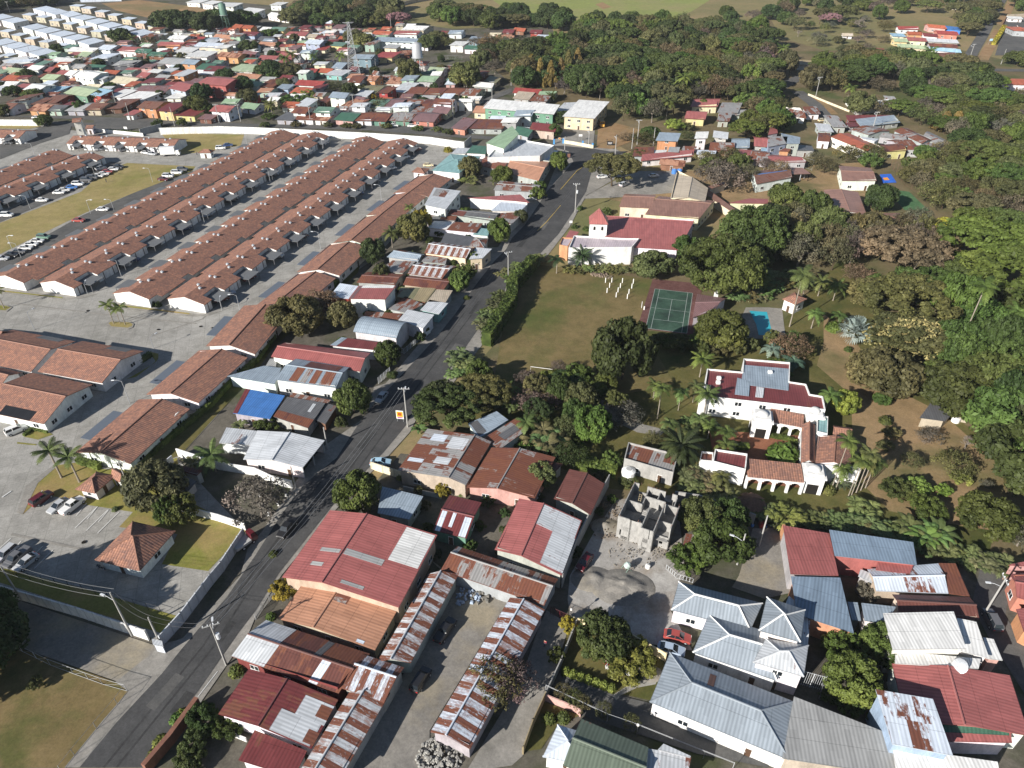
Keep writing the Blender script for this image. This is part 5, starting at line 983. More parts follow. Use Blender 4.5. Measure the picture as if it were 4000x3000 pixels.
# ---------------------------------------------------------------- walled villa
def src(x, y, z=0): return W("00", x * 2.212, y * 2.212, z)
flatbox("villa_main_house", "villa's main block with flat red roof, steel-blue sheets and parapets", "villa", [src(2746, 1545, 5.5), src(3225, 1600, 5.5), src(3215, 1548, 5.5), src(3165, 1540, 5.5), src(3150, 1500, 5.5), src(3084, 1490, 5.5), src(3086, 1415, 5.5), src(2905, 1400, 5.5), src(2900, 1452, 5.5), src(2762, 1440, 5.5)], 5.5, 'dred', 'white', .45)
pb = MB()
def villa_panel(x0, y0, x1, y1, x2, y2, x3, y3, nm, c, z=5.25):
    mb = MB(); P = [src(x, y, z) for x, y in ((x0, y0), (x1, y1), (x2, y2), (x3, y3))]; o = sum(P, Vector()) / 4; Q = [p - o for p in P]
    if (Q[1] - Q[0]).cross(Q[2] - Q[1]).z < 0: Q = Q[::-1]
    d0 = (Q[1] - Q[0]).normalized(); d1 = Vector((-d0.y, d0.x, 0)); mb.face(Q, [(q.dot(d0), q.dot(d1)) for q in Q]); mb.prism([(q.x, q.y) for q in Q], -.08, -.01)
    r_ = HOUSES[-1][0] if not hasattr(villa_panel, 'r') else villa_panel.r; villa_panel.r = r_; put("roof_sheet", mb.mesh("roof_sheet", ["metal_roof"]), r_, o - r_.location, 0, None, (*CN[c], .05))
villa_panel(2895, 1500, 3080, 1525, 3082, 1440, 2905, 1425, "a", 'steel'); villa_panel(2870, 1540, 2925, 1547, 2930, 1490, 2880, 1475, "b", 'steel', 5.3); villa_panel(2950, 1550, 2980, 1553, 2985, 1515, 2955, 1510, "c", 'lgrey', 5.3)
for i, (x, y) in enumerate(((2808, 1483), (2805, 1500), (3008, 1460))):
    p = src(x, y, 5.1); mb = MB(); mb.box((0, 0, .35), (.45, .35, .35)); mb.box((.0, -.36, .35), (.3, .01, .25)); solo("air_conditioner", ("near-left", "lower-left", "right")[i] + " white air conditioner box on the villa's red roof", "air conditioner", mb, ["plain"], CN['white']).location = p
for tb, nm in ((((2748, 1500, 5.5), (2735, 1545, 5.5), (2765, 1550, 5.5)), "white domed corner parapet at the villa's left end"),):
    flatbox("corner_parapet", nm, "wall", [src(*q) for q in tb], 5.5, 'white', 'white', .2, win=0)
def arcade(label, A, B, w_, h, n, roofcol=True):
    # A-B front line (facing the camera), depth w_ behind it
    d = (B - A); L = d.length; d.normalize(); v = Vector((-d.y, d.x, 0)); t = thing("arcade", label, "arcade", A, math.atan2(d.y, d.x)); wb = MB(); bay = L / n
    for y in (0, w_):
        for i in range(n + 1): wb.box((i * bay, y, h / 2), (.28, .22, h / 2))
        wb.box((L / 2, y, h - .3), (L / 2, .2, .3))
        for i in range(n):                                  # arch spandrels
            for k in range(6):
                t_ = (k + .5) / 6; x = i * bay + .28 + (bay - .56) * t_; dz = .9 * (1 - math.sqrt(max(0, 1 - (2 * t_ - 1) ** 2))); wb.box((x, y, h - .6 - dz / 2), ((bay - .56) / 12, .19, dz / 2 + .01))
    put("arches", wb.mesh("arches", ["plaster"]), t, None, 0, None, CN['white']); rb = MB(); Z = h + .02
    for P in ([Vector((-.1, -.3, Z)), Vector((L + .1, -.3, Z)), Vector((L + .1, w_ + .3, Z + .7)), Vector((-.1, w_ + .3, Z + .7))],):
        rb.face(P, [(p.x, p.y) for p in P]); rb.face([p - Vector((0, 0, .12)) for p in P][::-1])
    put("roof", rb.mesh("roof", ["clay_tile"]), t, None, 0, None, (.3, .13, .09, 1)); return t
arcade("villa's near arcade with clay-tile roof and white arches", W("22", 2010, 900), W("32", 270, 950), 4.2, 3.4, 4)
arcade("villa's far arcade with clay-tile roof facing the courtyard", W("22", 2200, 420), W("32", 270, 475), 3.4, 3.4, 3)
thouse("villa's long east wing with clay-tile ridge roof", "32 408 690, 32 408 355, 32 292 350", 3.9, 1.0, ov=.2)
thouse("villa's east hall with weathered clay-tile roof", "32 715 722, 32 725 490, 32 432 452", 4.4, .9, ov=.15)
flatbox("villa_east_room", "villa's white room below the east hall, among slim palms", "villa", "32 430 690, 32 800 745, 32 800 720, 32 735 715", 4.6, 'white', 'white', .3, win=0)
def dome_tower(label, cx, cy, s_, h):
    p = src(cx, cy, 0); t = thing("domed_tower", label, "tower", p, R(-12)); wb = MB(); wb.box((0, 0, h / 2), (s_, s_, h / 2)); wb.box((0, 0, h - .1), (s_ + .25, s_ + .25, .15)); wb.box((0, 0, h + .3), (s_ * .85, s_ * .85, .28))
    put("wall", wb.mesh("wall", ["plaster"]), t, None, 0, None, CN['white']); ab = MB()
    for sx, sy, rz in ((0, -1, 0), (-1, 0, 0)): ab.box((sx * (s_ + .003), sy * (s_ + .003), 1.3), (1.1 if sy else .01, .01 if sy else 1.1, 1.3))
    put("archway", ab.mesh("archway", ["dark_void"]), t); db = MB(); n = 6
    for i in range(n): a0, a1 = i / n * math.pi / 2, (i + 1) / n * math.pi / 2; db.tube([(0, 0, h + .55 + .8 * math.sin(a0)), (0, 0, h + .55 + .8 * math.sin(a1))], [s_ * .62 * math.cos(a0), max(.02, s_ * .62 * math.cos(a1))], 16, cap=False)
    put("dome", db.mesh("dome", ["plaster"], True), t, None, 0, None, CN['white'])
dome_tower("villa's front-left white domed tower by the courtyard", 2962, 1690, 2.0, 4.6); dome_tower("villa's upper-right white domed tower", 3163, 1672, 1.8, 4.4); dome_tower("villa's lower-right white domed tower at the arcade corner", 3160, 1905, 1.9, 4.5)
flatbox("villa_gate_house", "villa's flat-roofed white block with grilled window, left of courtyard", "villa", "22 1735 665, 22 2020 737, 22 2035 602, 22 1755 560", 4.6, 'dred', 'white', .5)
flatbox("villa_side_room", "villa's narrow low white room at its left end", "villa", "22 1622 655, 22 1735 668, 22 1740 590, 22 1640 580", 3.8, 'rustd', 'white', .4, win=0)
flatbox("villa_store_room", "villa's small turquoise-roofed room right of the tower", "villa", "32 425 410, 32 515 430, 32 520 280, 32 430 270", 4.2, 'teal', 'white', .3, win=0)
thouse("villa's small tiled pavilion right of the turquoise-roofed room", "32 560 430, 32 720 452, 32 722 380", 3.4, .6)
p = W("32", 125, 640); shrub(p.x, p.y, 3.9, 'bright', "large oval clipped bush in the villa courtyard", 3.3, "clipped_bush")
hedge("clipped hedge inside the villa's far arcade", "22 2200 455, 32 170 485, 32 260 540", 1.0, 1.0, 'bright', 8); hedge("dark clipped hedge at the courtyard's left edge", "22 1880 560, 22 2040 560", 1.5, 1.4, 'bright', 8)
# palapa
def umbrella_roof(tb, label, r, h, col):
    p = pts(tb)[0]; t = thing("thatched_umbrella", label, "umbrella", p); mb = MB(); r_ = random.Random(3)
    for i in range(90): a = i / 90 * 6.283; d = Vector((math.cos(a), math.sin(a), 0)); s = Vector((-d.y, d.x, 0)); k = r * r_.uniform(.85, 1.1); mb.face([Vector((0, 0, h)), d * k - s * .18 + Vector((0, 0, h - 1.3)), d * k + s * .18 + Vector((0, 0, h - 1.3 + r_.uniform(-.1, .1)))])
    put("canopy", mb.mesh("canopy", ["bark"]), t, None, 0, None, col); mb = MB(); mb.tube([(0, 0, 0), (0, 0, h)], .1, 6); put("pole", mb.mesh("pole", ["bark"]), t, None, 0, None, CN['brown'])
umbrella_roof("22 2060 1075", "brown thatched umbrella beside the villa palms", 2.6, 3.0, (.22, .13, .09)); umbrella_roof("22 1895 130", "small rusty thatched umbrella below the villa's red roof", 1.8, 2.8, (.18, .08, .05))
H("farm_shelter", "weathered grey thatched shelter in the orchard", "shelter", "32 1310 290, 32 1530 320, 32 1600 250, 32 1430 130, 32 1260 140", 2.8, 'f', 0, 'dgrey', 'beige', win=0)
H("small_shelter", "small grey roof beside the weathered orchard shelter", "shelter", "32 1660 262, 32 1760 275, 32 1760 215, 32 1660 205", 2.4, 'f', 0, 'dgrey', 'beige', win=0)
tank("32 1615 325", .0 + .9, 1.2, "white water trough beside the orchard shelter")
H("pool_house", "white pool pavilion with clay-tile pyramid roof", "pavilion", "31 125 925, 31 240 975, 31 335 925, 31 230 865", 3.4, 'h', 1.1, mat="clay_tile", rc='clay', wc='white')
# ---------------------------------------------------------------- church, school, tennis hut
H("church_nave", "church nave with long red metal roof", "church", "21 800 460, 21 1440 500, 21 1580 262, 21 800 212", 5.0, 'g', 1.2, 'rred', 'white', rf=.9, rust=0, ov=.5)
def church_tower():
    p = W("21", 730, 480); p.y += .0; s_ = 2.7; h = 9.5; t = thing("church_tower", "white church bell tower with red pyramid roof", "tower", (p.x, p.y, 0), R(-4)); wb = MB(); wb.box((0, 0, h / 2), (s_, s_, h / 2)); w_ = put("wall", wb.mesh("wall", ["plaster"]), t, None, 0, None, CN['white'])
    rb = MB(); e = s_ + .35
    P = [Vector((-e, -e, h - .1)), Vector((e, -e, h - .1)), Vector((e, e, h - .1)), Vector((-e, e, h - .1))]; a = Vector((0, 0, h + 4.2))
    for i in range(4): rb.face([P[i], P[(i + 1) % 4], a], [(0, 0), (2 * e, 0), (e, 4)])
    put("roof", rb.mesh("roof", ["metal_roof"]), t, None, 0, None, (*CN['rred'], 0)); vb = MB()
    vb.box((0, 0, .45), (.36, .02, .45)); vb.tube([(0, -.02, .9), (0, .02, .9)], .36, 12); V = vb.mesh("arched_window", ["dark_void"])
    for x in (-1.25, 1.25):
        for z in (3.0, 7.3): put("arched_window", V, w_, (x, -s_ - .003, z)); put("arched_window", V, w_, (-s_ - .003, x, z), math.pi / 2)
church_tower()
flatbox("church_annex", "long church hall with lilac roof and tall pale side wall", "hall", "21 490 480, 21 1035 475, 21 1100 400, 21 985 400, 21 535 375", 6.0, 'lilac', 'white', .5, win=0)
flatbox("church_porch", "low church wing with pink-lilac roof at the road", "hall", "21 410 455, 21 480 470, 21 530 395, 21 435 390", 5.0, 'lilac', 'orange', .4, win=0)
H("church_gate_roof", "small red gate canopy beside the church", "shelter", "21 455 400, 21 520 420, 21 580 345, 21 500 330", 3.2, 'f', 0, 'rred', 'white', win=0, rust=0)
H("school_left_block", "school block with brown roof and pale end wall", "school", "21 925 125, 21 1205 140, 21 1245 25, 21 975 15", 4.6, 'g', .8, 'hall', 'cream', rf=.65, rust=0)
H("school_right_block", "long school classroom block with brown roof and window band", "school", "21 1150 192, 21 1620 228, 21 1760 75, 21 1270 35", 4.6, 'g', .9, 'hall', 'cream', rf=.7, rust=0, win=3)
H("school_hall", "school hall with broad beige-brown gabled roof", "school", "20 1695 1625, 20 1670 1740, 20 1365 1725, 20 1420 1490", 5.0, 'g', 1.2, 'beige', 'cream', rust=0, win=0)
H("school_walkway", "long brown covered walkway right of the school hall", "walkway", "20 1670 1650, 20 1850 1585, 20 1830 1570, 20 1650 1620", 3.0, 'f', 0, 'hall', 'cream', rust=0, win=0)
H("school_walkway", "red covered walkway beside the dark green trees", "walkway", "21 1870 95, 21 2050 55, 31 0 60, 31 0 100, 21 2060 95, 21 1900 130", 3.0, 'f', 0, 'rred', 'cream', rust=0, win=0)
H("school_walkway", "sloping brown covered walkway behind the classroom block", "walkway", "21 1640 0, 21 1930 190, 21 1960 170, 21 1700 -20", 3.0, 'f', 0, 'hall', 'cream', rust=0, win=0)
H("school_far_block", "school block with beige roof and white wall beside the play court", "school", "30 640 1560, 30 940 1560, 30 880 1450, 30 610 1430", 4.2, 'g', .8, 'hall', 'white', rust=0)
H("school_east_block", "low school wing with wide beige-pink roof beside the turf pitch", "school", "31 480 -20, 31 560 185, 31 850 185, 31 780 0", 4.0, 'g', .7, 'hall', 'white', rust=0, win=0)
H("school_east_block", "long low school wing with beige-pink roof in front of the turf pitch", "school", "31 650 265, 31 1210 285, 31 1130 180, 31 590 180", 4.0, 'g', .8, 'hall', 'white', rust=0)
H("school_dark_roof_block", "school room with blue-edged dark roof under the grey tree", "school", "30 -100 1590, 30 210 1530, 30 180 1450, 30 -140 1480", 3.8, 'g', .7, 'brown', 'white', patches=((1, .1, .7, .9, .98, 'blue', 0),))
H("open_shelter", "open-sided shelter with brown roof beside the dark school room", "shelter", "30 210 1505, 30 370 1500, 30 300 1450, 30 140 1445", 3.2, 'f', 0, 'hall', 'brown', open_sides=(0, 1, 2, 3), win=0, rust=0)
H("court_pavilion", "brown-roofed pavilion with white chimney beside the tennis court", "pavilion", "21 1560 1085, 21 1740 1030, 21 1850 920, 21 1600 880", 3.2, 'g', .9, 'maroong', 'white', rust=.05)
mb = MB(); mb.box((0, 0, 2.6), (.55, .55, 2.6), taper=.7); mb.box((0, 0, 5.3), (.65, .65, .12)); p = W("21", 1750, 960); solo("chimney_tower", "white tapered chimney on the court pavilion", "chimney", mb, ["plaster"], CN['white']).location = (p.x, p.y, 0)
# goal, posts, net posts
def goal():
    a, b = W("21", 160, 1566), W("21", 345, 1590); mb = MB(); t = thing("football_goal", "white football goal at the near end of the field", "goal", a); d = b - a; mb.tube([(0, 0, 0), (0, 0, 2), (d.x, d.y, 2), (d.x, d.y, 0)], .06, 6); put("frame", mb.mesh("frame", ["plain"]), t, None, 0, None, CN['white'])
goal()
mb = MB(); mb.tube([(0, 0, 0), (0, 0, 1.6), (0, 0, 1.7)], [.13, .13, .05], 6); PST = mb.mesh("field_post", ["plain"])
for i, (x, y) in enumerate(((807, 785), (861, 783), (953, 787), (1047, 793), (842, 828), (935, 831), (1034, 835), (820, 873), (915, 868), (1009, 882), (899, 911), (995, 925))):
    tag(put("field_post", PST, None, W("21", x, y), 0, None, CN['white']), "white post on the football field, %s from the top left, counting by rows" % NO(i + 1), "post", "white posts on the field")
for x, y, h in ((1119, 1005, 2.2), (1141, 1020, 1.2)): mb = MB(); mb.tube([(0, 0, 0), (0, 0, h)], .07 if h > 2 else .18, 6); solo("net_post", ("tall thin" if h > 2 else "short thick") + " white post left of the tennis court", "post", mb, ["plain"], CN['white']).location = W("21", x, y)

H("dark_brown_annex", "dark brown roof at the bottom edge below the oxide-red roof", "house", "03 2060 1590, 13 330 1740, 13 440 1510, 03 2200 1330", 3.0, 'f', 0, 'dred', 'white', win=0, rust=.3)
for i, s in enumerate(("03 -330 760 7 13 round dark", "03 -420 1050 7 15 round dark", "03 -600 600 7 13 round dark")):
    q = s.split(); p = W(q[0], float(q[1]), float(q[2])); tree(p.x, p.y, float(q[3]), float(q[4]), q[5], q[6], "dark tree past the left edge shading the corner lot, %s counting downward" % NO(i + 1))
# ---------------------------------------------------------------- right foreground
H("white_hipped_house", "big house with white-ridged silver hipped roof above the red car", "house", "23 1375 292, 23 2060 470, 23 2165 235, 23 1440 48", 3.6, 'h', 1.5, 'zinc', 'white', rust=0, patches=(), capc=CN['white'])
H("white_hipped_house", "silver hipped wing with porch below the big hipped roof", "house", "23 1560 658, 23 2290 905, 23 2480 560, 23 1700 330", 3.7, 'h', 1.7, 'zinc', 'white', rust=.03, capc=CN['white'])
H("upper_floor_roof", "raised silver pyramid roof on the big hipped house", "house", "33 -80 470, 33 282 572, 33 322 292, 33 -10 180", 6.6, 'h', 1.3, 'zinc', 'white', rust=.05, floors=2, capc=CN['white'])
H("upper_floor_roof", "raised rusty-edged pyramid roof beside the balcony stairs", "house", "33 -130 745, 33 310 872, 33 350 600, 33 -20 540", 5.6, 'h', 1.1, 'lgrey', 'white', rust=.3)
H("grey_sheet_roof", "flat grey rust-stained roof around the raised pyramid roofs", "house", "33 20 560, 33 340 640, 33 370 330, 33 180 170, 33 0 200", 3.9, 'f', 0, 'lgrey', 'white', win=0, rust=.3)
H("long_hipped_house", "long house with grey-blue hipped roof and white walls", "house", "23 1190 1088, 23 2395 1590, 23 2440 1085, 23 1365 660", 3.9, 'h', 1.5, 'zinc', 'white', rust=.02, patches=((1, .35, .25, .4, .8, 'brown', 0),), win=7)
H("grey_ribbed_shed", "broad grey ribbed shed roof right of the long hipped house", "shed", "33 125 1575, 33 1130 1730, 33 1035 1358, 33 225 1040", 4.2, 'f', 0, 'grey', 'beige', win=0, rust=.02)
H("green_roofed_house", "house with worn green and grey ribbed roof at the bottom", "house", "23 440 1635, 23 1130 1900, 23 1180 1480, 23 600 1232", 3.8, 'g', .9, 'worn', 'white', rf=.5, rust=.35)
H("small_blue_roof_porch", "pale blue pyramid porch roof at the bottom", "house", "23 265 1562, 23 660 1640, 23 600 1345, 23 395 1285", 3.4, 'h', .9, 'whiteb', 'white', rust=0)
H("zinc_roofed_annex", "shiny zinc roof right of the worn green roof", "shed", "23 1110 1700, 23 1500 1800, 23 1550 1562, 23 1180 1490", 3.6, 'f', 0, 'lgrey', 'white', win=0, rust=.3)
H("zinc_roofed_annex", "small raised zinc sheet behind the shiny zinc roof", "shed", "23 1260 1500, 23 1540 1570, 23 1545 1555, 23 1310 1448", 3.9, 'f', 0, 'lgrey', 'white', win=0, rust=.1)
H("rust_spotted_block", "tall pale blue block with white rust-spotted roof", "building", "33 1075 1452, 33 1600 1552, 33 1425 1062, 33 930 978", 7.0, 'f', 0, 'whiteb', 'bluew', rust=.42, win=0)
H("white_ribbed_roof", "bright white ribbed roof at the bottom right", "building", "33 1110 1700, 33 2010 1750, 33 1985 1605, 33 1078 1475", 5.0, 'f', 0, 'white', 'white', win=0, rust=0)

H("big_red_roof_house", "large building with red metal roof and satellite dish", "building", "33 1072 756, 33 1190 1260, 33 2260 1380, 33 2090 858", 4.4, 'g', .9, 'rred', 'white', rf=.46, rust=0, win=0)
H("lower_red_roof", "lower dark red roof with green translucent strips", "building", "33 1240 1420, 33 2110 1440, 33 2060 1230, 33 1200 1120", 4.0, 'g', .4, 'rred', 'white', rust=0, win=0, patches=((0, .3, .5, .98, .95, 'dgreen', 0), (1, .3, .2, .85, .8, 'dgreen', 0)))
H("white_tall_house", "tall white house with white ribbed roof", "house", "33 1080 638, 33 1715 628, 33 1605 306, 33 995 320", 6.6, 'f', 0, 'white', 'white', win=0, rust=0)
H("white_lean_to", "white ribbed lean-to right of the tall white house", "house", "33 1650 645, 33 1915 715, 33 1800 396, 33 1632 362", 5.2, 'f', 0, 'white', 'white', win=0, rust=0)
H("white_lean_to", "small white lean-to nearest the side street", "house", "33 1905 715, 33 2028 728, 33 1950 545, 33 1860 530", 4.2, 'f', 0, 'white', 'pink', win=0, rust=0)
H("white_lower_roof", "sloping white roof in front of the tall white house", "house", "33 1100 756, 33 1820 800, 33 1840 715, 33 1100 645", 5.0, 'f', 0, 'white', 'white', win=0, rust=0)
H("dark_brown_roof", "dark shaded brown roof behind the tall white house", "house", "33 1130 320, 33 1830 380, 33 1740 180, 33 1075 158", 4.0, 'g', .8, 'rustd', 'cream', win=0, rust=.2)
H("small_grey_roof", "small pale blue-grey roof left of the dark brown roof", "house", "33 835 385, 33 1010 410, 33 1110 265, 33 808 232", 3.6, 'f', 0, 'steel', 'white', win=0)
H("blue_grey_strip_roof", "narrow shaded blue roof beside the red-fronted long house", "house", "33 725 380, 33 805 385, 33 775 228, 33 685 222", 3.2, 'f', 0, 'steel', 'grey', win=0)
H("white_rusty_roof_house", "wide house with white, rust-streaked roof", "house", "33 935 128, 33 1560 150, 33 1470 -110, 33 860 -60", 3.8, 'g', .7, 'whiteb', 'beige', win=0, rust=.5)
H("brown_roofed_house", "brown rusty roof right of the rust-streaked white roof", "house", "33 1565 150, 33 1745 175, 33 1620 -110, 33 1475 -112", 3.9, 'f', 0, 'rustd', 'beige', win=0)
H("small_grey_shed", "small grey zinc shed with parked bicycle beside", "shed", "33 780 0, 33 900 60, 33 905 -20, 32 800 1600", 3.0, 'f', 0, 'lgrey', 'grey', win=0)
H("steel_blue_roof_house", "pink house with broad steel-blue roof by the palms", "house", "32 578 1482, 32 1286 1562, 32 1255 1366, 32 530 1258", 5.2, 'f', 0, 'steelb', 'rred', floors=2, win=0)
H("pink_roofed_annex", "small raised pink roof in front of the steel-blue roof", "house", "32 930 1605, 32 1225 1640, 32 1260 1562, 32 950 1520", 4.4, 'f', 0, 'rred', 'white', win=0)
H("red_blue_long_house", "long house with red upper half of its roof", "house", "32 195 1640, 32 610 1655, 32 530 1290, 32 130 1220", 4.6, 'f', 0, 'rred', 'grey', win=0, rust=.12)
H("red_blue_long_house", "long house's blue-grey lower half with orange wall", "house", "33 250 330, 33 742 492, 33 625 14, 33 200 2", 4.5, 'f', 0, 'steelb', 'orange', win=0, rust=.02)
H("pink_street_house", "pink house with red roof beyond the side street", "house", "33 2150 180, 33 2500 300, 33 2500 -20, 33 2090 -20", 3.8, 'g', .8, 'rred', 'coral', rust=.05)
H("pink_street_house", "second pink house with red roof further up the side street", "house", "32 2080 1565, 32 2400 1580, 32 2400 1500, 32 2100 1555", 4.0, 'f', .8, 'rred', 'pink', rust=.05)
H("pink_street_house", "orange-walled house at the right edge by the dark street", "house", "33 2145 285, 33 2212 480, 33 2500 600, 33 2500 250", 3.6, 'f', .8, 'rred', 'orange', rust=.05, win=0)
wallrun("orange-topped wall beside the long red and blue house", "32 110 1310, 33 190 0, 33 225 170", 2.8, 'orange', .5)
wallrun("mustard concrete panel wall between garden and cement yard", "23 505 420, 23 760 490, 23 1000 560, 23 1320 740", 2.2, 'yel2', .15, post=2.2)
wallrun("weathered grey wall along the footpath", "23 555 440, 23 420 780, 23 290 1060", 2.0, 'concrete', .2, post=2.4)
wallrun("grey board fence along the footpath's lower half", "23 290 1060, 23 180 1300, 23 95 1540", 2.0, 'tan', .15, post=2.4)
wallrun("pink-red wall between lower house and driveway", "23 290 1075, 23 560 1185, 23 590 1215", 1.6, 'pink', .2)
wallrun("grey concrete wall behind the palms and the block shell", "22 1400 1010, 22 1600 1040, 22 1880 1130, 22 2080 1210", 2.6, 'concrete', .25)
wallrun("tall grey wall between zinc house and building site", "22 830 890, 22 700 1140, 22 560 1420, 22 460 1659, 23 430 100", 3.4, 'concrete', .22)
wallrun("cream yard wall in front of the patched rusty roof", "12 1000 735, 12 1200 800, 12 1500 870, 12 1800 940", 2.0, 'cream', .2, post=2.8)
wallrun("grey yard wall beside the gravel front garden", "12 1600 990, 12 1280 920", 1.2, 'grey', .2)
wallrun("pale wall along the yard of the tall white house", "33 800 740, 33 1070 800", 2.4, 'lgrey', .2)
wallrun("brick-red capped wall beside the road at the bottom", "03 1715 1135, 03 1500 1430, 03 1290 1680", 2.2, 'brick', .7)
wallrun("low white garden wall at the bottom left garden", "03 1890 1330, 03 2130 1430", 1.0, 'white', .2)
fence("red iron gate between footpath and cement yard", "23 330 330, 23 490 400", 2.0, 'maroon', 1.2, nm="iron_gate", cat="gate", bars=.25)
fence("barbed fence with thin poles on the driveway edge", "23 290 1010, 23 820 1260, 23 1080 1350, 23 1650 1580, 23 1900 1680", 2.2, 'silver', 5, rails=(.9, .98))
fence("white picket fence beside the cement mixer", "22 1330 1600, 23 1420 20, 23 1560 60", 1.2, 'lgrey', .5)
fence("iron garden fence before the orange-roofed house", "13 0 380, 13 60 290, 13 120 220, 13 210 110", 1.6, 'silver', 1.2, bars=.3)
fence("grey railing and gate beside the parked white truck", "11 1190 1360, 11 1280 1400, 11 1420 1280", 1.6, 'lgrey', 1.5, bars=.3)
fence("white panel fence at the parked silver car", "11 1060 1659, 11 1160 1570", 2.0, 'lgrey', 1.2, bars=.3)
fence("balcony railing at the raised pyramid roofs", "33 255 935, 33 460 990, 33 470 900", 3.6, 'lgrey', 1.2, nm="railing", bars=.3)
# gutters/stairs
def stairs(label, tb, h, w_=1.1):
    a, b = pts(tb); t = thing("metal_stairs", label, "stairs", a, math.atan2((b - a).y, (b - a).x)); L = (b - a).length; mb = MB(); n = 12
    for i in range(n): mb.box((L * (i + .5) / n, 0, h * (1 - (i + .5) / n)), (L / n / 2, w_ / 2, .04))
    for s in (-1, 1): mb.tube([(0, s * w_ / 2, h), (L, s * w_ / 2, .1)], .06, 4); mb.tube([(0, s * w_ / 2, h + .9), (L, s * w_ / 2, 1.0)], .03, 4)
    put("steps", mb.mesh("steps", ["plain"]), t, None, 0, None, CN['dgrey'])
stairs("dark outdoor stairs below the balcony railing", "33 500 900, 33 470 1080", 3.2)
def inside(p, poly):
    c = False; n = len(poly)
    for i in range(n):
        a, b = poly[i], poly[i - 1]
        if (a.y > p[1]) != (b.y > p[1]) and p[0] < (b.x - a.x) * (p[1] - a.y) / (b.y - a.y) + a.x: c = not c
    return c
# ---------------------------------------------------------------- far town: near eave line, depth, height
def quad_from(c, x1, y1, x2, y2, D, h, ang):
    h0 = h; a, b = W(c, x1, y1, h), W(c, x2, y2, h); j = rnd.uniform(-.05, .05) * (b - a).length; a.y += j; b.y -= j; v = Vector((math.cos(ang), math.sin(ang), 0)) * D
    return [a, b, b + v, a + v]
ROOFW = dict(white="white roof", whiteb="bluish-white roof", lgrey="pale grey roof", grey="grey roof", dgrey="dark grey roof", steel="steel-grey roof", steelb="blue-grey roof", rustm="rusty roof", rusth="patchy rusty roof", rustl="grey rusting roof", rustd="dark rusty roof",
  rusto="orange-rust roof", red="red roof", rred="dull red roof", dred="dark red roof", redo="rust-red roof", orange="orange roof", green="green roof", dgreen="dark green roof", lgreen="light green roof", pgreen="pale green roof", teal="teal roof", blue="blue roof",
  lblue="light blue roof", brown="brown roof", tan="tan roof", olive="olive roof", maroong="maroon-grey roof", pinkg="pinkish-grey roof", beige="beige roof", cream="cream roof", hall="earth-brown roof")
WALLW = dict(white="white", cream="cream", beige="beige", grey="grey", dgrey="dark grey", pink="pink", coral="coral", orange="orange", red="red", mint="mint-green", green="green", wgreen="green", yellow="yellow", yel2="yellow", brown="brown", brick="brick-red", blue="bright blue", bluew="blue-grey", teal="teal", steelb="blue", rred="deep red")
def far(tile, ang, table, grp):
    for row in table.strip().split(';'):
        q = row.split()
        if not q: continue
        x1, y1, x2, y2, D, h = map(float, q[:6]); kind, rc, wc = q[6:9]
        h *= .88; Q = quad_from(tile, x1, y1, x2, y2, D * 1.18, h, R(ang + rnd.uniform(-5, 5))); small = (Q[1] - Q[0]).length < 5
        house("two_storey_house" if h >= 4.4 else "small_house" if small else "town_house", "~%s%s house with %s" % ("two-storey " if h >= 4.4 else "small " if small else "", WALLW[wc], ROOFW[rc]), "house", Q, h, kind, {'g': 1.5, 's': .9, 'h': 1.5, 'f': 0}[kind], rc, wc, ov=.8, cap=False, group=grp, win=1, floors=2 if h >= 4.4 else 1)
G1 = "houses of the town beyond the white wall"
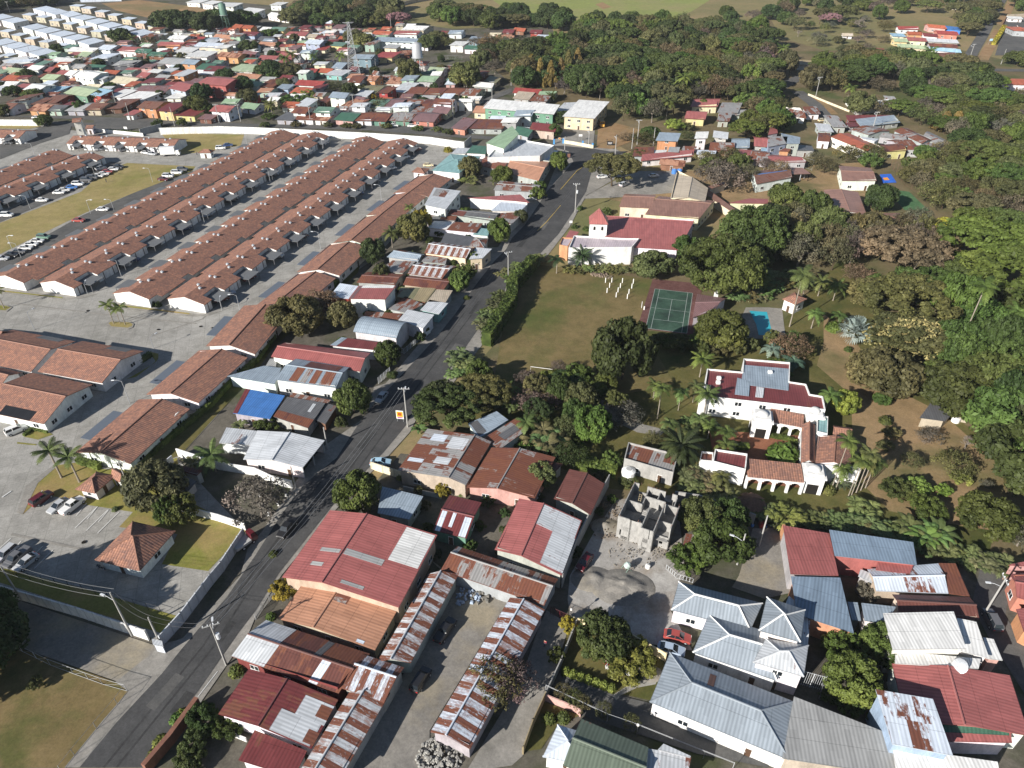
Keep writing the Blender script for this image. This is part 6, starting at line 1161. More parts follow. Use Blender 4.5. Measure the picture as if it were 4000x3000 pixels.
far('10', 72, """160 1030 320 1040 9 3 s dgrey grey;330 1030 495 1035 12 3 g rustd white;490 970 640 978 9 6 g green white;490 1035 615 1045 6 3 s rusto white;665 1035 840 1045 13 3 g dgreen pink;840 1040 1000 1045 14 3 g rustd white;
1000 1045 1125 1050 13 3 g rustd green;1130 1040 1330 1048 14 3 g rustl green;1330 1045 1540 1052 14 3 g pinkg coral;300 975 430 980 10 5.5 g rustd white;340 905 440 925 10 4 s lgrey white;205 925 330 935 10 3 g redo white;
710 925 860 930 12 3 s rusto grey;920 925 1080 932 16 3.5 g green cream;1085 925 1220 932 16 3.5 g maroong white;1230 925 1390 930 16 3 g rusth white;1395 925 1510 930 14 3 g rustd white;1515 895 1690 902 8 6 g rustd white;1520 965 1650 985 10 3.5 g pinkg cream;1330 975 1500 985 8 3 s rusth grey;
625 840 770 855 10 5.5 g steel white;530 880 615 885 8 3 s rustd brown;800 880 915 890 10 3 g maroong white;870 800 1035 805 16 3.2 g olive mint;1045 800 1140 805 9 5.5 s rustd red;1148 790 1285 800 16 3.2 s lgrey pink;
1290 808 1440 816 14 3.2 g rustd green;1445 815 1595 820 14 3.2 g rustd mint;1605 818 1755 822 14 3.2 g rustd cream;1765 822 1900 828 14 3.2 g rusth cream;1390 700 1540 710 12 5 g lgreen grey;1390 655 1520 658 9 3 g dgreen white;1640 692 1750 700 12 4 g green orange;
1790 662 1970 665 10 5 s rustd brown;1060 690 1215 700 10 3 g rusth white;1230 692 1380 700 8 3 g tan white;790 705 900 718 14 5 g rustd white;940 692 1030 700 10 5 g rusto orange;1470 622 1600 635 12 4 g pgreen white;1610 602 1710 610 8 3 s rusth orange;
1870 745 2040 760 8 3 g white grey;1970 700 2070 720 8 3 s olive cream;330 735 560 745 10 3.5 g red white;285 805 440 812 12 3.5 g redo white;440 790 560 770 8 3.5 s dred grey;10 745 150 750 14 3 s rustd brown;170 765 280 770 6 3 s steel bluew;20 700 140 705 8 3 g grey white;
190 685 290 690 8 5 g dred white;400 625 510 632 8 3 g red mint;520 622 640 632 8 3 g redo mint;590 645 740 655 10 3.2 s lgrey teal;650 585 740 595 14 5 g steel grey;760 605 860 620 10 3 g dred grey;825 505 995 512 10 6 g steel steelb;
1005 500 1180 497 12 4 s red yellow;1190 482 1330 472 10 3 s rusto brown;415 375 550 385 12 6 g whiteb bluew;510 432 600 432 8 3 s red cream;595 372 690 372 10 4 g dred brown;700 342 790 342 8 4 g redo brown;625 392 745 400 7 4 s green yellow;
1010 355 1375 372 13 5.5 g steel white;1095 412 1215 418 7 4 s grey cream;1415 342 1560 350 12 4 g lgrey white;1665 392 1790 395 9 5 s white white;1790 422 1915 430 9 3.5 g dgreen white;1825 352 1935 358 10 4 s steel bluew;1945 356 2040 360 9 4 s steel grey;
2050 332 2212 340 10 4 g orange cream;1255 255 1450 262 16 5 g white cream;1185 292 1390 302 10 4 g rred white;1655 292 1780 292 10 4 g steel white;1585 292 1650 300 8 3 g dred pink;2005 312 2110 312 8 3 g cream white;2125 282 2220 286 9 5 g dred brown;
655 292 770 297 8 3 s whiteb white;905 312 985 320 8 4 g lgrey white;995 295 1150 302 10 4 g redo white;250 302 335 306 10 4 g rred white;345 306 425 311 10 4 g rred white;435 322 515 326 8 5 g beige cream;5 345 130 350 10 3 g dgrey brown;5 392 155 400 9 3 g orange white;
25 262 105 268 11 5 g white yellow;115 262 235 270 11 5.5 g green yellow;95 132 200 150 12 4 g white white;240 102 330 104 10 4 g white white;205 152 285 160 9 4 s white white;115 42 215 46 10 5 s white white;5 515 165 520 10 3 g rred beige;185 485 315 510 10 3 g rred white;5 565 125 572 8 3 g redo white;
1685 1105 1810 1122 13 3.4 s maroong coral;1815 1110 2130 1112 11 3.2 s rustd grey;1870 970 2140 985 11 3.6 g orange cream;800 265 885 270 5 3 s maroong grey;1410 400 1490 408 8 3 s pgreen white;600 200 650 205 8 4 g whiteb white;1200 215 1260 220 6 4 g redo brown;1000 640 1050 650 5 3 g rusth white""", G1)
far('20', 72, """-250 935 362 985 12 7 s white wgreen;372 965 600 952 12 4 s lgrey white;435 1002 715 1025 24 7 s white yel2;10 1005 170 1000 9 6 g steel white;150 1115 372 1140 10 4.5 g dred beige;5 1150 140 1182 10 3 g dgreen grey;
150 285 255 290 9 5 g dred red;5 265 105 275 9 3 g redo brick;180 335 295 340 10 4 s whiteb brick;285 350 440 362 10 4 g rred white;470 345 590 350 8 4 g rred mint;245 400 420 410 8 3 s beige white;205 455 310 462 7 4 f white white;
1540 920 1780 922 14 4 g rred cream;1490 1022 1670 1030 12 4 g rred yellow;1765 1045 1880 1048 10 3.5 s rustm grey;1770 970 1955 976 14 4 s rustl grey;1890 1000 2050 990 6 3 s rustm grey;1242 1215 1430 1218 8 5.5 s steel orange;1575 1195 1690 1195 6 7 s white white;
1735 1185 1865 1200 6 5.5 s lgrey grey;1770 575 1960 600 12 3.5 h orange pink;5 800 240 818 9 3 g red white;5 850 150 860 10 3 s beige grey;215 835 365 838 10 3 g lgreen white;150 868 300 875 8 3 s rusth grey;1110 1385 1570 1352 5 3.2 s rred white;1040 1345 1220 1350 8 3 s rustd grey;
1140 1325 1330 1325 4 3 f white white;1270 1420 1490 1435 4 3 s rusto brick;1345 1310 1440 1315 6 4.4 f grey concrete;1450 1320 1570 1325 6 3 s rusth white;1700 1295 1920 1300 10 3.4 g rusth brick;1590 1330 1760 1335 5 3 f whiteb white;1890 1280 2050 1275 12 3.4 g steel grey;
2090 1260 2212 1270 12 3.6 g rred grey;2050 1380 2212 1400 12 3 g rusth grey;1950 1330 2060 1340 6 3 f rred cream;2150 1305 2260 1310 4 3 f lblue white;1040 850 1120 850 6 3 g maroong brick""".replace('concrete', 'grey'), G1)
far('00', 72, """230 955 390 962 12 3 g rusto orange;400 955 520 962 10 3 g dgrey mint;560 955 715 962 14 3 g grey grey;720 948 865 952 12 3.3 g brown beige;870 945 1050 935 14 3 s brown brown;1175 930 1345 942 12 5.5 g brown orange;1350 955 1490 965 16 5.5 g dred yellow;1495 995 1685 1003 8 3.5 s dred yellow;
1805 960 1975 970 10 5.5 g rred white;1065 995 1155 995 6 3 s rred white;5 935 95 942 9 4 g brown white;40 885 225 862 10 5 s brown white;365 885 480 890 16 3 g brown red;495 930 610 935 8 3 s dred mint;548 802 745 835 14 4.5 g pgreen green;752 812 865 832 8 5 s lblue red;
192 775 325 792 12 5 g white white;335 802 490 795 9 3 s lblue white;880 705 1130 728 13 3.5 g cream white;925 832 1040 842 11 3 s white white;1010 862 1220 868 13 3 s white white;1145 795 1415 805 14 3.5 g maroong white;1255 732 1430 740 14 3 g orange orange;1450 762 1600 790 14 6 g rred bluew;
1700 722 1950 742 15 8 g rred rred;1485 652 1585 660 11 6 s lgrey orange;1172 665 1255 672 10 5 g rred pink;1315 685 1425 692 10 4 g grey beige;548 648 620 655 10 5.5 g white white;628 655 800 682 12 6.5 g white white;462 645 540 652 10 3 g rred brown;595 692 790 700 8 3 g rusto brown;
345 682 470 690 10 4.5 g pgreen cream;5 622 215 640 10 3 g pgreen white;5 692 160 700 10 3 g redo brown;5 742 125 745 8 3 g white white;215 602 325 610 10 5 g white white;335 612 440 618 8 4 g rred brown;325 562 510 580 14 3.5 g redo brown;865 645 990 652 10 5 g redo bluew;425 535 590 552 12 5 g white cream;
5 565 270 545 12 4 g whiteb white;725 592 870 602 9 3 g dgreen grey;655 485 750 490 11 5 g pgreen white;765 512 930 505 11 5.5 s whiteb white;570 442 800 452 11 4.5 g white cream;825 425 950 432 12 5.5 g whiteb white;975 435 1170 445 11 4.5 g rred white;1155 452 1290 458 8 5 g dgreen brown;
1265 482 1415 485 8 5 g dgreen brown;965 565 1150 565 12 5 g grey dgrey;1355 545 1550 560 15 4 g grey white;1560 548 1680 560 10 6 g steel orange;1685 595 1815 602 14 4 g dgreen white;1510 445 1655 452 9 6 s white white;1490 485 1790 492 12 5 s white white;1755 612 1890 622 13 3.5 g dred white;
1950 612 2180 622 13 5 s pgreen white;1865 482 1950 490 10 4.5 g rusto orange;1955 492 2055 500 10 4.5 g rusto orange;2065 502 2155 502 8 3 g dred orange;1855 675 2212 692 13 3.5 g orange cream;1665 402 1890 410 12 5 g whiteb cream;1345 392 1555 402 10 4 g rred orange;
1445 335 1585 342 11 5 g white white;1595 345 1740 352 10 3 g red white;2065 302 2200 310 11 5 g dred bluew;1835 325 2060 340 8 3 g orange white;2000 235 2075 242 8 6 g redo orange;2085 242 2165 250 8 6 g redo orange;2085 402 2200 410 9 3 g orange white;2080 465 2200 480 7 3 g maroong white;
1905 895 2040 900 8 3 g lgreen grey;2070 930 2200 950 9 3 g lgreen white;1600 20 1725 26 12 4 s white white;1735 32 1835 40 12 5 s white white;1845 55 2015 60 14 6 s white white;2065 95 2212 112 12 6 s white white;90 770 180 775 8 3 s rred red;1240 640 1340 645 8 4 s white white;
1700 1028 1825 1032 5 2.8 s maroong brown;2010 850 2180 860 8 4 s lgrey red;720 765 840 770 8 3 g cream beige;950 800 1060 800 6 3 s dred brown;1420 850 1560 850 9 3 s white white;260 900 340 905 9 3 s brown brown""", G1)
G2 = "white modern houses of the top-left development"
def dev(pl, w_, D, h, big):
    for x, y in pl:
        Q = quad_from('00', x - w_ / 2, y + 14, x + w_ / 2, y + 42 if big else y + 22, D, h, R(62)); house("modern_white_house", "~white modern %s house" % ("long" if big else "small"), "house", Q, h, 's', .5, 'whiteb', 'white' if big else 'beige', ov=.3, cap=False, group=G2)
dev(((330, 60), (430, 85), (545, 105), (660, 135), (780, 168), (890, 202), (1010, 235), (1160, 268), (60, 160), (-60, 130), (230, 218), (345, 248), (470, 278), (590, 310), (715, 345), (60, 382), (170, 412), (285, 440), (-50, 350)), 98, 13, 4.6, True)
dev(((225, 112), (345, 132), (460, 162), (575, 190), (695, 222), (820, 255), (935, 288), (30, 255), (130, 288), (245, 318), (370, 345), (500, 378), (30, 465), (640, 35), (735, 55), (855, 85), (965, 115), (1085, 148), (1200, 182), (1310, 212)), 82, 7, 4, False)
H("white_sheet_factory", "low white zigzag roofed building below the modern houses", "building", "00 60 570, 00 290 540, 00 230 490, 00 0 500", 4, 'f', 0, 'white', 'white', win=0)
G3 = "houses on the hillside at the top right"
far('30', 85, """1392 235 1545 248 8 4 g redo pink;1548 248 1680 262 7 4 s blue blue;1130 255 1305 252 7 3.5 g red white;1212 298 1340 302 6 3.5 g redo orange;1345 310 1478 322 7 3.5 g dred white;1470 292 1648 302 8 4 g red coral;1075 312 1200 318 6 3 s lblue cream;1212 350 1375 358 8 4 g rred cream;
1092 358 1218 365 7 3.5 g pgreen yellow;1122 408 1248 412 7 4 g pgreen yellow;1252 418 1378 424 6 3.5 g pgreen cream;1390 360 1650 372 8 3 g lgrey grey;1402 402 1640 410 6 3 g rustd grey;1402 432 1678 458 6 3.5 g lblue white;1402 492 1640 492 10 3.5 g brown brick;942 445 1015 450 7 3 g rustd grey;
215 560 610 575 12 3.5 g tan white;640 310 740 312 5 2.6 g beige white;2120 262 2300 275 14 4.5 h redo grey;1965 725 2300 735 12 4 g redo white;735 920 960 900 14 3.5 g teal white;760 945 1120 905 7 3.4 s white white;1030 870 1130 880 6 4 s rustl grey;100 985 330 1020 12 3.5 g rusth white;330 985 460 985 9 3.4 s rusth white;
1600 55 1650 58 6 3 s white white;2080 160 2212 165 5 3 s white white;1180 945 1290 955 6 3 s rusto grey;1960 860 2050 850 7 3 s rusto cream;560 1095 690 1100 14 3.4 s rustl grey;700 1050 1105 1040 6 3.2 s dred brick;700 1095 795 1090 6 3 f dred grey;800 1090 1150 1060 8 3.2 s steel grey;440 1130 570 1140 8 3 s lgrey grey""", G3)
for i, (tb, h, k, rc, wc) in enumerate((("30 720 1120, 30 870 1165, 30 1060 1130, 30 900 1080", 3.4, 'g', 'rusth', 'grey'), ("30 430 1215, 30 535 1222, 30 540 1150, 30 430 1145", 3.4, 'g', 'rustd', 'white'), ("30 540 1180, 30 850 1305, 30 990 1275, 30 700 1150", 4.2, 'g', 'redo', 'white'), ("30 820 1200, 30 930 1220, 30 960 1200, 30 800 1180", 4.8, 'f', 'lgrey', 'white'),
    ("30 1010 1310, 30 1200 1300, 30 1150 1240, 30 960 1250", 3.6, 'g', 'rustd', 'yellow'), ("30 1200 1290, 30 1420 1300, 30 1370 1255, 30 1210 1255", 3.4, 'g', 'rustd', 'grey'), ("30 1130 1260, 30 1280 1250, 30 1190 1200, 30 1020 1210", 3.6, 'g', 'rusth', 'grey'), ("30 1330 1260, 30 1600 1310, 30 1560 1270, 30 1330 1215", 3.2, 'f', 'rustl', 'grey'),
    ("30 1090 1130, 30 1330 1240, 30 1420 1210, 30 1200 1105", 3.8, 'g', 'rusth', 'grey'), ("30 1330 1190, 30 1620 1310, 30 1710 1295, 30 1380 1130", 3.4, 'g', 'rustl', 'grey'), ("30 960 1180, 30 1200 1215, 30 1180 1160, 30 1000 1150", 3.8, 'g', 'rusth', 'grey'), ("30 0 1300, 30 180 1310, 30 210 1295, 30 60 1265", 3.2, 'g', 'rustd', 'orange'),
    ("30 0 1270, 30 160 1240, 30 170 1180, 30 0 1175", 6.0, 'f', 'rustl', 'bluew'), ("30 160 1240, 30 275 1240, 30 280 1185, 30 110 1150", 6.0, 'f', 'steel', 'grey'), ("30 0 1165, 30 85 1150, 30 80 1120, 30 20 1095", 5.5, 'f', 'rred', 'grey'), ("30 0 1400, 30 330 1400, 30 250 1350, 30 0 1335", 3.2, 'g', 'rred', 'grey'),
    ("30 250 1300, 30 400 1300, 30 380 1260, 30 260 1250", 3.0, 'f', 'dgrey', 'grey'))):
    house("town_house", "~%s%s house with %s" % ("two-storey " if h >= 5 else "", WALLW[wc], ROOFW[rc]), "house", tb, h, k, .8, rc, wc, ov=.3, cap=False, group="crowded houses right of the church", floors=2 if h >= 5 else 1)
# ---------------------------------------------------------------- towers
def pylon():
    p = W("10", 852, 668); h = 30; t = thing("lattice_pylon", "tall grey steel lattice power pylon among the town houses", "pylon", p, R(10)); mb = MB(); n = 11
    wd = lambda z: 3.2 * (1 - z / h) ** 1.1 + .55
    zs = [h * (1 - (1 - i / n) ** 1.25) for i in range(n + 1)]
    for sx, sy in ((1, 1), (1, -1), (-1, -1), (-1, 1)): mb.tube([(sx * wd(z), sy * wd(z), z) for z in zs], .17, 4, cap=False)
    for z0, z1 in zip(zs, zs[1:]):
        w0, w1 = wd(z0), wd(z1)
        for (ax, ay), (bx, by) in (((1, 1), (1, -1)), ((1, -1), (-1, -1)), ((-1, -1), (-1, 1)), ((-1, 1), (1, 1))):
            mb.tube([(ax * w0, ay * w0, z0), (bx * w1, by * w1, z1)], .09, 3, cap=False); mb.tube([(bx * w0, by * w0, z0), (ax * w1, ay * w1, z1)], .09, 3, cap=False); mb.tube([(ax * w1, ay * w1, z1), (bx * w1, by * w1, z1)], .08, 3, cap=False)
    put("lattice_frame", mb.mesh("lattice_frame", ["steel"]), t, None, 0, None, CN['silver'])
    for z, l in ((h - .3, 3.2), (h - 3.6, 3.4)):
        mb = MB()
        for s in (-1, 1): mb.tube([(0, -.5, z), (s * l, 0, z + .2)], .1, 4); mb.tube([(0, .5, z), (s * l, 0, z + .2)], .1, 4); mb.tube([(0, 0, z - 1.1), (s * l, 0, z + .15)], .08, 4)
        put("crossarm", mb.mesh("crossarm", ["steel"]), t, None, 0, None, CN['silver'])
pylon()
def watertower(tb, h, r, hh, col, label):
    p = pts(tb)[0]; t = thing("water_tower", label, "water tower", p); mb = MB()
    for i in range(6): a = i * 1.047; mb.tube([(r * 1.3 * math.cos(a), r * 1.3 * math.sin(a), 0), (r * .85 * math.cos(a), r * .85 * math.sin(a), h)], .2, 5)
    for z in (h * .33, h * .66):
        k = 1.3 - .45 * z / h
        for i in range(6): a, b = i * 1.047, (i + 1) * 1.047; mb.tube([(r * k * math.cos(a), r * k * math.sin(a), z), (r * k * math.cos(b), r * k * math.sin(b), z)], .1, 4); mb.tube([(r * k * math.cos(a), r * k * math.sin(a), z), (r * (k - .15) * math.cos(b), r * (k - .15) * math.sin(b), z + h * .33)], .07, 3)
    put("legs", mb.mesh("legs", ["steel"]), t, None, 0, None, CN['silver'] if col == 'silver' else CN[col]); mb = MB(); mb.tube([(0, 0, h), (0, 0, h + hh), (0, 0, h + hh + r * .4)], [r, r, .1], 16); k = put("tank", mb.mesh("tank", ["steel"], True), t, None, 0, None, CN[col])
    mb = MB(); mb.tube([(0, 0, h - .15), (0, 0, h + .05)], r * 1.2, 16); put("platform", mb.mesh("platform", ["steel"]), t, None, 0, None, CN['silver'])
watertower("10 1405 640", 9.5, 3.0, 7.5, 'silver', "grey cylindrical water tower on lattice legs in the town lot"); watertower("00 1965 280", 12, 2.6, 7.5, 'green', "green water tower with thin legs above the dark trees")

def infill(seed, tb, gap, grp, ang=72):
    poly = pts(tb); r = random.Random(seed); x0, x1 = min(p.x for p in poly), max(p.x for p in poly); y0, y1 = min(p.y for p in poly), max(p.y for p in poly); P = [h_.location.xy.copy() for h_, _, _ in HOUSES]; n = 0
    for _ in range(2600):
        c = Vector((r.uniform(x0, x1), r.uniform(y0, y1)))
        if not inside(c, poly) or any((c - q).length < gap * r.uniform(.85, 1.2) for q in P): continue
        if any(abs((c - W(*s).xy).length) < 4 for s in ()): continue
        w_, D = r.uniform(5.5, 9), r.uniform(6.5, 10); a1 = R(ang - 74 + r.uniform(-4, 4)); a2 = R(ang + r.uniform(-3, 3)); u = Vector((math.cos(a1), math.sin(a1), 0)) * w_; v = Vector((math.cos(a2), math.sin(a2), 0)) * D; h = r.choice((2.6, 2.7, 2.9, 3, 4.8)); o = Vector((c.x, c.y, h)) - u / 2 - v / 2
        rc = r.choice("white whiteb lgrey lgrey rustd rusth rustl rustm rred dred dred rusto maroong grey steel lgreen green redo white".split()); wc = r.choice("white white cream beige grey white pink mint".split())
        house("two_storey_house" if h > 4 else "rust_roofed_house" if "rust" in rc else "red_roofed_house" if "red" in rc else "pale_roofed_house", "~%s%s house with %s" % ("two-storey " if h > 4 else "", WALLW[wc], ROOFW[rc]), "house", [o, o + u, o + u + v, o + v], h, r.choice("ggs"), r.uniform(.7, 1.4), rc, wc, ov=.6, cap=False, group=grp, floors=2 if h > 4 else 1); P.append(c); n += 1
    return n
print("infill", infill(1, "00 -50 820, 00 -50 560, 00 300 490, 00 640 470, 00 940 560, 00 1000 700, 00 950 930, 00 500 870", 9.5, G1), infill(2, "00 1060 600, 00 960 430, 00 1400 300, 00 2212 250, 00 2212 960, 00 1700 830, 00 1100 900", 9.5, G1),
 infill(3, "10 0 960, 10 0 300, 10 560 250, 10 900 320, 10 480 500, 10 760 640, 10 420 700, 10 800 880, 10 300 880", 9.5, G1), infill(4, "10 760 860, 10 1950 860, 10 1850 950, 10 1600 990, 10 760 990", 9.5, G1), infill(5, "10 850 680, 10 1400 620, 10 2000 680, 10 1850 760, 10 860 760", 9.5, G1), infill(6, "10 500 360, 10 900 280, 10 1400 240, 10 1400 330, 10 960 460, 10 560 480", 10, G1), infill(7, "10 1950 960, 20 0 940, 20 350 1040, 20 0 1160, 10 2000 1100", 9.5, G1))
# ---------------------------------------------------------------- cars and other vehicles
car2("12 205 1365, 12 345 1180", 'pickup', 'black', "black pickup truck driving on the shaded main road", flip=True, group=None)
car2("12 1045 190, 12 1130 85", 'sedan', 'silver', "silver car stopped at the roadside under the power pole", flip=True)
car2("02 290 1070, 02 450 960", 'suv', 'maroon', "maroon car parked beside the kiosk lawn")
car2("02 435 1140, 02 600 1015", 'sedan', 'silver', "silver saloon parked between the maroon car and the white pickup", flip=True)
car2("02 560 1135, 02 715 1015", 'pickup', 'white', "white pickup with canopy parked by the grass kerb")
car2("02 -10 1560, 02 140 1430", 'suv', 'silver', "silver sport utility car, leftmost of the three parked at the bottom left", flip=True)
car2("02 70 1600, 02 250 1450", 'pickup', 'dgrey', "dark grey pickup, middle of the three parked at the bottom left", flip=True)
car2("02 140 1640, 02 335 1490", 'sedan', 'silver', "silver saloon, rightmost of the three parked at the bottom left", flip=True)
car2("22 575 1635, 22 675 1490", 'sedan', 'maroon', "dark red car parked by the tall grey wall at the building site", flip=True)
car2("23 1310 520, 23 1540 575", 'sedan', 'red', "bright red saloon parked before the big hipped house")
car2("23 1240 625, 23 1500 690", 'sedan', 'bluew', "pale blue saloon behind the mustard wall, beside the red car")
car2("23 1440 355, 23 1640 395", 'sedan', 'white', "white saloon under the porch of the big hipped house")
car2("13 1570 590, 13 1700 400", 'pickup', 'black', "black pickup in the truck yard beside the long striped shed")
car2("13 1370 1010, 13 1480 830", 'suv', 'black', "dark off-road car in the shade of the truck yard")
car2("12 1030 700, 12 1130 700", 'sedan', 'lblue', "pale blue car behind the cream yard wall by the road")
car2("33 1960 480, 33 1880 330", 'suv', 'dgrey', "dark car in the narrow right-hand street")
car2("12 730 215, 12 830 250", 'hatch', 'white', "white car half hidden under the roadside mango tree")
car2("10 1450 1442, 10 1530 1440", 'sedan', 'yel2', "yellow-orange taxi car beside the tiny tiled hut")
CW['yel2'] = 'yellow'; CW['orange'] = 'orange'
for tb, k, c in (("10 1255 1380, 10 1320 1365", 'suv', 'white'), ("10 1140 1475, 10 1205 1460", 'sedan', 'white'), ("10 120 1520, 10 190 1515", 'sedan', 'silver'), ("10 255 1440, 10 310 1430", 'sedan', 'bluew'), ("10 290 1415, 10 350 1405", 'sedan', 'bluew'), ("10 1360 1310, 10 1420 1300", 'suv', 'maroon'),
    ("10 1000 1590, 10 1050 1580", 'sedan', 'dgrey'), ("11 670 170, 11 735 155", 'hatch', 'silver'), ("11 500 300, 11 555 285", 'hatch', 'white'), ("11 380 410, 11 425 395", 'sedan', 'maroon'), ("11 310 440, 11 390 425", 'sedan', 'dgrey'), ("11 130 560, 11 240 570", 'suv', 'white'),
    ("11 840 30, 11 925 20", 'sedan', 'navy'), ("01 1300 460, 01 1420 450", 'hatch', 'white'), ("01 1030 640, 01 1130 645", 'sedan', 'silver'), ("01 1120 600, 01 1190 600", 'sedan', 'navy'), ("01 760 770, 01 890 760", 'suv', 'black'), ("01 1560 340, 01 1640 320", 'sedan', 'navy'), ("01 1750 220, 01 1820 205", 'sedan', 'bluew'),
    ("01 1950 910, 01 2000 890", 'sedan', 'bluew'), ("01 1890 950, 01 1950 935", 'suv', 'maroon'), ("01 2130 770, 01 2180 750", 'sedan', 'maroon'), ("01 1970 90, 01 2040 75", 'sedan', 'black'),
    ("01 20 215, 01 115 215", 'suv', 'white'), ("01 325 85, 01 415 85", 'sedan', 'white'), ("01 470 20, 01 560 18", 'sedan', 'white'), ("01 845 165, 01 940 165", 'sedan', 'white'), ("01 640 258, 01 730 262", 'sedan', 'red'),
    ("01 270 440, 01 385 440", 'sedan', 'white'), ("01 220 470, 01 330 470", 'sedan', 'white'), ("01 170 500, 01 285 500", 'sedan', 'white'), ("01 120 535, 01 220 530", 'sedan', 'dgrey'), ("01 55 560, 01 160 560", 'sedan', 'black'), ("01 -30 590, 01 80 590", 'sedan', 'silver'), ("01 335 405, 01 435 410", 'suv', 'green'),
    ("00 835 1480, 00 915 1460", 'suv', 'silver'), ("00 895 1498, 00 970 1495", 'sedan', 'red'), ("00 945 1478, 00 1020 1475", 'sedan', 'white'), ("00 995 1455, 00 1060 1455", 'sedan', 'black'), ("00 865 1520, 00 935 1515", 'sedan', 'white'), ("00 815 1535, 00 890 1535", 'sedan', 'white'), ("00 765 1550, 00 840 1550", 'suv', 'dgrey'),
    ("00 715 1570, 00 790 1570", 'suv', 'dgrey'), ("00 645 1605, 00 715 1605", 'suv', 'white'), ("00 590 1635, 00 660 1630", 'sedan', 'blue'), ("00 520 1660, 00 600 1655", 'sedan', 'white'), ("00 555 1520, 00 630 1520", 'sedan', 'bluew'), ("00 740 1450, 00 800 1445", 'hatch', 'lblue'),
    ("00 1380 1560, 00 1450 1565", 'sedan', 'maroon'), ("00 1420 1535, 00 1495 1535", 'suv', 'white'), ("00 1495 1505, 00 1570 1505", 'suv', 'white'), ("00 1540 1480, 00 1620 1480", 'suv', 'dgrey'), ("00 1870 1295, 00 1950 1290", 'suv', 'white'), ("00 1935 1270, 00 2010 1265", 'sedan', 'navy'),
    ("00 1240 1330, 00 1290 1335", 'sedan', 'white'), ("00 1295 1340, 00 1340 1345", 'sedan', 'silver'), ("00 1040 1315, 00 1100 1300", 'sedan', 'silver'), ("00 840 1305, 00 890 1300", 'suv', 'silver'), ("00 630 1290, 00 700 1280", 'suv', 'dgrey'), ("00 30 1250, 00 120 1245", 'sedan', 'dgrey'), ("01 95 60, 01 185 60", 'sedan', 'dgrey'),
    ("10 1155 1098, 10 1230 1098", 'sedan', 'white'), ("10 1310 1100, 10 1390 1100", 'sedan', 'white'), ("00 290 1028, 00 350 1030", 'sedan', 'white'), ("10 225 1057, 10 280 1057", 'sedan', 'white'), ("20 940 1620, 20 985 1600", 'suv', 'silver'), ("20 755 1545, 20 800 1540", 'sedan', 'white'), ("20 1195 1535, 20 1250 1530", 'sedan', 'silver'),
    ("20 905 1565, 20 955 1545", 'sedan', 'maroon'), ("30 1990 95, 30 2015 90", 'hatch', 'white'), ("30 1905 220, 30 1935 215", 'hatch', 'white'), ("02 845 470, 02 865 440", 'sedan', 'red'), ("02 950 360, 02 990 325", 'sedan', 'white'), ("02 100 440, 02 200 400", 'suv', 'white'), ("30 440 1055, 30 480 1050", 'hatch', 'yel2')):
    car2(tb, k, c)
def boxtruck(tb, label, box='white', cab='white', L=6.5, bh=2.4, h0=.8, cablen=1.7):
    a, b = pts(tb); d = b - a; t = thing("box_truck", label, "truck", ((a + b) / 2).to_tuple()[:2] + (.2,), math.atan2(d.y, d.x)); mb = MB(); mb.box((-cablen / 2 - .1, 0, h0 + bh / 2), ((L - cablen) / 2 - .05, 1.05, bh / 2)); put("cargo_box", mb.mesh("cargo_box", ["car_paint"]), t, None, 0, None, CN[box])
    mb = MB(); x = L / 2 - cablen / 2; mb.box((x, 0, 1.0), (cablen / 2, .95, .55)); mb.box((x - .1, 0, 1.95), (cablen / 2 - .1, .9, .42), taper=.85); put("cab", mb.mesh("cab", ["car_paint"]), t, None, 0, None, CN[cab])
    mb = MB(); mb.face([(L / 2 + .01 - .0, -.8, 1.56), (L / 2 + .01, .8, 1.56), (L / 2 - .22, .75, 2.3), (L / 2 - .22, -.75, 2.3)]); put("windshield", mb.mesh("windshield", ["glass"]), t)
    mb = MB(); mb.box((0, 0, .62), (L / 2 - .1, .4, .12)); put("chassis", mb.mesh("chassis", ["plain"]), t, None, 0, None, CN['black'])
    for x in (L / 2 - 1, -L / 2 + 1.3):
        for y in (-.9, .9): put("wheel", CARS['suv']['wheel'], t, (x, y, .38), 0, 1.15)
boxtruck("11 1330 1180, 11 1495 1250", "small white truck parked nose-out beside the pale roofed garage"); boxtruck("00 1420 1350, 00 1540 1345", "white box truck beside the estate lawn", L=8, bh=3)
boxtruck("02 2060 1440, 02 2190 1350", "small red and white truck parked behind the estate wall by the road", 'grey', 'maroon', L=4.4, bh=.5, cablen=1.2)
def bus():
    a, b = W("20", 768, 1050), W("20", 772, 1120); p = (a + b) / 2; t = thing("school_bus", "yellow school bus with pale roof parked behind the white warehouse", "bus", (p.x, p.y, .2), R(-88)); mb = MB(); L = 9; mb.box((0, 0, 1.5), (L / 2 - .8, 1.2, 1.1)); mb.box((L / 2 - .5, 0, 1.0), (.5, .95, .55)); put("body", mb.mesh("body", ["car_paint"]), t, None, 0, None, (.62, .30, .03))
    mb = MB(); mb.box((0, 0, 2.68), (L / 2 - .85, 1.1, .1), taper=.9); put("roof", mb.mesh("roof", ["plain"]), t, None, 0, None, CN['tan']); mb = MB(); mb.box((L / 2 - .79, 0, 2.0), (.02, 1.05, .38)); mb.box((0, 1.205, 1.95), (L / 2 - 1.2, .01, .32)); mb.box((0, -1.205, 1.95), (L / 2 - 1.2, .01, .32)); put("windows", mb.mesh("windows", ["glass"]), t)
    for x in (L / 2 - .8, -L / 2 + 2):
        for y in (-1, 1): put("wheel", CARS['suv']['wheel'], t, (x, y * 1.05, .45), 0, 1.35)
    for y in (-.6, .6): put("headlight", CARS['suv']['head'], t, (L / 2 + .01, y, .9))
bus()
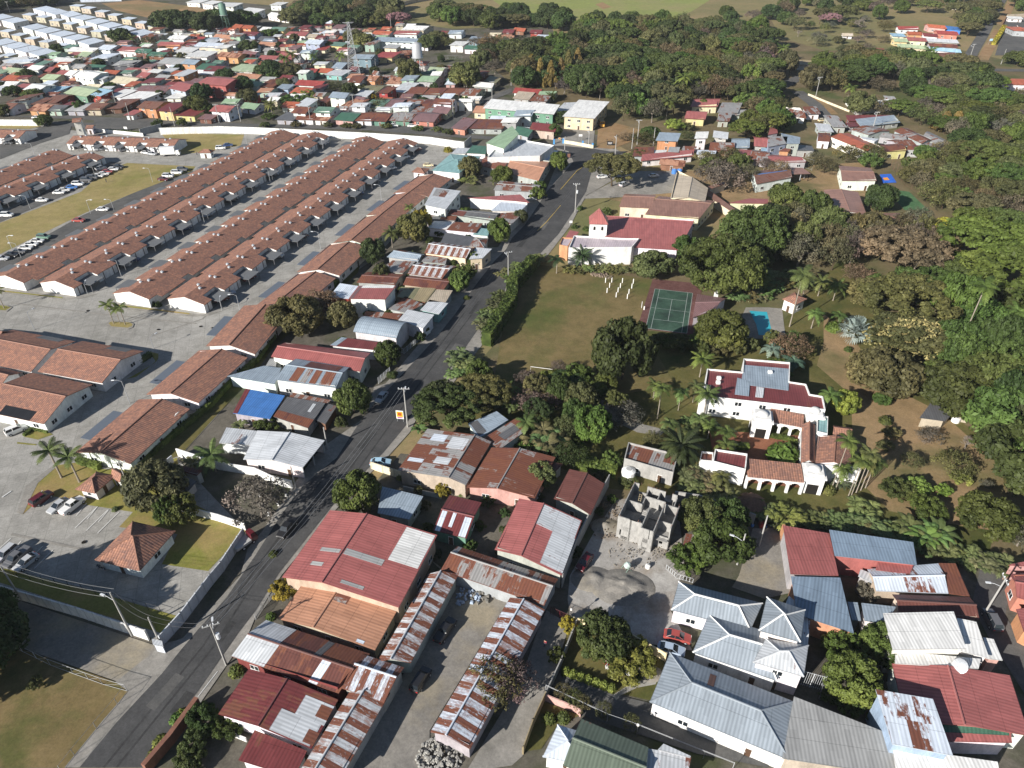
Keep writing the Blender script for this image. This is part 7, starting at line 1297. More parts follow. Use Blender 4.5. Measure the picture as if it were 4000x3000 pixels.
# ---------------------------------------------------------------- people
person(W("23", 285, 615), R(250), "person in a red shirt walking on the shaded footpath", (.28, .03, .06)); person(W("23", 160, 940), R(70), "person in pale grey clothes walking on the lower footpath", (.4, .42, .45), (.3, .3, .32))
person(W("00", 922, 1580), R(0), "person in green working on the estate lawn", (.02, .3, .08)); person(W("00", 1705, 1345), R(200), "person in dark clothes beside the tiny white hut", (.03, .03, .08))
def bike(tb, label, az, rider=True):
    p = pts(tb)[0]; t = thing("motorcycle", label, "motorcycle", (p.x, p.y, .2), az); mb = MB(); mb.box((0, 0, .65), (.5, .12, .18), taper=.8); mb.box((-.35, 0, .88), (.35, .13, .05)); put("body", mb.mesh("body", ["car_paint"]), t, None, 0, None, CN['black'])
    for x in (-.65, .65): put("wheel", CARS['suv']['wheel'], t, (x, 0, .33), 0, (1, .5, 1))
    mb = MB(); mb.tube([(.62, 0, .35), (.45, 0, 1.05)], .03, 5); mb.tube([(.45, -.35, 1.05), (.45, .35, 1.05)], .02, 5); put("handlebar", mb.mesh("handlebar", ["chrome"]), t)
bike("02 880 1605, 02 880 1605", "small black and yellow motorcycle beside the square pavilion", R(-20))
bike("10 725 1225, 10 725 1225", "motorcycle at the far end of the estate street", R(70))
# ---------------------------------------------------------------- building site clutter
def rocks(label, tb, n, rad, size, col, nm="rubble_pile", hgt=.6, kind=None):
    p = pts(tb)[0]; mb = MB(); r = random.Random(n)
    for i in range(n):
        a = r.uniform(0, 6.28); q = rad * math.sqrt(r.random()); s = size * r.uniform(.5, 1.3); z = hgt * (1 - q / rad) * r.random(); mb.box((q * math.cos(a) * 1.2, q * math.sin(a), z + s * .3), (s * .5, s * .4, s * .35), r.uniform(0, 3), taper=.7)
    o = solo(nm, label, "pile", mb, ["block"], col); o.location = (p.x, p.y, .1); return o
def mound(label, tb, r_, h, col, nm="sand_pile"):
    p = pts(tb)[0]; mb = MB(); n = 14; m_ = 20
    V = lambda i, j: Vector((r_ * i / n * math.cos(j / m_ * 6.283) * 1.4, r_ * i / n * math.sin(j / m_ * 6.283), max(0, h * (1 - i / n) * (1 + .6 * noise.noise(Vector((r_ * i / n * math.cos(j / m_ * 6.28) * .7, r_ * i / n * math.sin(j / m_ * 6.28) * .7, r_))))) if i < n else -.05))
    for i in range(n):
        for j in range(m_): mb.face([V(i, j), V(i + 1, j), V(i + 1, (j + 1) % m_), V(i, (j + 1) % m_)])
    o = solo(nm, label, "pile", mb, ["gravel"]); o.location = (p.x, p.y, .05); return o
mound("long grey sand pile in the cement yard", "23 960 100", 4.2, 1.2, CN['grey']); mound("smaller sand pile left of the cement mixer", "23 700 30", 3.0, .8, CN['grey']); mound("brown earth heap in the walled garden", "23 1190 850", 1.6, .8, CN['brown'], "earth_pile")
mound("brown earth bank left of the block shell", "22 815 1230", 2.2, .9, CN["brown"], "earth_pile"); rocks("earth and stone rubble left of the block shell's front", "22 830 1250", 110, 2.8, .24, (.20, .16, .12)); rocks("rubble strewn before the block building shell", "22 1050 1480", 110, 3.8, .2, (.26, .23, .19)); rocks("rubble along the left side of the block shell", "22 830 1080", 80, 2.4, .26, (.18, .14, .10)); rocks("rubble right of the block shell", "22 1330 1420", 90, 2.6, .24, (.26, .23, .18))
rocks("heap of pale sacks or boulders at the bottom of the striped shed", "13 1590 1560", 260, 2.7, .42, (.36, .35, .32), "boulder_heap", 1.2); rocks("pile of cut logs at the field's upper edge", "21 750 715", 70, 2.2, .6, (.22, .17, .13), "log_pile", .8); rocks("small stone pile right of the log pile", "21 830 740", 30, 1.2, .4, (.22, .18, .13), "stone_pile", .4)
rocks("blue and white scrap heap in the corner of the truck yard", "13 1830 180", 50, 2.0, .5, (.4, .48, .6), "scrap_heap", .8); rocks("stacked grey roof tiles by the truck yard's top shed", "13 1980 150", 60, 2.4, .5, (.2, .19, .17), "tile_stack", .8)
def mixer():
    p = W("22", 990, 1610); t = thing("cement_mixer", "pale green cement mixer on the dusty yard", "cement mixer", (p.x, p.y, .15), R(20)); mb = MB(); mb.tube([(-.5, 0, .9), (-.2, 0, 1.05), (.3, 0, 1.35), (.55, 0, 1.5)], [.35, .6, .6, .3], 12); put("drum", mb.mesh("drum", ["plain"]), t, None, 0, None, (.42, .5, .46)); mb = MB()
    for s in (-1, 1): mb.tube([(0, s * .65, 1.1), (-.7, s * .7, 0)], .05, 4); mb.tube([(0, s * .65, 1.1), (.7, s * .7, 0)], .05, 4)
    put("frame", mb.mesh("frame", ["plain"]), t, None, 0, None, (.2, .3, .25))
mixer(); tank("22 1172 1590", .45, .9, "small white drum right of the cement mixer")
def dish(p, z, r_, label, col='lgrey', az=0):
    t = thing("satellite_dish", label, "satellite dish", (p.x, p.y, z), az); mb = MB(); mb.tube([(0, 0, 0), (0, 0, .7)], .05, 5); put("mast", mb.mesh("mast", ["steel"]), t, None, 0, None, CN['silver']); mb = MB(); n = 5
    for i in range(n): mb.tube([(-.02 - .3 * r_ * (i / n) ** 2 + .3, 0, .7 + .0), (-.3 * r_ * ((i + 1) / n) ** 2 + .3 - .02 + .0, 0, .7)], [r_ * i / n + .01, r_ * (i + 1) / n], 14, cap=False)
    d_ = put("dish", mb.mesh("dish", ["steel"]), t, None, 0, None, CN[col]); d_.rotation_euler = (0, R(-40), 0)
q = W("33", 1630, 800, 5.3); dish(q, 5.2, 1.1, "large grey satellite dish on the big red roof", az=R(200)); q = W("02", 1518, 262, 4.0); dish(q, 3.6, .8, "white satellite dish on the tiled roof by the bushes", 'white', R(160)); q = W("30", 2160, 225, 5.5); dish(q, 5.0, .8, "white satellite dish on the round bar roof", 'white')
def chair(tb, label, col='white'):
    p = pts(tb)[0]; t = thing("garden_chair", label, "chair", (p.x, p.y, .15), rnd.uniform(0, 6)); mb = MB(); mb.box((0, 0, .43), (.27, .26, .03)); put("seat", mb.mesh("seat", ["plain"]), t, None, 0, None, CN[col]); mb = MB(); mb.box((-.27, 0, .72), (.03, .26, .28)); put("backrest", mb.mesh("backrest", ["plain"]), t, None, 0, None, CN[col])
    for x in (-.22, .22):
        for y in (-.22, .22): lb = MB(); lb.tube([(x, y, 0), (x, y, .42)], .03, 4); put("leg", lb.mesh("leg", ["plain"]), t, None, 0, None, CN[col])
chair("23 800 745", "white garden chair left of the red-flowered bush"); chair("23 860 705", "white garden chair behind the red-flowered bush"); chair("23 825 810", "white garden chair below the red-flowered bush")
tank("23 1005 840", .55, 1.0, "white pedestal urn on the garden lawn") ; tank("22 2075 1230", .3, .6, "small blue drum near the villa back wall", 'blue')
def playset():
    p = W("22", 2180, 1235); t = thing("play_house", "small red and blue plastic play slide by the palm hedge", "play slide", (p.x, p.y, .1)); mb = MB(); mb.box((-.6, 0, .6), (.45, .5, .6)); put("platform", mb.mesh("platform", ["plain"]), t, None, 0, None, CN['red']); mb = MB(); mb.face([(-.15, -.3, 1.2), (-.15, .3, 1.2), (1.4, .3, .1), (1.4, -.3, .1)]); mb.box((.3, 0, .2), (.1, .3, .2)); put("slide", mb.mesh("slide", ["plain"]), t, None, 0, None, CN['blue'])
playset()
# advertising sign by the pole, road sign boards
def board(tb, w_, h_, z, label, face, az=0, nm="sign_board", marks=()):
    p = pts(tb)[0]; t = thing(nm, label, "sign", p, az); mb = MB()
    for s in (-.8, .8): mb.tube([(s * w_ / 2, .05, 0), (s * w_ / 2, .05, z + h_)], .05, 5)
    put("post", mb.mesh("post", ["steel"]), t, None, 0, None, CN['silver']); mb = MB(); mb.box((0, 0, z + h_ / 2), (w_ / 2, .04, h_ / 2)); f_ = put("panel", mb.mesh("panel", ["plain"]), t, None, 0, None, face)
    for x, zz, hw, hh, c in marks: mb = MB(); mb.box((x, -.045, z + zz), (hw, .008, hh)); put("printed_mark", mb.mesh("printed_mark", ["plain"]), f_, None, 0, None, c)
board("12 1250 330", 1.7, 2.3, 1.0, "roadside advertising sign in yellow and orange beside the tall pole", CN['white'], R(-8), marks=((0, 1.3, .72, .75, (.75, .38, .03)), (0, 1.35, .42, .42, (.55, .05, .02)), (0, 1.42, .2, .16, (.8, .6, .05)), (0, .35, .6, .14, (.3, .03, .25)), (.1, 1.15, .1, .1, (.05, .25, .05))))
board("20 590 1220", 1.6, .9, 2.2, "white sign panel on a post in the warehouse forecourt", CN['white']); board("21 508 290", 1.0, .8, 1.0, "small white sign at the church corner", CN['white']); board("20 845 1260", 2.6, 1.6, .4, "black poster with pale lettering at the bus yard gate", CN['black'], marks=((0, .9, .9, .18, (.6, .6, .6)), (0, .45, .7, .08, (.5, .5, .5))))
board("00 1090 1130", 1.6, 1.1, .8, "white sign board by the estate entrance hedge", CN['white']); board("30 1915 385", 2.2, 1.4, 2.4, "white and pale blue roadside billboard at the top right", CN['lblue']); board("20 410 1215", 1.0, .8, .6, "small red and yellow sign at the warehouse gate", CN['yellow'], marks=((0, .4, .35, .2, (.5, .04, .03)),))
board("20 490 1370", 1.2, 1.6, .5, "small brown framed notice board at the junction", CN['brown'])
for i, tb in enumerate(("12 40 975, 12 40 975", "12 262 970, 12 262 970", "12 195 1050, 12 195 1050", "12 110 1140, 12 110 1140")): 
    mb = MB(); mb.box((0, 0, .55), (.2, .2, .55), taper=.8); solo("fence_pier", "white fence pier under the leafless tree, %s from the left going clockwise" % NO(i + 1), "pier", mb, ["plaster"], CN['white'], "white piers under the leafless tree").location = pts(tb)[0]
# wall of the warehouse yard
wallrun("yellow and white yard wall with blue pillars at the junction", "20 440 1240, 20 525 1252, 20 700 1285", 1.6, 'cream', .2); 
for i, (x, y) in enumerate(((362, 1245), (442, 1240), (610, 1260), (695, 1280))):
    mb = MB(); mb.box((0, 0, 1.1), (.35, .35, 1.1)); solo("gate_pillar", "blue gate pillar, %s from the left at the yellow warehouse yard" % NO(i + 1), "pillar", mb, ["plaster"], (.1, .35, .7), "blue gate pillars").location = W("20", x, y)
mb = MB(); a, b = W("20", 600, 1110), W("20", 505, 1100); mb.box((0, 0, 1.9), (2.0, .05, 1.9)); solo("warehouse_gate", "blue roller gate in the yellow building under the white roof", "gate", mb, ["plain"], (.1, .3, .55)).location = (b.x + 3.2, b.y + .2, 0)
wallrun("white and yellow wall beside the upper right lane", "30 345 825, 30 500 890, 30 700 970", 1.1, 'cream', .15); fence("tall wire fence at the school's far edge", "30 -20 1425, 30 150 1420, 30 265 1440, 30 375 1475", 4.5, 'silver', 6); fence("rusty steel truss fence beside the play court", "30 1060 1440, 30 1180 1600, 30 1290 1680", 4.0, 'brown', 4, brace=True)
fence("white pipe fence at the town lot by the water tower", "10 1600 510, 10 1780 515", 2.5, 'silver', 4, bars=1); fence("low concrete post fence at the far terrace lot", "00 1780 300, 00 1990 310", 2, 'tan', 2)
wallrun("long white wall beyond the modern houses", "00 700 20, 00 1050 10", 3, 'whiteb', .3); wallrun("pale stone wall at the top of the meadow", "10 1180 70, 10 1340 30, 10 1560 -10", 3, 'beige', .4); wallrun("pale wall beside the bar forecourt", "30 2060 160, 30 2250 150", 3, 'beige', .4); wallrun("grey stone edge wall of the orchard lane", "30 2110 1080, 30 2260 1030", 2, 'concrete', .5)
hedge("yellow-green hedge strip beside the upper right road", "30 1945 390, 30 2040 240", 3, 2, 'yell', 4, ls=.6); wallrun("reddish retaining wall beside the upper right road", "30 1960 350, 30 2060 150", 1.5, 'brick', .4)
# ---------------------------------------------------------------- poles, lamps and cables
utility_pole(W("03", 1958, 772), 10.5, R(20), "power pole with crossarm and transformer box beside the near road", trafo=True)
utility_pole(W("03", 1140, 515), 11, R(70), "white leaning power pole at the estate's bottom wall", cross=False); utility_pole(W("03", 190, 210), 9, R(70), "thin pole at the bottom wall's left end", cross=False, lamp=False); utility_pole(W("03", 1390, 590), 7, 0, "short pole at the wall corner meter hut", cross=False, lamp=False)
utility_pole(W("12", 1312, 375), 11, R(0), "tall concrete power pole beside the advertising sign", trafo=False); utility_pole(W("11", 2180, 765), 9.5, R(20), "power pole among the roadside palms"); utility_pole(W("21", 545, 180), 11, R(0), "power pole at the church corner with double crossarm", trafo=True); utility_pole(W("20", 1080, 1250), 11, R(0), "tall power pole right of the bus yard", cross=True)
utility_pole(W("20", 452, 1360), 9, R(10), "white pole at the road junction by the round tree", cross=False); utility_pole(W("20", 890, 1345), 9, R(10), "white pole at the junction's right corner", cross=False); utility_pole(W("20", 1035, 1285), 9, R(10), "thin pole left of the tall power pole", cross=False, lamp=False); utility_pole(W("20", 660, 1275), 8, R(10), "grey pole inside the warehouse forecourt", cross=False)
utility_pole(W("20", 1220, 1260), 8, R(10), "slim pole behind the orange house", cross=False, lamp=False); utility_pole(W("33", 1860, 340), 9.5, R(80), "tilted grey power pole in the narrow right-hand street", cross=True); utility_pole(W("02", 1118, 895), 7, R(10), "slanted white pole beside the small kiosk", cross=True, lamp=False); utility_pole(W("22", 1945, 1560), 8, R(60), "pole beside the shaded gated yard", cross=False); utility_pole(W("32", -80, 1400), 8, R(60), "thin pole at the gated yard's right side", cross=False, lamp=False)
utility_pole(W("30", 1278, 655), 10, R(30), "pale pole on the wooded hillside road", cross=False, lamp=False); utility_pole(W("30", 1735, 525), 10, R(10), "power pole at the bend of the upper right road"); utility_pole(W("30", 893, 1155), 10, R(0), "tall pole among the crowded rusty roofs"); utility_pole(W("30", 2012, 555), 9, R(0), "thin pole beside the big dark tree, upper right", cross=False, lamp=False); utility_pole(W("30", 408, 850), 11, R(0), "floodlight pole beside the white and yellow lane wall", cross=True)
utility_pole(W("12", 620, 560), 6, 0, "short pole at the corner of the low white road house", cross=False, lamp=False); utility_pole(W("12", 345, 905), 6, R(0), "white post pair beside the leafless tree wall", cross=False, lamp=False)
for tb, nm in (("10 1705 1020", "right of the white wall by the street corner"), ("10 2040 855", "at the town's right-hand street"), ("10 475 1075", "by the street behind the long white wall"), ("10 1305 1080", "behind the parked white cars in the town street"), ("10 1040 635", "at the lot beside the yellow house"), ("10 395 615", "beside the tall palms in the town"), ("10 1170 270", "in front of the pink blossoming tree"), ("10 2205 740", "at the right edge of the town, by dark trees"), ("10 240 50", "left of the dark wood"), ("10 850 975", "behind the rusty front roofs"),
               ("00 1130 1045", "at the street beside the coral wall"), ("00 2080 1050", "at the street's right end by the red-roofed house"), ("00 1895 1065", "in front of the red-roofed house"), ("00 1510 1090", "in front of the yellow shop"), ("00 275 500", "left, below the modern white houses"), ("00 100 505", "far left, below the modern white houses"), ("00 760 735", "before the white two-storey house"), ("00 1260 555", "beside the weedy lane"), ("00 490 45", "at the top left wood edge"), ("00 90 115", "at the top left corner"), ("00 435 430", "between the modern white houses"), ("00 235 700", "before the pale green roofs"), ("00 1015 940", "behind the brown roofs of the street")):
    utility_pole(W(tb.split()[0], *map(float, tb.split()[1:])), 9, R(5), "thin town power pole " + nm, cross=rnd.random() < .4, lamp=rnd.random() < .5)
for tb, h, az in (("01 300 1192", 5.5, 60), ("01 1330 1355", 3.5, 60), ("01 1050 730", 5.5, 200), ("01 2082 1055", 6, 180), ("01 1770 275", 5.5, 200), ("01 760 885", 3.4, 100), ("01 1920 1025", 3.4, 100), ("02 1125 170", 6.5, 180), ("01 785 188", 5, 0), ("01 265 150", 5, 180), ("01 110 505", 5, 0), ("01 185 570", 5, 180), ("01 985 160", 4, 180), ("11 560 495", 6, 180), ("11 1085 75", 6, 180), ("10 125 1580", 5.5, 200), ("10 580 1300", 5.5, 200), ("00 1320 1575", 5.5, 180), ("00 300 1340", 5, 180), ("00 2135 1255", 5, 180), ("00 835 1555", 5, 180)):
    lamp_post(W(tb.split()[0], *map(float, tb.split()[1:])), h, R(az))
for tb, nm in (("23 990 545", "globe lamp post at the mustard wall"), ("23 1070 1390", "globe lamp post beside the shaded driveway"), ("23 505 395", "white post at the red gate")):
    p = W(*[tb.split()[0]] + list(map(float, tb.split()[1:]))); t = thing("globe_lamp", nm, "lamp", p); mb = MB(); mb.tube([(0, 0, 0), (0, 0, 3)], .05, 6); put("pole", mb.mesh("pole", ["steel"]), t, None, 0, None, CN['dgrey']); mb = MB(); mb.tube([(0, 0, 3), (0, 0, 3.1), (0, 0, 3.25), (0, 0, 3.4), (0, 0, 3.5)], [.08, .19, .23, .18, .05], 10); put("globe", mb.mesh("globe", ["lamp_glass"], True), t)
PP = [p for p in POLES]
def cb(i, j, label, n=3, col='black', sag=.9): A, h1, _ = POLES[i]; B, h2, _ = POLES[j]; cable(label, A + Vector((0, 0, h1 - .1)), B + Vector((0, 0, h2 - .1)), n, sag, .8, .022, col)
cb(0, 3, "power cables from the near road pole to the meter hut pole", 2, 'dgrey'); cb(1, 2, "power cables along the estate's bottom wall", 3, 'grey'); cb(1, 3, "power cables from the leaning white pole to the meter hut", 2, 'dgrey'); cb(0, 4, "power cables over the near stretch of the main road", 3, 'grey', 1.5); cb(4, 5, "power cables along the shaded middle of the main road", 3, 'dgrey', 1.5); cb(5, 6, "power cables from the roadside palms to the church corner", 3, 'dgrey', 1.5); cb(6, 9, "power cables from the church corner to the junction", 2, 'dgrey', 1.2); cb(9, 7, "power cables to the tall pole by the bus yard", 2, 'dgrey', .8)
# ---------------------------------------------------------------- vegetation: measured trees  (tile, base x, base y, radius m, height m, kind, leaf)
def T(s, label=None, **k):
    q = s.split(); p = W(q[0], float(q[1]), float(q[2])); return tree(p.x, p.y, float(q[3]), float(q[4]), q[5], q[6], label, **k)
T("12 900 1080 4.4 8 round bright", "dense bright green mango tree between red warehouse and grey roof"); T("12 850 250 4.0 8 round mid", "round roadside mango tree above the half-hidden white car"); T("12 740 380 1.6 3.2 loose olive", "small bushy shrub tree with red flowers at the road corner")
T("12 60 1150 7.5 9 bare grey", "large leafless grey-brown tree beside the road by the piers"); T("02 1380 1000 6 7.5 round olive", "dark olive tree with orange tinges behind the kiosk"); T("02 1600 1180 3.6 6 loose bright", "bright green small tree at the white garden wall"); T("02 1480 1180 2.6 6 loose bright", "bright green tree left of the white garden wall's start")
T("11 1150 1500 3.3 6.5 round mid", "compact street tree before the long red-roofed house"); T("11 760 1180 4.2 7.5 round olive", "rounded olive tree left of the curved warehouse roof"); T("11 370 1200 8 8.5 round olive", "large bushy dark tree spreading over the estate hedge"); T("11 560 1080 6 9 thin dry", "sparse orange-brown tree beside the tall white block")
T("11 1090 780 2.7 6.5 loose olive", "small tree between the brown rusty roofs"); T("11 1020 620 4.2 8 round dark", "dark tree beside the sixth stepped tiled house"); T("11 1360 430 5.6 9 round olive", "large dark tree beneath the slim coconut palm"); T("11 1430 350 4 8.5 loose yell", "yellow-green tree beside the large dark tree")
T("11 1800 780 3.8 6 loose bright", "bright roadside tree beside the striped ridge roof"); T("11 1760 850 3.2 6 round bright", "bright round tree before the olive-stained roof"); T("11 2100 440 3.8 8 round bright", "round street tree, bright on top and dull below"); T("11 1890 640 2.6 5 loose mid", "small tree before the pale flat annex"); T("11 1810 235 2.6 4 round bright", "small bright bush tree before the grey and brown roof")
T("21 220 75 3.5 5.5 loose bright", "light green street tree by the crimson roof corner"); T("21 75 270 2.7 4.5 round olive", "olive street tree by the rusty lined roof"); T("20 400 1480 3.9 7.5 round bright", "perfectly round bright green tree at the junction"); T("20 150 1590 2.5 4 loose olive", "small tree below the terracotta metal roof"); T("20 240 1640 2.4 4 loose bright", "bright small tree left of the street by the junction tree")
T("10 1850 1540 4.8 8 round olive", "rounded olive tree before the teal-roofed house"); T("10 2130 1590 4.5 6.5 round bright", "bright green broad tree right of banana plants"); T("20 860 1610 11 12 umb olive", "huge flat-crowned olive tree shading the school car park"); T("20 1780 1640 13 12 bare grey", "very large leafless tree behind the school hall")
T("21 950 1620 7.5 15 round dark", "tall dark evergreen tree in front of the football field"); T("21 330 1690 3.6 4.5 loose bright", "bright low tree beside the football goal"); T("22 800 60 3.2 4 round bright", "bright yellow-green bush tree below the tall dark evergreen"); T("21 1780 880 13 17 big mid", "enormous bright green billowing tree beside the church"); T("31 -160 560 12 16 big mid", "large dark green tree right of the enormous billowing tree")
T("21 1220 730 6.5 7 round olive", "grey-green round tree at the church side wall"); T("21 1790 1310 7 8 round bright", "spreading fruit tree covering the pool's left side"); T("21 1420 1350 4 3.6 loose mid", "row of small trees at the tennis court's near end"); T("21 1300 1330 3.5 3.6 loose mid", "leftmost small tree behind the tennis court's near fence"); T("21 1620 1330 3.2 4 loose bright", "bright small tree at the tennis court's near right corner")
T("12 1650 330 8 7 umb dark", "dark spreading tree by the road, left of the derelict house"); T("12 1950 200 7 6.5 umb olive", "olive spreading tree behind the derelict house"); T("22 200 230 7 6 bare grey", "twisted leafless tree behind the derelict house"); T("22 950 360 6 6 bare grey", "wide leafless tree beside the villa's drive"); T("22 680 480 4.2 8 round mid", "upright leafy mango tree right of the leafless trees"); T("22 590 240 4 7 round olive", "round olive tree upper left of the leafy mango")
T("22 500 700 3.8 6 thin dark", "slender-trunked sparse tree at the green hedge end"); T("22 860 700 2.4 3.5 loose bright", "small bright tree before the weathered grey store"); T("22 240 860 3.4 4.5 round olive", "small round tree over the rusty brown annex"); T("22 1620 1250 4.6 6 round mid", "bushy fruit tree right of the block shell"); T("22 1800 1500 5.2 7 round mid", "largest bushy fruit tree of the building site"); T("22 1500 1580 3.4 4.5 loose mid", "low bushy tree behind the picket fence"); T("22 1830 1280 4 6.5 round mid", "bushy fruit tree before the grey villa wall")
T("23 780 640 4.3 6.5 round dark", "dark blue-green garden tree at the mustard wall"); T("23 1000 760 4.4 3.6 loose lime", "variegated pale-leaved garden tree beside white chairs"); T("33 680 1000 4.2 6.5 round bright", "large-leaved green tree in the yard below the balcony"); T("33 620 700 3 5 loose mid", "dark leafy shrub tree below the orange wall end"); T("33 950 700 3.6 6 round mid", "green tree beside the tall white house"); T("33 690 1150 2.2 3 loose mid", "small bush at the foot of the balcony-yard tree")
T("13 2070 1010 4.4 6.5 thin olive", "thin-leaved tree leaning over the right striped shed"); T("23 40 1000 4 6.5 bare grey", "leafless tree between footpath and striped shed"); T("23 480 470 1.6 3 loose yell", "small yellow-flowering bush beside the footpath wall"); T("23 380 730 1.6 3 loose mid", "small green bush on the footpath's right edge"); T("03 1 700 5.5 8 round dark", "dark tree at the left edge beside the gravel lane"); T("03 -60 500 5 8 round dark", "second dark tree at the left edge, further up"); T("03 330 960 1.3 2.4 loose olive", "tiny young tree on the corner lot")
T("33 850 180 2.2 3 loose silver" .replace('silver', 'grey'), "small pale grey dry bush between the roofs")
T("12 1620 960 1.8 3 loose yell", "yellow-green bush by the small red house"); T("13 250 170 2.6 3 loose yell", "yellow and green garden shrub by the orange-roofed house"); T("22 1000 860 2.2 1.5 loose olive", "dry bushes left of the block shell's back"); T("03 1780 1290 2.2 3.5 round dark", "dark round garden tree by the bottom brick wall"); T("03 1700 1480 2.4 3 loose mid", "leafy garden bushes at the bottom left garden"); T("03 1980 1330 2.4 2.6 loose mid", "spiky grey-green shrub by the low white wall"); T("12 100 390 3 3 loose mid", "bush before the bright blue roof"); T("03 1650 1640 2.4 2.6 loose mid", "garden bushes at the bottom edge by the pool-shaped bed")
# right-hand woods
for s in ("31 250 650 8 12 bare grey", "31 480 560 8 11 thin dry", "31 1100 700 13 13 umb dry", "31 1150 1150 14 12 umb olive", "31 1320 1000 10 11 umb mid", "31 900 1050 8 9 umb olive", "31 1900 700 17 15 umb bright", "31 2150 1000 17 15 umb bright", "31 1500 480 7 9 round yell", "31 950 1700 8 9 round olive", "32 1600 200 9 9 round mid",
          "32 1900 130 9 10 round bright", "32 2050 500 10 11 round mid", "32 2120 850 9 11 round dark", "32 1860 1250 5.5 6 round mid", "32 2150 1400 4 5 bare grey", "32 1700 560 4 4 bare grey", "32 1230 720 2.6 3.5 thin olive", "32 1580 770 4.4 5 thin olive", "32 1380 500 3.6 3.5 bare grey", "32 1650 850 2.2 2.5 loose lime", "32 1100 960 3.5 3.5 loose mid", "32 1280 930 3 3 loose lime", "32 1350 1130 3.5 4 loose mid", "32 640 250 3 5.5 round lime", "32 970 170 2 2.4 round mid", "31 180 1420 5 6.5 thin dry", "31 960 900 5 6 umb mid",
          "31 360 240 5.5 10 round mid", "31 130 150 6 9 round mid", "31 430 250 4 9 round mid", "31 940 160 6 9 round dark", "31 680 400 6 8 round olive", "31 1750 250 9 9 umb olive", "31 1500 150 9 9 thin olive", "31 2000 420 9 10 umb bright", "31 2212 600 10 12 umb mid", "31 1750 400 8 10 umb bright", "31 2212 1550 7 10 round dark", "32 2300 100 8 10 round mid", "32 2330 600 8 12 round dark", "32 1450 60 5 7 round mid",
          "32 1000 560 2 2 loose olive", "32 1060 450 2.2 2 loose olive", "32 1500 950 2 2.2 loose lime", "32 1870 900 1.8 2.2 bare grey", "31 760 780 5 6 thin dry", "31 60 1560 4 3 loose mid"):
    T(s)
TREES[-1]
# cream crest on the variegated tree: flower clusters
p = W("31", 1150, 1480)
# ---- palms
def PM(s, label=None, **k):
    q = s.split(); p = W(q[0], float(q[1]), float(q[2])); return palm(p.x, p.y, float(q[3]), float(q[4]), q[5], label=label or "~slender palm with feathery crown", **k)
PM("02 535 812 7.5 3.6 windy", "windblown palm, left of two on the kiosk lawn", tr=.3); PM("02 690 850 7 3.4 windy", "windblown palm, right of two on the kiosk lawn", tr=.3); PM("01 985 1140 6.2 2.6 windy", "left palm of three on the kerbed island", tr=.2); PM("01 1040 1140 4.8 2.2 windy", "middle palm of three on the kerbed island", tr=.14); PM("01 1085 1150 5.6 2.6 windy", "right palm of three on the kerbed island", tr=.2); PM("01 40 1010 6 2.6 windy", "palm on the kerbed island at the left edge", tr=.2)
PM("02 1870 760 4.8 3.9 coconut", "coconut palm behind the white garden wall", tr=.2); PM("11 1180 480 5.5 3.6 coconut", "coconut palm right of the sixth stepped tiled house"); PM("11 1330 230 4.5 2.2 coconut", "slim coconut palm by the seventh stepped house", tr=.14)
PM("31 185 1165 16 4.2 royal", "tallest slender palm above the pool pavilion", tr=.22); PM("31 372 1180 5 3 royal", "short palm right of the pool pavilion"); PM("31 1665 1310 17 4.2 royal", "very tall leaning palm in the right-hand wood", tr=.24); PM("22 1435 700 5.5 5.2 date", "big feathery date palm behind the weathered store", tr=.45, leaf=(.075, .11, .035)); PM("22 1255 300 9 2.6 royal", "tall thin palm on the villa drive", tr=.16); PM("22 1435 230 5.5 2.4 royal", "short thin palm left of the villa", tr=.13); PM("22 1650 290 7 3.4 coconut", "coconut palm before the villa's lower corner"); PM("22 1560 160 5 2.4 royal", "palm at the villa's left parapet", tr=.13)
PM("21 1620 1600 5.5 3.3 coconut", "coconut palm left of the villa's upper parapet"); PM("21 385 705 5 3.2 royal", "stout palm at the football field's corner by the church", leaf=(.05, .1, .035)); PM("21 600 660 4.5 4 date", "date palm before the church hall's pale wall", leaf=(.05, .09, .04), tr=.3); PM("21 1220 1780 4 2.3 royal", "small palm below the field's shaded corner", tr=.13)
for s in ("32 545 915 13 2.6 royal", "32 690 980 10 2.6 royal", "32 720 960 9.5 2.8 royal", "32 760 940 10.5 2.6 royal", "32 800 920 8.5 2.6 royal", "32 580 920 6 2.4 royal", "32 480 265 6 3 royal", "32 840 900 7.5 2.8 royal"): PM(s, tr=.15)
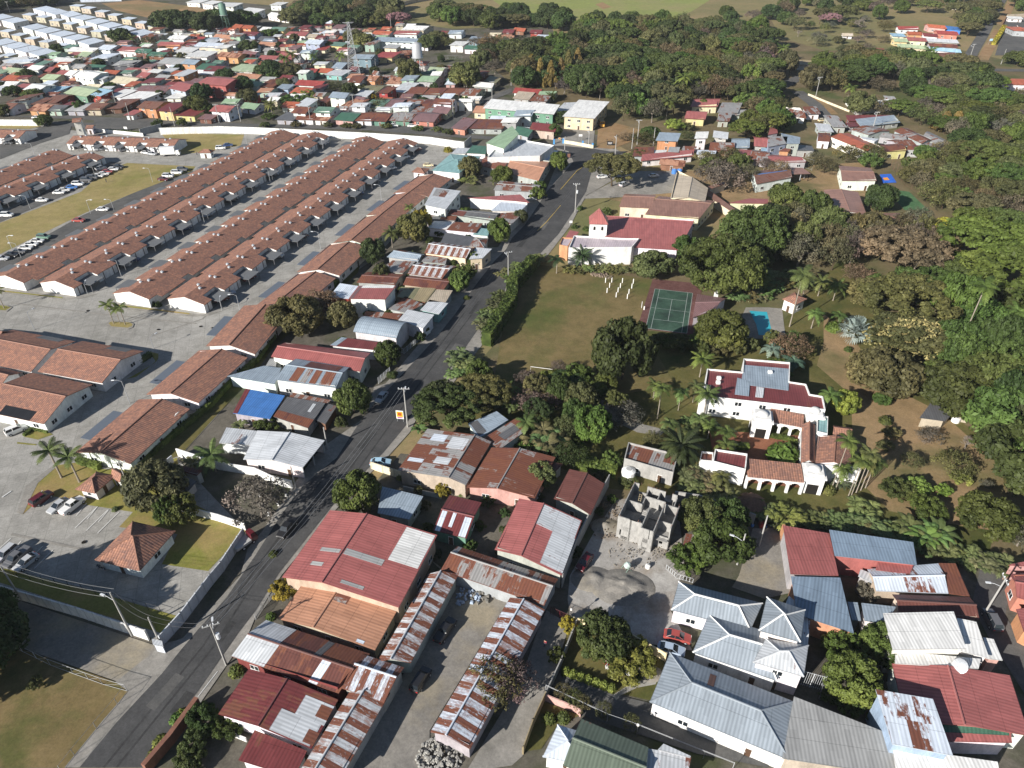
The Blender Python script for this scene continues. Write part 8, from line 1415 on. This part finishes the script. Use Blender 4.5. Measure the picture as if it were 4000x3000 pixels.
for s in ("22 1350 420 3 2.4 royal", "22 1600 420 4 2.6 royal", "22 1520 500 3 2.6 coconut", "22 1690 470 4 2.6 royal", "12 2150 150 3 3 date", "22 120 480 5 2.8 royal", "21 1950 900 4 3.4 royal", "21 2150 850 5 3.4 royal", "31 1380 760 6 3.2 royal", "31 1640 1010 10 3.4 royal", "31 1700 1080 11 3.4 royal", "31 1800 1330 6 3.4 royal", "31 1890 1370 6 3.4 royal", "31 1990 1400 6 3.6 royal", "31 2060 1250 8 3.6 royal", "31 560 940 5 3.4 coconut", "31 600 1140 3 2.6 royal", "31 1620 1250 5 3.2 coconut", "31 430 900 5 3.4 coconut", "31 300 900 5 3.2 coconut", "22 1780 900 3.5 2.4 royal", "22 1820 640 4 2.6 royal", "22 1830 560 5 2.6 royal",
          "10 510 600 8 4 coconut", "10 330 600 9 5 coconut", "10 270 620 8 5 coconut", "10 740 560 6 5 coconut", "10 140 990 5 4.5 date", "10 480 900 3 3.5 coconut", "20 1330 1040 9 5 coconut", "20 1460 870 12 5.5 coconut", "20 1400 860 9 5 coconut", "20 340 880 3 4 date", "30 110 540 9 5 coconut", "30 1120 520 4 5 coconut", "30 1210 540 4 5 coconut", "30 1380 520 6 6 coconut", "30 690 840 5 4.5 coconut", "00 1160 390 5 5 coconut", "20 1550 430 9 4 royal", "10 1630 380 6 4 coconut", "00 660 560 4 4 coconut"): PM(s)
t = PM("31 720 1300 3.4 5 fan", "silvery blue fan palm on the garden edge", leaf=LEAF['silver'], tr=.3, nm="fan_palm"); 
for s, c in (("31 210 1530 2.5 3.4 royal", (.18, .24, .2)), ("31 20 1420 2.5 3.2 royal", (.18, .24, .2))): PM(s, "~pale grey-green arching palm", leaf=c, nm="palm_tree")
# areca hedges
def arow(tb, step, s, jit=.6, group=None, label="~arching areca palm clump"):
    pl = pts(tb)
    for a, b in zip(pl, pl[1:]):
        n = max(1, int((b - a).length / step))
        for i in range(n): p = a.lerp(b, (i + .5) / n); areca(p.x + rnd.uniform(-jit, jit), p.y + rnd.uniform(-jit, jit), s * rnd.uniform(.8, 1.15), label, group=group)
arow("32 -100 1150, 32 200 1200, 32 520 1230, 32 900 1290, 32 1200 1380, 32 1500 1470, 32 1800 1590, 32 2080 1640", 2.3, 3.3, group="areca palms along the villa's back fence")
arow("32 700 1100, 32 850 1150, 32 700 1200", 2.2, 3.3); arow("22 1450 900, 22 1600 960, 22 1850 1040", 2.2, 3.6); arow("22 1480 820, 22 1700 900", 2.4, 3.4); arow("22 2140 1120, 32 -20 1170", 2, 3)
arow("21 -90 760, 21 30 700, 21 150 660, 21 250 600", 2.4, 3.0, group="areca palms along the football field fence"); arow("11 1950 1180, 11 2050 1010, 11 2150 900", 2.4, 3.2, group="areca palms along the football field fence"); arow("11 1680 1600, 11 1850 1560, 11 1750 1450", 2.2, 3.6); arow("11 2180 780, 21 0 700", 2.4, 3)
arow("21 450 690, 21 560 700, 21 700 690, 21 820 690, 21 1000 690", 2.0, 2.8); arow("21 1900 950, 21 2100 950, 31 0 850, 31 200 820, 31 420 850", 3.0, 4.0); arow("21 2000 880, 31 0 760, 31 350 760", 3.2, 4.0); arow("12 1900 150, 22 60 200, 22 0 100", 2.4, 3.6); arow("22 240 560, 22 300 540, 22 350 600", 1.6, 5.2)
arow("22 1480 350, 22 1700 400", 2, 2.4); arow("32 580 860, 32 660 900", 1.5, 2.6); areca(*W("21", 180, 600).xy, 2.8, "bushy palm clump at the road's church corner"); arow("10 1740 1570, 10 1900 1600", 3, 3)
for tb in ("32 1200 1310", "32 1320 1400", "32 1390 1380", "32 1450 1350"): banana(*W("32", *map(float, tb.split()[1:])).xy, 5.2)
for tb in ("12 2000 120", "11 860 900", "02 1680 720", "02 2080 400", "10 1780 1580", "10 2050 1600", "20 1000 1370", "10 500 930", "30 1320 560", "33 520 560", "12 1420 430"): q = tb.split(); banana(*W(q[0], *map(float, q[1:])).xy, 3.2)
# roadside hedge under the palms
hedge("dark leafy hedge between main road and football field", "21 190 650, 21 0 860, 11 2212 980, 11 2060 1230, 11 1990 1330", 3, 4.4, 'mid', 6, ls=.5); hedge("dense green hedge beside the derelict rusty house", "22 560 700, 22 900 790", 2.6, 2.2, 'bright', 6, ls=.4); hedge("creeper-covered hedge below the crowded rusty roofs", "30 1060 1330, 30 1650 1340", 3, 3, 'mid', 3, ls=.6)
for i in range(7): p = W("23", 470 + i * 68, 830 + i * 25 - (8 if i else 0)); q = p; mb = MB(); r = random.Random(i); 
for i in range(7):
    p = W("23", 465 + i * 66, 838 + i * 24); t = put("box_bush", SHR[i % 2], None, (p.x, p.y, .1), i, (.85, .85, 1.25), tuple(c * 1.0 for c in LEAF['lime'])); tag(t, "clipped square bush, %s from the left beside the garden drive" % NO(i + 1), "shrub", "clipped bushes by the garden drive")
for i, (x, y) in enumerate(((440, 1050), (530, 1100), (600, 1150), (790, 1210), (1030, 1310))): q = W("23", x, y); tree(q.x, q.y, 1.5, 3, 'thin', 'olive', "spindly young tree, %s from the left along the driveway" % NO(i + 1), group="spindly trees along the driveway")
for s in ("23 845 760 1.0 red", "03 1540 1250 1.3 bright", "03 1400 1450 1.4 lime", "03 1580 1210 1.2 lime", "03 1340 1560 1.2 lime", "23 320 1240 1.2 mid", "23 450 1230 1.2 mid", "12 1640 900 1.2 mid", "12 1780 950 1.1 mid", "12 1250 815 1.0 bright", "21 640 330 1.4 mid", "21 540 310 1.3 mid", "21 590 150 1.4 mid", "21 820 190 2.4 mid", "11 1820 925 1.1 bright", "10 1660 1310 2.2 yell", "22 1150 700 1.6 mid", "12 150 1480 1.0 mid", "03 2050 830 1.4 mid",
          "32 480 900 1.5 bright", "32 520 930 1.5 bright", "31 560 1190 2.4 bright", "32 1010 330 1.6 mid", "02 1000 1090 .8 olive", "23 640 680 1.0 mid", "23 1080 880 .9 mid", "22 1330 830 1.4 mid", "22 60 560 2.0 mid", "22 140 590 2.0 mid", "12 1500 490 1.0 mid", "13 130 360 1.0 mid", "31 690 1370 1.2 mid"):
    q = s.split(); p = W(q[0], float(q[1]), float(q[2])); LEAF['red'] = (.5, .03, .02); WORDS['red'] = 'red-flowered'; shrub(p.x, p.y, float(q[3]), q[4])
# ---- town trees
for s in ("00 1470 270 14 14 round dark", "00 1640 270 14 13 round dark", "00 1800 280 12 13 round dark", "00 1920 260 12 14 round dark", "00 2090 230 10 11 round dark", "00 2170 230 10 10 round mid", "00 1040 370 8 9 round dark", "00 1080 360 6 8 round dark", "00 510 470 5 6 round dark", "00 240 700 6 6 round mid", "00 1290 390 6 6 thin olive", "00 1960 710 6 7 round dark", "00 2100 800 7 8 round dark",
          "00 1760 880 6 9 round dark", "00 1720 1000 6 9 round bright", "00 1780 1000 5 6 round mid", "00 700 970 4 6 loose mid", "00 2150 900 6 7 round olive", "00 870 880 4 5 round mid", "00 300 880 6 6 round mid", "00 20 1000 5 5 round mid", "00 120 830 5 5 round mid", "00 960 780 4 4 round mid", "00 1390 850 3 4 round mid", "00 2160 450 7 7 round mid", "00 390 1090 4 5 round mid", "00 1580 1090 3 4 loose mid", "00 1370 1100 3 4 loose mid",
          "10 130 690 8 10 round dark", "10 170 700 5 7 round mid", "10 290 680 9 8 round olive", "10 250 760 5 5 round olive", "10 320 890 8 5 loose mid", "10 450 850 5 5 loose lime", "10 815 855 4.5 8 round dark", "10 990 860 4 3 loose yell", "10 1080 950 7 6 thin olive", "10 910 780 3 4 loose olive", "10 1330 720 7 12 round olive", "10 1810 760 9 13 round olive", "10 1380 730 5 6 round olive", "10 850 380 8 9 round olive", "10 930 420 9 9 round olive",
          "10 1500 430 8 9 round olive", "10 1570 400 9 9 round olive", "10 1640 420 7 8 thin olive", "10 650 770 9 4 thin olive", "10 2110 1020 5 6 round mid", "10 560 590 5 5 round mid", "10 630 430 4 5 round mid", "10 130 330 7 6 round mid", "10 120 1030 4 3 loose mid", "10 260 950 4 3 loose mid", "10 870 1110 3 2.5 loose olive", "10 1400 1130 3 2.5 loose olive", "10 1570 1140 3 2.5 loose olive", "10 1130 1110 3 2.5 loose olive", "10 780 1105 3 2.5 loose olive", "10 620 1100 3 2.5 loose olive", "10 350 1095 3 2.5 loose olive", "10 1660 1160 3 2.5 loose olive", "10 80 1100 3 2.5 loose olive",
          "20 370 1190 3.4 6 round mid", "20 250 1030 4.5 6 round olive", "20 450 1080 5 6 round dark", "20 340 1070 4 5 round olive", "20 1090 1370 4 4 loose olive", "20 1000 1220 6 4 thin dry", "20 1140 1240 7 5 thin olive", "20 1190 1200 5 5 round dark", "20 1640 950 3.5 5 round bright", "20 1500 1200 4 4 thin olive", "20 1520 1130 3 4 loose olive", "20 1400 1130 5 6 loose lime", "20 80 1580 2 3 loose mid"):
    T(s)
# ---- woods: many single trees, each its own, spread between the measured spots
PLACED = [(t.location.x, t.location.y) for t in TREES]
def wood(seed, tb, gap, rr, hh, mix, grp, avoid=7.0):
    poly = pts(tb); r = random.Random(seed); x0, x1 = min(p.x for p in poly), max(p.x for p in poly); y0, y1 = min(p.y for p in poly), max(p.y for p in poly); n = 0
    for _ in range(int((x1 - x0) * (y1 - y0) / gap ** 2 * 5)):
        p = (r.uniform(x0, x1), r.uniform(y0, y1))
        if not inside(p, poly): continue
        g_ = gap * r.uniform(.7, 1.1)
        if any((p[0] - q[0]) ** 2 + (p[1] - q[1]) ** 2 < g_ * g_ for q in PLACED): continue
        if any((p[0] - h_.location.x) ** 2 + (p[1] - h_.location.y) ** 2 < avoid ** 2 for h_, _, _ in HOUSES): continue
        k = r.choice(mix).split(); R_ = r.uniform(*rr) * (1.2 if k[0] == 'umb' else .9 if k[0] == 'bare' else 1); tree(p[0], p[1], R_, r.uniform(*hh), k[0], k[1], group=grp); PLACED.append(p); n += 1
    return n
MIX = ["round dark", "round mid", "round olive", "umb olive", "umb mid", "thin dry", "round dark", "bare grey", "loose bright", "umb dark", "round olive", "thin olive", "umb bright"]; NW = []
NW.append(wood(1, "20 -50 500, 20 400 400, 20 700 260, 20 1400 250, 20 1900 280, 20 2212 330, 20 2212 900, 20 1950 860, 20 1500 900, 20 1450 1000, 20 1200 1100, 20 900 1040, 20 760 900, 20 620 850, 20 380 830, 20 0 700", 10.5, (6, 9), (8, 14), MIX, "trees of the wood behind the yellow building"))
NW.append(wood(2, "10 520 60, 10 1150 20, 10 1200 250, 10 850 240, 10 560 260, 10 280 210, 10 260 130", 16, (9, 12), (9, 15), ["round dark", "round mid", "round olive", "round dark", "thin dry"], "trees of the wood beyond the town"))
NW.append(wood(3, "10 1500 120, 10 2212 140, 20 500 200, 20 560 300, 20 300 250, 20 0 240, 10 2080 260, 10 1850 260, 10 1620 220", 14, (8, 11), (8, 13), ["round dark", "round mid", "umb olive", "round dark"], "trees of the wood beyond the town"))
NW.append(wood(4, "10 1900 420, 10 2212 380, 20 150 420, 20 0 700, 10 2150 700, 10 1950 600", 12, (7, 10), (8, 12), ["thin olive", "thin dry", "round olive", "bare grey", "round dark"], "trees of the wood behind the yellow building"))
NW.append(wood(5, "20 1750 120, 30 0 150, 30 250 60, 30 1000 -20, 30 1900 -20, 30 1850 180, 30 1650 180, 30 1200 130, 30 900 200, 30 400 240, 30 0 360, 20 1900 260", 21, (6, 10), (8, 14), ["round dark", "thin dry", "bare grey", "thin olive", "umb olive", "round mid", "thin dry"], "trees on the far hillside"))
NW.append(wood(6, "30 20 640, 30 300 620, 30 700 560, 30 1200 560, 30 1450 620, 30 1850 640, 30 1950 850, 30 1500 950, 30 1200 850, 30 650 800, 30 500 850, 30 330 780, 30 340 660", 11, (6.5, 10), (8, 13), MIX, "trees of the hillside wood at the right"))
NW.append(wood(7, "30 700 980, 30 1200 960, 30 1950 900, 30 2212 900, 30 2300 1659, 30 1800 1659, 30 1700 1350, 30 1500 1180, 30 1150 1050", 10, (6, 9.5), (7, 12), MIX + ["umb bright", "thin dry"], "trees of the hillside wood at the right"))
NW.append(wood(8, "31 1400 0, 31 2250 0, 31 2300 300, 31 1800 180, 31 1450 150", 10, (5.5, 8), (6, 10), ["thin olive", "round olive", "thin dry", "umb olive"], "trees right of the school pitch"))
NW.append(wood(9, "31 0 300, 31 700 300, 31 1300 330, 31 1500 600, 31 1350 700, 31 750 720, 31 450 700, 31 0 640", 7, (4.5, 7), (8, 13), ["thin dry", "bare grey", "round olive", "round dark", "thin olive"], "trees behind the tall pool palm"))
NW.append(wood(10, "31 1400 600, 31 1750 900, 31 2212 1250, 31 2250 1600, 32 2250 700, 32 1900 300, 32 1500 60, 31 1500 1450, 31 1500 1100", 7.5, (5, 8), (9, 14), ["round mid", "round dark", "umb mid", "round mid"], "trees right of the cream-leaved tree"))
NW.append(wood(11, "20 1500 1400, 20 2212 1400, 30 1000 1380, 30 1000 1480, 30 600 1420, 30 500 1500, 30 300 1560, 20 2212 1659, 20 1750 1560, 20 1600 1500", 9, (4, 6.5), (5, 8), ["thin dry", "bare grey", "round mid", "thin olive", "loose bright"], "trees around the school"))
NW.append(wood(12, "21 -20 1659, 21 650 1659, 22 700 60, 22 650 250, 22 450 350, 22 0 300, 12 1900 220, 12 1500 300, 12 1450 120, 12 1800 60", 6.5, (3, 5), (4, 7), ["umb olive", "thin olive", "round dark", "loose mid", "bare grey"], "trees between the field and the derelict house"))
NW.append(wood(13, "00 -100 -60, 00 480 -40, 00 420 60, 00 200 90, 00 0 110, 00 -100 120", 16, (9, 12), (8, 12), ["round dark", "thin olive", "round dark"], "trees at the top left corner"))
NW.append(wood(14, "22 500 360, 22 900 500, 22 1500 380, 22 1600 500, 22 1300 600, 22 700 600, 22 420 520", 6, (1.5, 3), (2, 4), ["loose mid", "thin olive", "loose olive"], "garden trees before the weathered store"))
NW.append(wood(15, "30 1950 -60, 30 1880 200, 30 1700 330, 30 1690 160, 30 1800 -60", 12, (6, 9), (8, 12), ["umb olive", "round olive", "round mid"], "trees beside the upper right road"))
NW.append(wood(16, "30 150 130, 30 1050 200, 30 1050 420, 30 700 480, 30 300 400, 30 50 300", 20, (4, 8), (4, 9), ["thin dry", "bare grey", "loose olive", "thin olive"], "trees on the far hillside"))
NW.append(wood(17, "30 2080 -40, 30 2260 -40, 30 2260 100, 30 2120 100", 12, (6, 8), (8, 10), ["round mid", "umb olive"], "trees beside the upper right road"))
NW.append(wood(18, "20 1500 620, 20 2212 640, 30 100 900, 30 100 1130, 20 2212 1200, 20 1950 1250, 20 2050 1050, 20 1950 950, 20 1800 850, 20 1450 850", 9, (5, 8), (7, 11), MIX, "trees of the wood behind the yellow building", 9))
NW.append(wood(19, "21 1450 560, 21 2212 400, 31 0 640, 31 350 800, 21 2212 960, 21 1950 900, 21 1750 850", 8, (4, 7), (6, 10), ["round mid", "round dark", "round olive"], "trees behind the tall pool palm", 5))
NW.append(wood(20, "00 0 560, 00 900 470, 00 2212 400, 10 1000 300, 10 1900 400, 10 2000 700, 10 1900 1000, 10 0 1040, 00 0 980", 26, (2.2, 4), (3.5, 6), ["round mid", "round dark", "round olive", "loose mid"], "garden trees of the town", 5.5))
NW.append(wood(21, "12 1250 620, 22 900 830, 22 900 1000, 22 500 1650, 13 2200 100, 13 1700 0, 12 1300 1200", 5, (.8, 1.7), (1.2, 2.4), ["loose mid", "loose olive", "loose dark"], "yard bushes", 3.5))
NW.append(wood(22, "33 450 500, 33 1070 700, 33 900 1300, 33 500 1100", 3.5, (.8, 1.5), (1.2, 2), ["loose mid", "loose olive"], "yard bushes", 2.5))
NW.append(wood(23, "11 500 1600, 11 900 1200, 11 1500 380, 11 2000 200, 11 2050 450, 11 1700 900, 11 1200 1659", 6, (1, 2), (1.6, 3.2), ["loose mid", "loose dark", "round mid"], "yard bushes", 4))
NW.append(wood(24, "21 1900 1250, 21 2212 1300, 31 200 1300, 31 480 1500, 21 2212 1420, 21 1600 1420, 21 1450 1380", 5, (1.6, 3.2), (2.5, 5), ["round mid", "loose mid", "round olive", "loose olive"], "garden trees round the pool", 5))
NW.append(wood(25, "22 1400 200, 22 1700 350, 22 1750 520, 22 1500 620, 22 1250 480", 4, (1.2, 2.6), (2, 5), ["round mid", "loose mid", "round olive"], "garden trees round the pool", 4))
NW.append(wood(26, "12 1850 0, 22 500 -60, 22 1000 250, 22 950 560, 22 450 560, 12 2100 230", 5, (2.4, 4.4), (4, 7), ["umb dark", "thin olive", "bare grey", "round mid", "umb olive"], "trees between the field and the derelict house", 5))
NW.append(wood(27, "30 1150 1360, 30 1700 1350, 30 1850 1659, 31 1500 150, 31 1280 0, 30 1230 1520", 7.5, (4, 6.5), (5, 9), ["thin olive", "round mid", "loose bright", "thin dry", "round olive"], "trees right of the school pitch", 5))
T("30 2150 570 9 8 round mid", "broad green tree beside the bar forecourt, top right"); T("30 790 290 14 14 bare grey", "large bare-branched tree on the hillside clearing"); T("20 1000 830 10 9 umb lime", "lime-topped tree behind the bus yard"); T("20 100 760 8 11 round dark", "dark tree beside the straw-coloured bamboo"); T("20 650 830 14 16 big dark", "massive dark layered tree above the white warehouse roofs")
for x, y in ((160, 700), (240, 740), (330, 760), (420, 740), (480, 660), (560, 640)): q = W("20", x, y); tree(q.x, q.y, 5, 13, 'cone', 'bamboo', "~straw-coloured bamboo clump", "bamboo", "bamboo by the white warehouse", "bamboo_clump")
for x, y in ((1500, 1130), (1600, 1130)): q = W("30", x, y); tree(q.x, q.y, 6, 8, 'cone', 'bamboo', "~straw-coloured bamboo clump", "bamboo", "bamboo on the right hillside", "bamboo_clump")
q = W("10", 1240, 240); tree(q.x, q.y, 10, 11, 'umb', 'pink', "pale pink blossoming tree at the dark wood's edge")
q = W("30", 520, 220); tree(q.x, q.y, 9, 9, 'umb', 'pink', "pale pinkish tree on the hillside clearing")
# cream flower crest over the variegated tree
def crest():
    p = W("31", 1180, 1400); mb = MB(); r = random.Random(5)
    for i in range(1500):
        a = r.uniform(0, 6.283); q = 11.5 * math.sqrt(r.random()); z = 8.0 * math.sqrt(max(.02, 1 - (q / 12.2) ** 2)) + r.uniform(-.8, .3); c = Vector((q * math.cos(a), q * math.sin(a) * .8, z))
        for k in range(3): leafq(mb, c + Vector((r.uniform(-.3, .3), r.uniform(-.3, .3), r.uniform(0, .35))), Vector((0, 0, 1)), .42, r)
    t = thing("variegated_tree", "large tree covered in cream and yellow variegated tufts", "tree", (p.x, p.y, 0)); put("leaf_tufts", mb.mesh("leaf_tufts", ["leaf"]), t, (0, 0, 1.2), 0, None, LEAF['cream']); put("crown", CR['umb'][1], t, (0, 0, 1.2), 0, (11.6, 9.4, 8.6), LEAF['olive']); put("trunk", TR[0], t, None, 0, (10, 9, 7), (.12, .09, .06)); TREES.append(t)
crest()
hedge("low shrub border at the meadow's lower edge", "20 640 240, 20 900 230, 20 1300 230", 6, 3, 'mid', .8, ls=1.2)
# ---------------------------------------------------------------- labels for the repeats
LM = [("white church tower", "21 730 390"), ("tennis court", "21 1340 1000"), ("swimming pool", "21 2150 1130"), ("football goal", "21 250 1575"), ("lattice pylon", "10 852 668"), ("grey water tower", "10 1405 640"), ("green water tower", "00 1965 280"), ("yellow warehouse building", "20 640 1080"), ("school bus", "20 770 1110"), ("white gatehouse tower", "00 660 1140"),
      ("big red gabled hall", "00 1830 730"), ("pale green gabled house", "00 650 800"), ("silver fan palm", "31 705 1300"), ("orchard shelter", "32 1430 250"), ("villa courtyard bush", "32 130 660"), ("domed tower", "32 350 750"), ("block building shell", "22 1150 1200"), ("date palm", "22 1435 700"), ("road junction", "20 600 1330"), ("teal hipped roof", "10 1740 1400"),
      ("kerbed palm island", "01 1040 1150"), ("red car on the estate street", "01 685 260"), ("box truck", "00 1470 1350"), ("yellow shop", "00 1590 1000"), ("long white warehouse", "10 1190 370"), ("blue play court", "30 1030 1545"), ("rusty roof cluster", "30 1200 1220"), ("lane wall", "30 520 900"), ("teal-roofed hillside house", "30 850 900"), ("bright blue hillside house", "30 1610 240"),
      ("long tan roof", "30 410 550"), ("round bar roof", "30 2170 260"), ("salmon roof in the wood", "20 1865 590"), ("meadow track", "20 790 50"), ("pink blossoming tree", "10 1240 230"), ("white modern block", "00 600 220"), ("enormous church-side tree", "21 1780 800"), ("cream tufted tree", "31 1180 1400"), ("tall leaning palm", "31 1700 1200"), ("derelict house", "12 2000 400"), ("steel-blue roof", "32 900 1400"),
      ("coral garage", "10 1740 1110"), ("straw-coloured bamboo", "20 330 760"), ("dark far wood", "00 1600 240"), ("bend of the upper road", "30 1700 540"), ("school hall", "20 1550 1600"), ("school turf pitch", "31 1200 60"), ("villa's far arcade", "32 100 380"), ("orange row houses", "00 2040 480"), ("small blue house", "10 900 500"), ("deep red town roof", "10 430 720"), ("building lots", "00 1300 80"), ("wide white store", "20 150 1280")]
LM = [(n, pts(t)[0]) for n, t in LM]
def ordn(i): return "nearest" if i == 0 else NO(i + 1)
groups = {}
for o, d in AUTO:
    p = o.location; n, q = min(LM, key=lambda l: (l[1].xy - p.xy).length); a, b = PX((p.x, p.y, 0)), PX(q)
    dx, dy = a[0] - b[0], (a[1] - b[1]) * 1.6; rel = ("right of" if dx > 0 else "left of") if abs(dx) > abs(dy) else ("in front of" if dy > 0 else "beyond"); groups.setdefault((d, n, rel), []).append(((p.xy - q.xy).length, o))
for (d, n, rel), L in groups.items():
    L.sort(key=lambda t: t[0])
    for i, (_, o) in enumerate(L): o["label"] = ("%s %s the %s" % (d, rel, n)) if len(L) == 1 else "%s, %s %s the %s" % (d, ordn(i), rel, n)
print("things", len([o for o in SC.objects if o.parent is None]), "objects", len(SC.objects), "wood", NW)
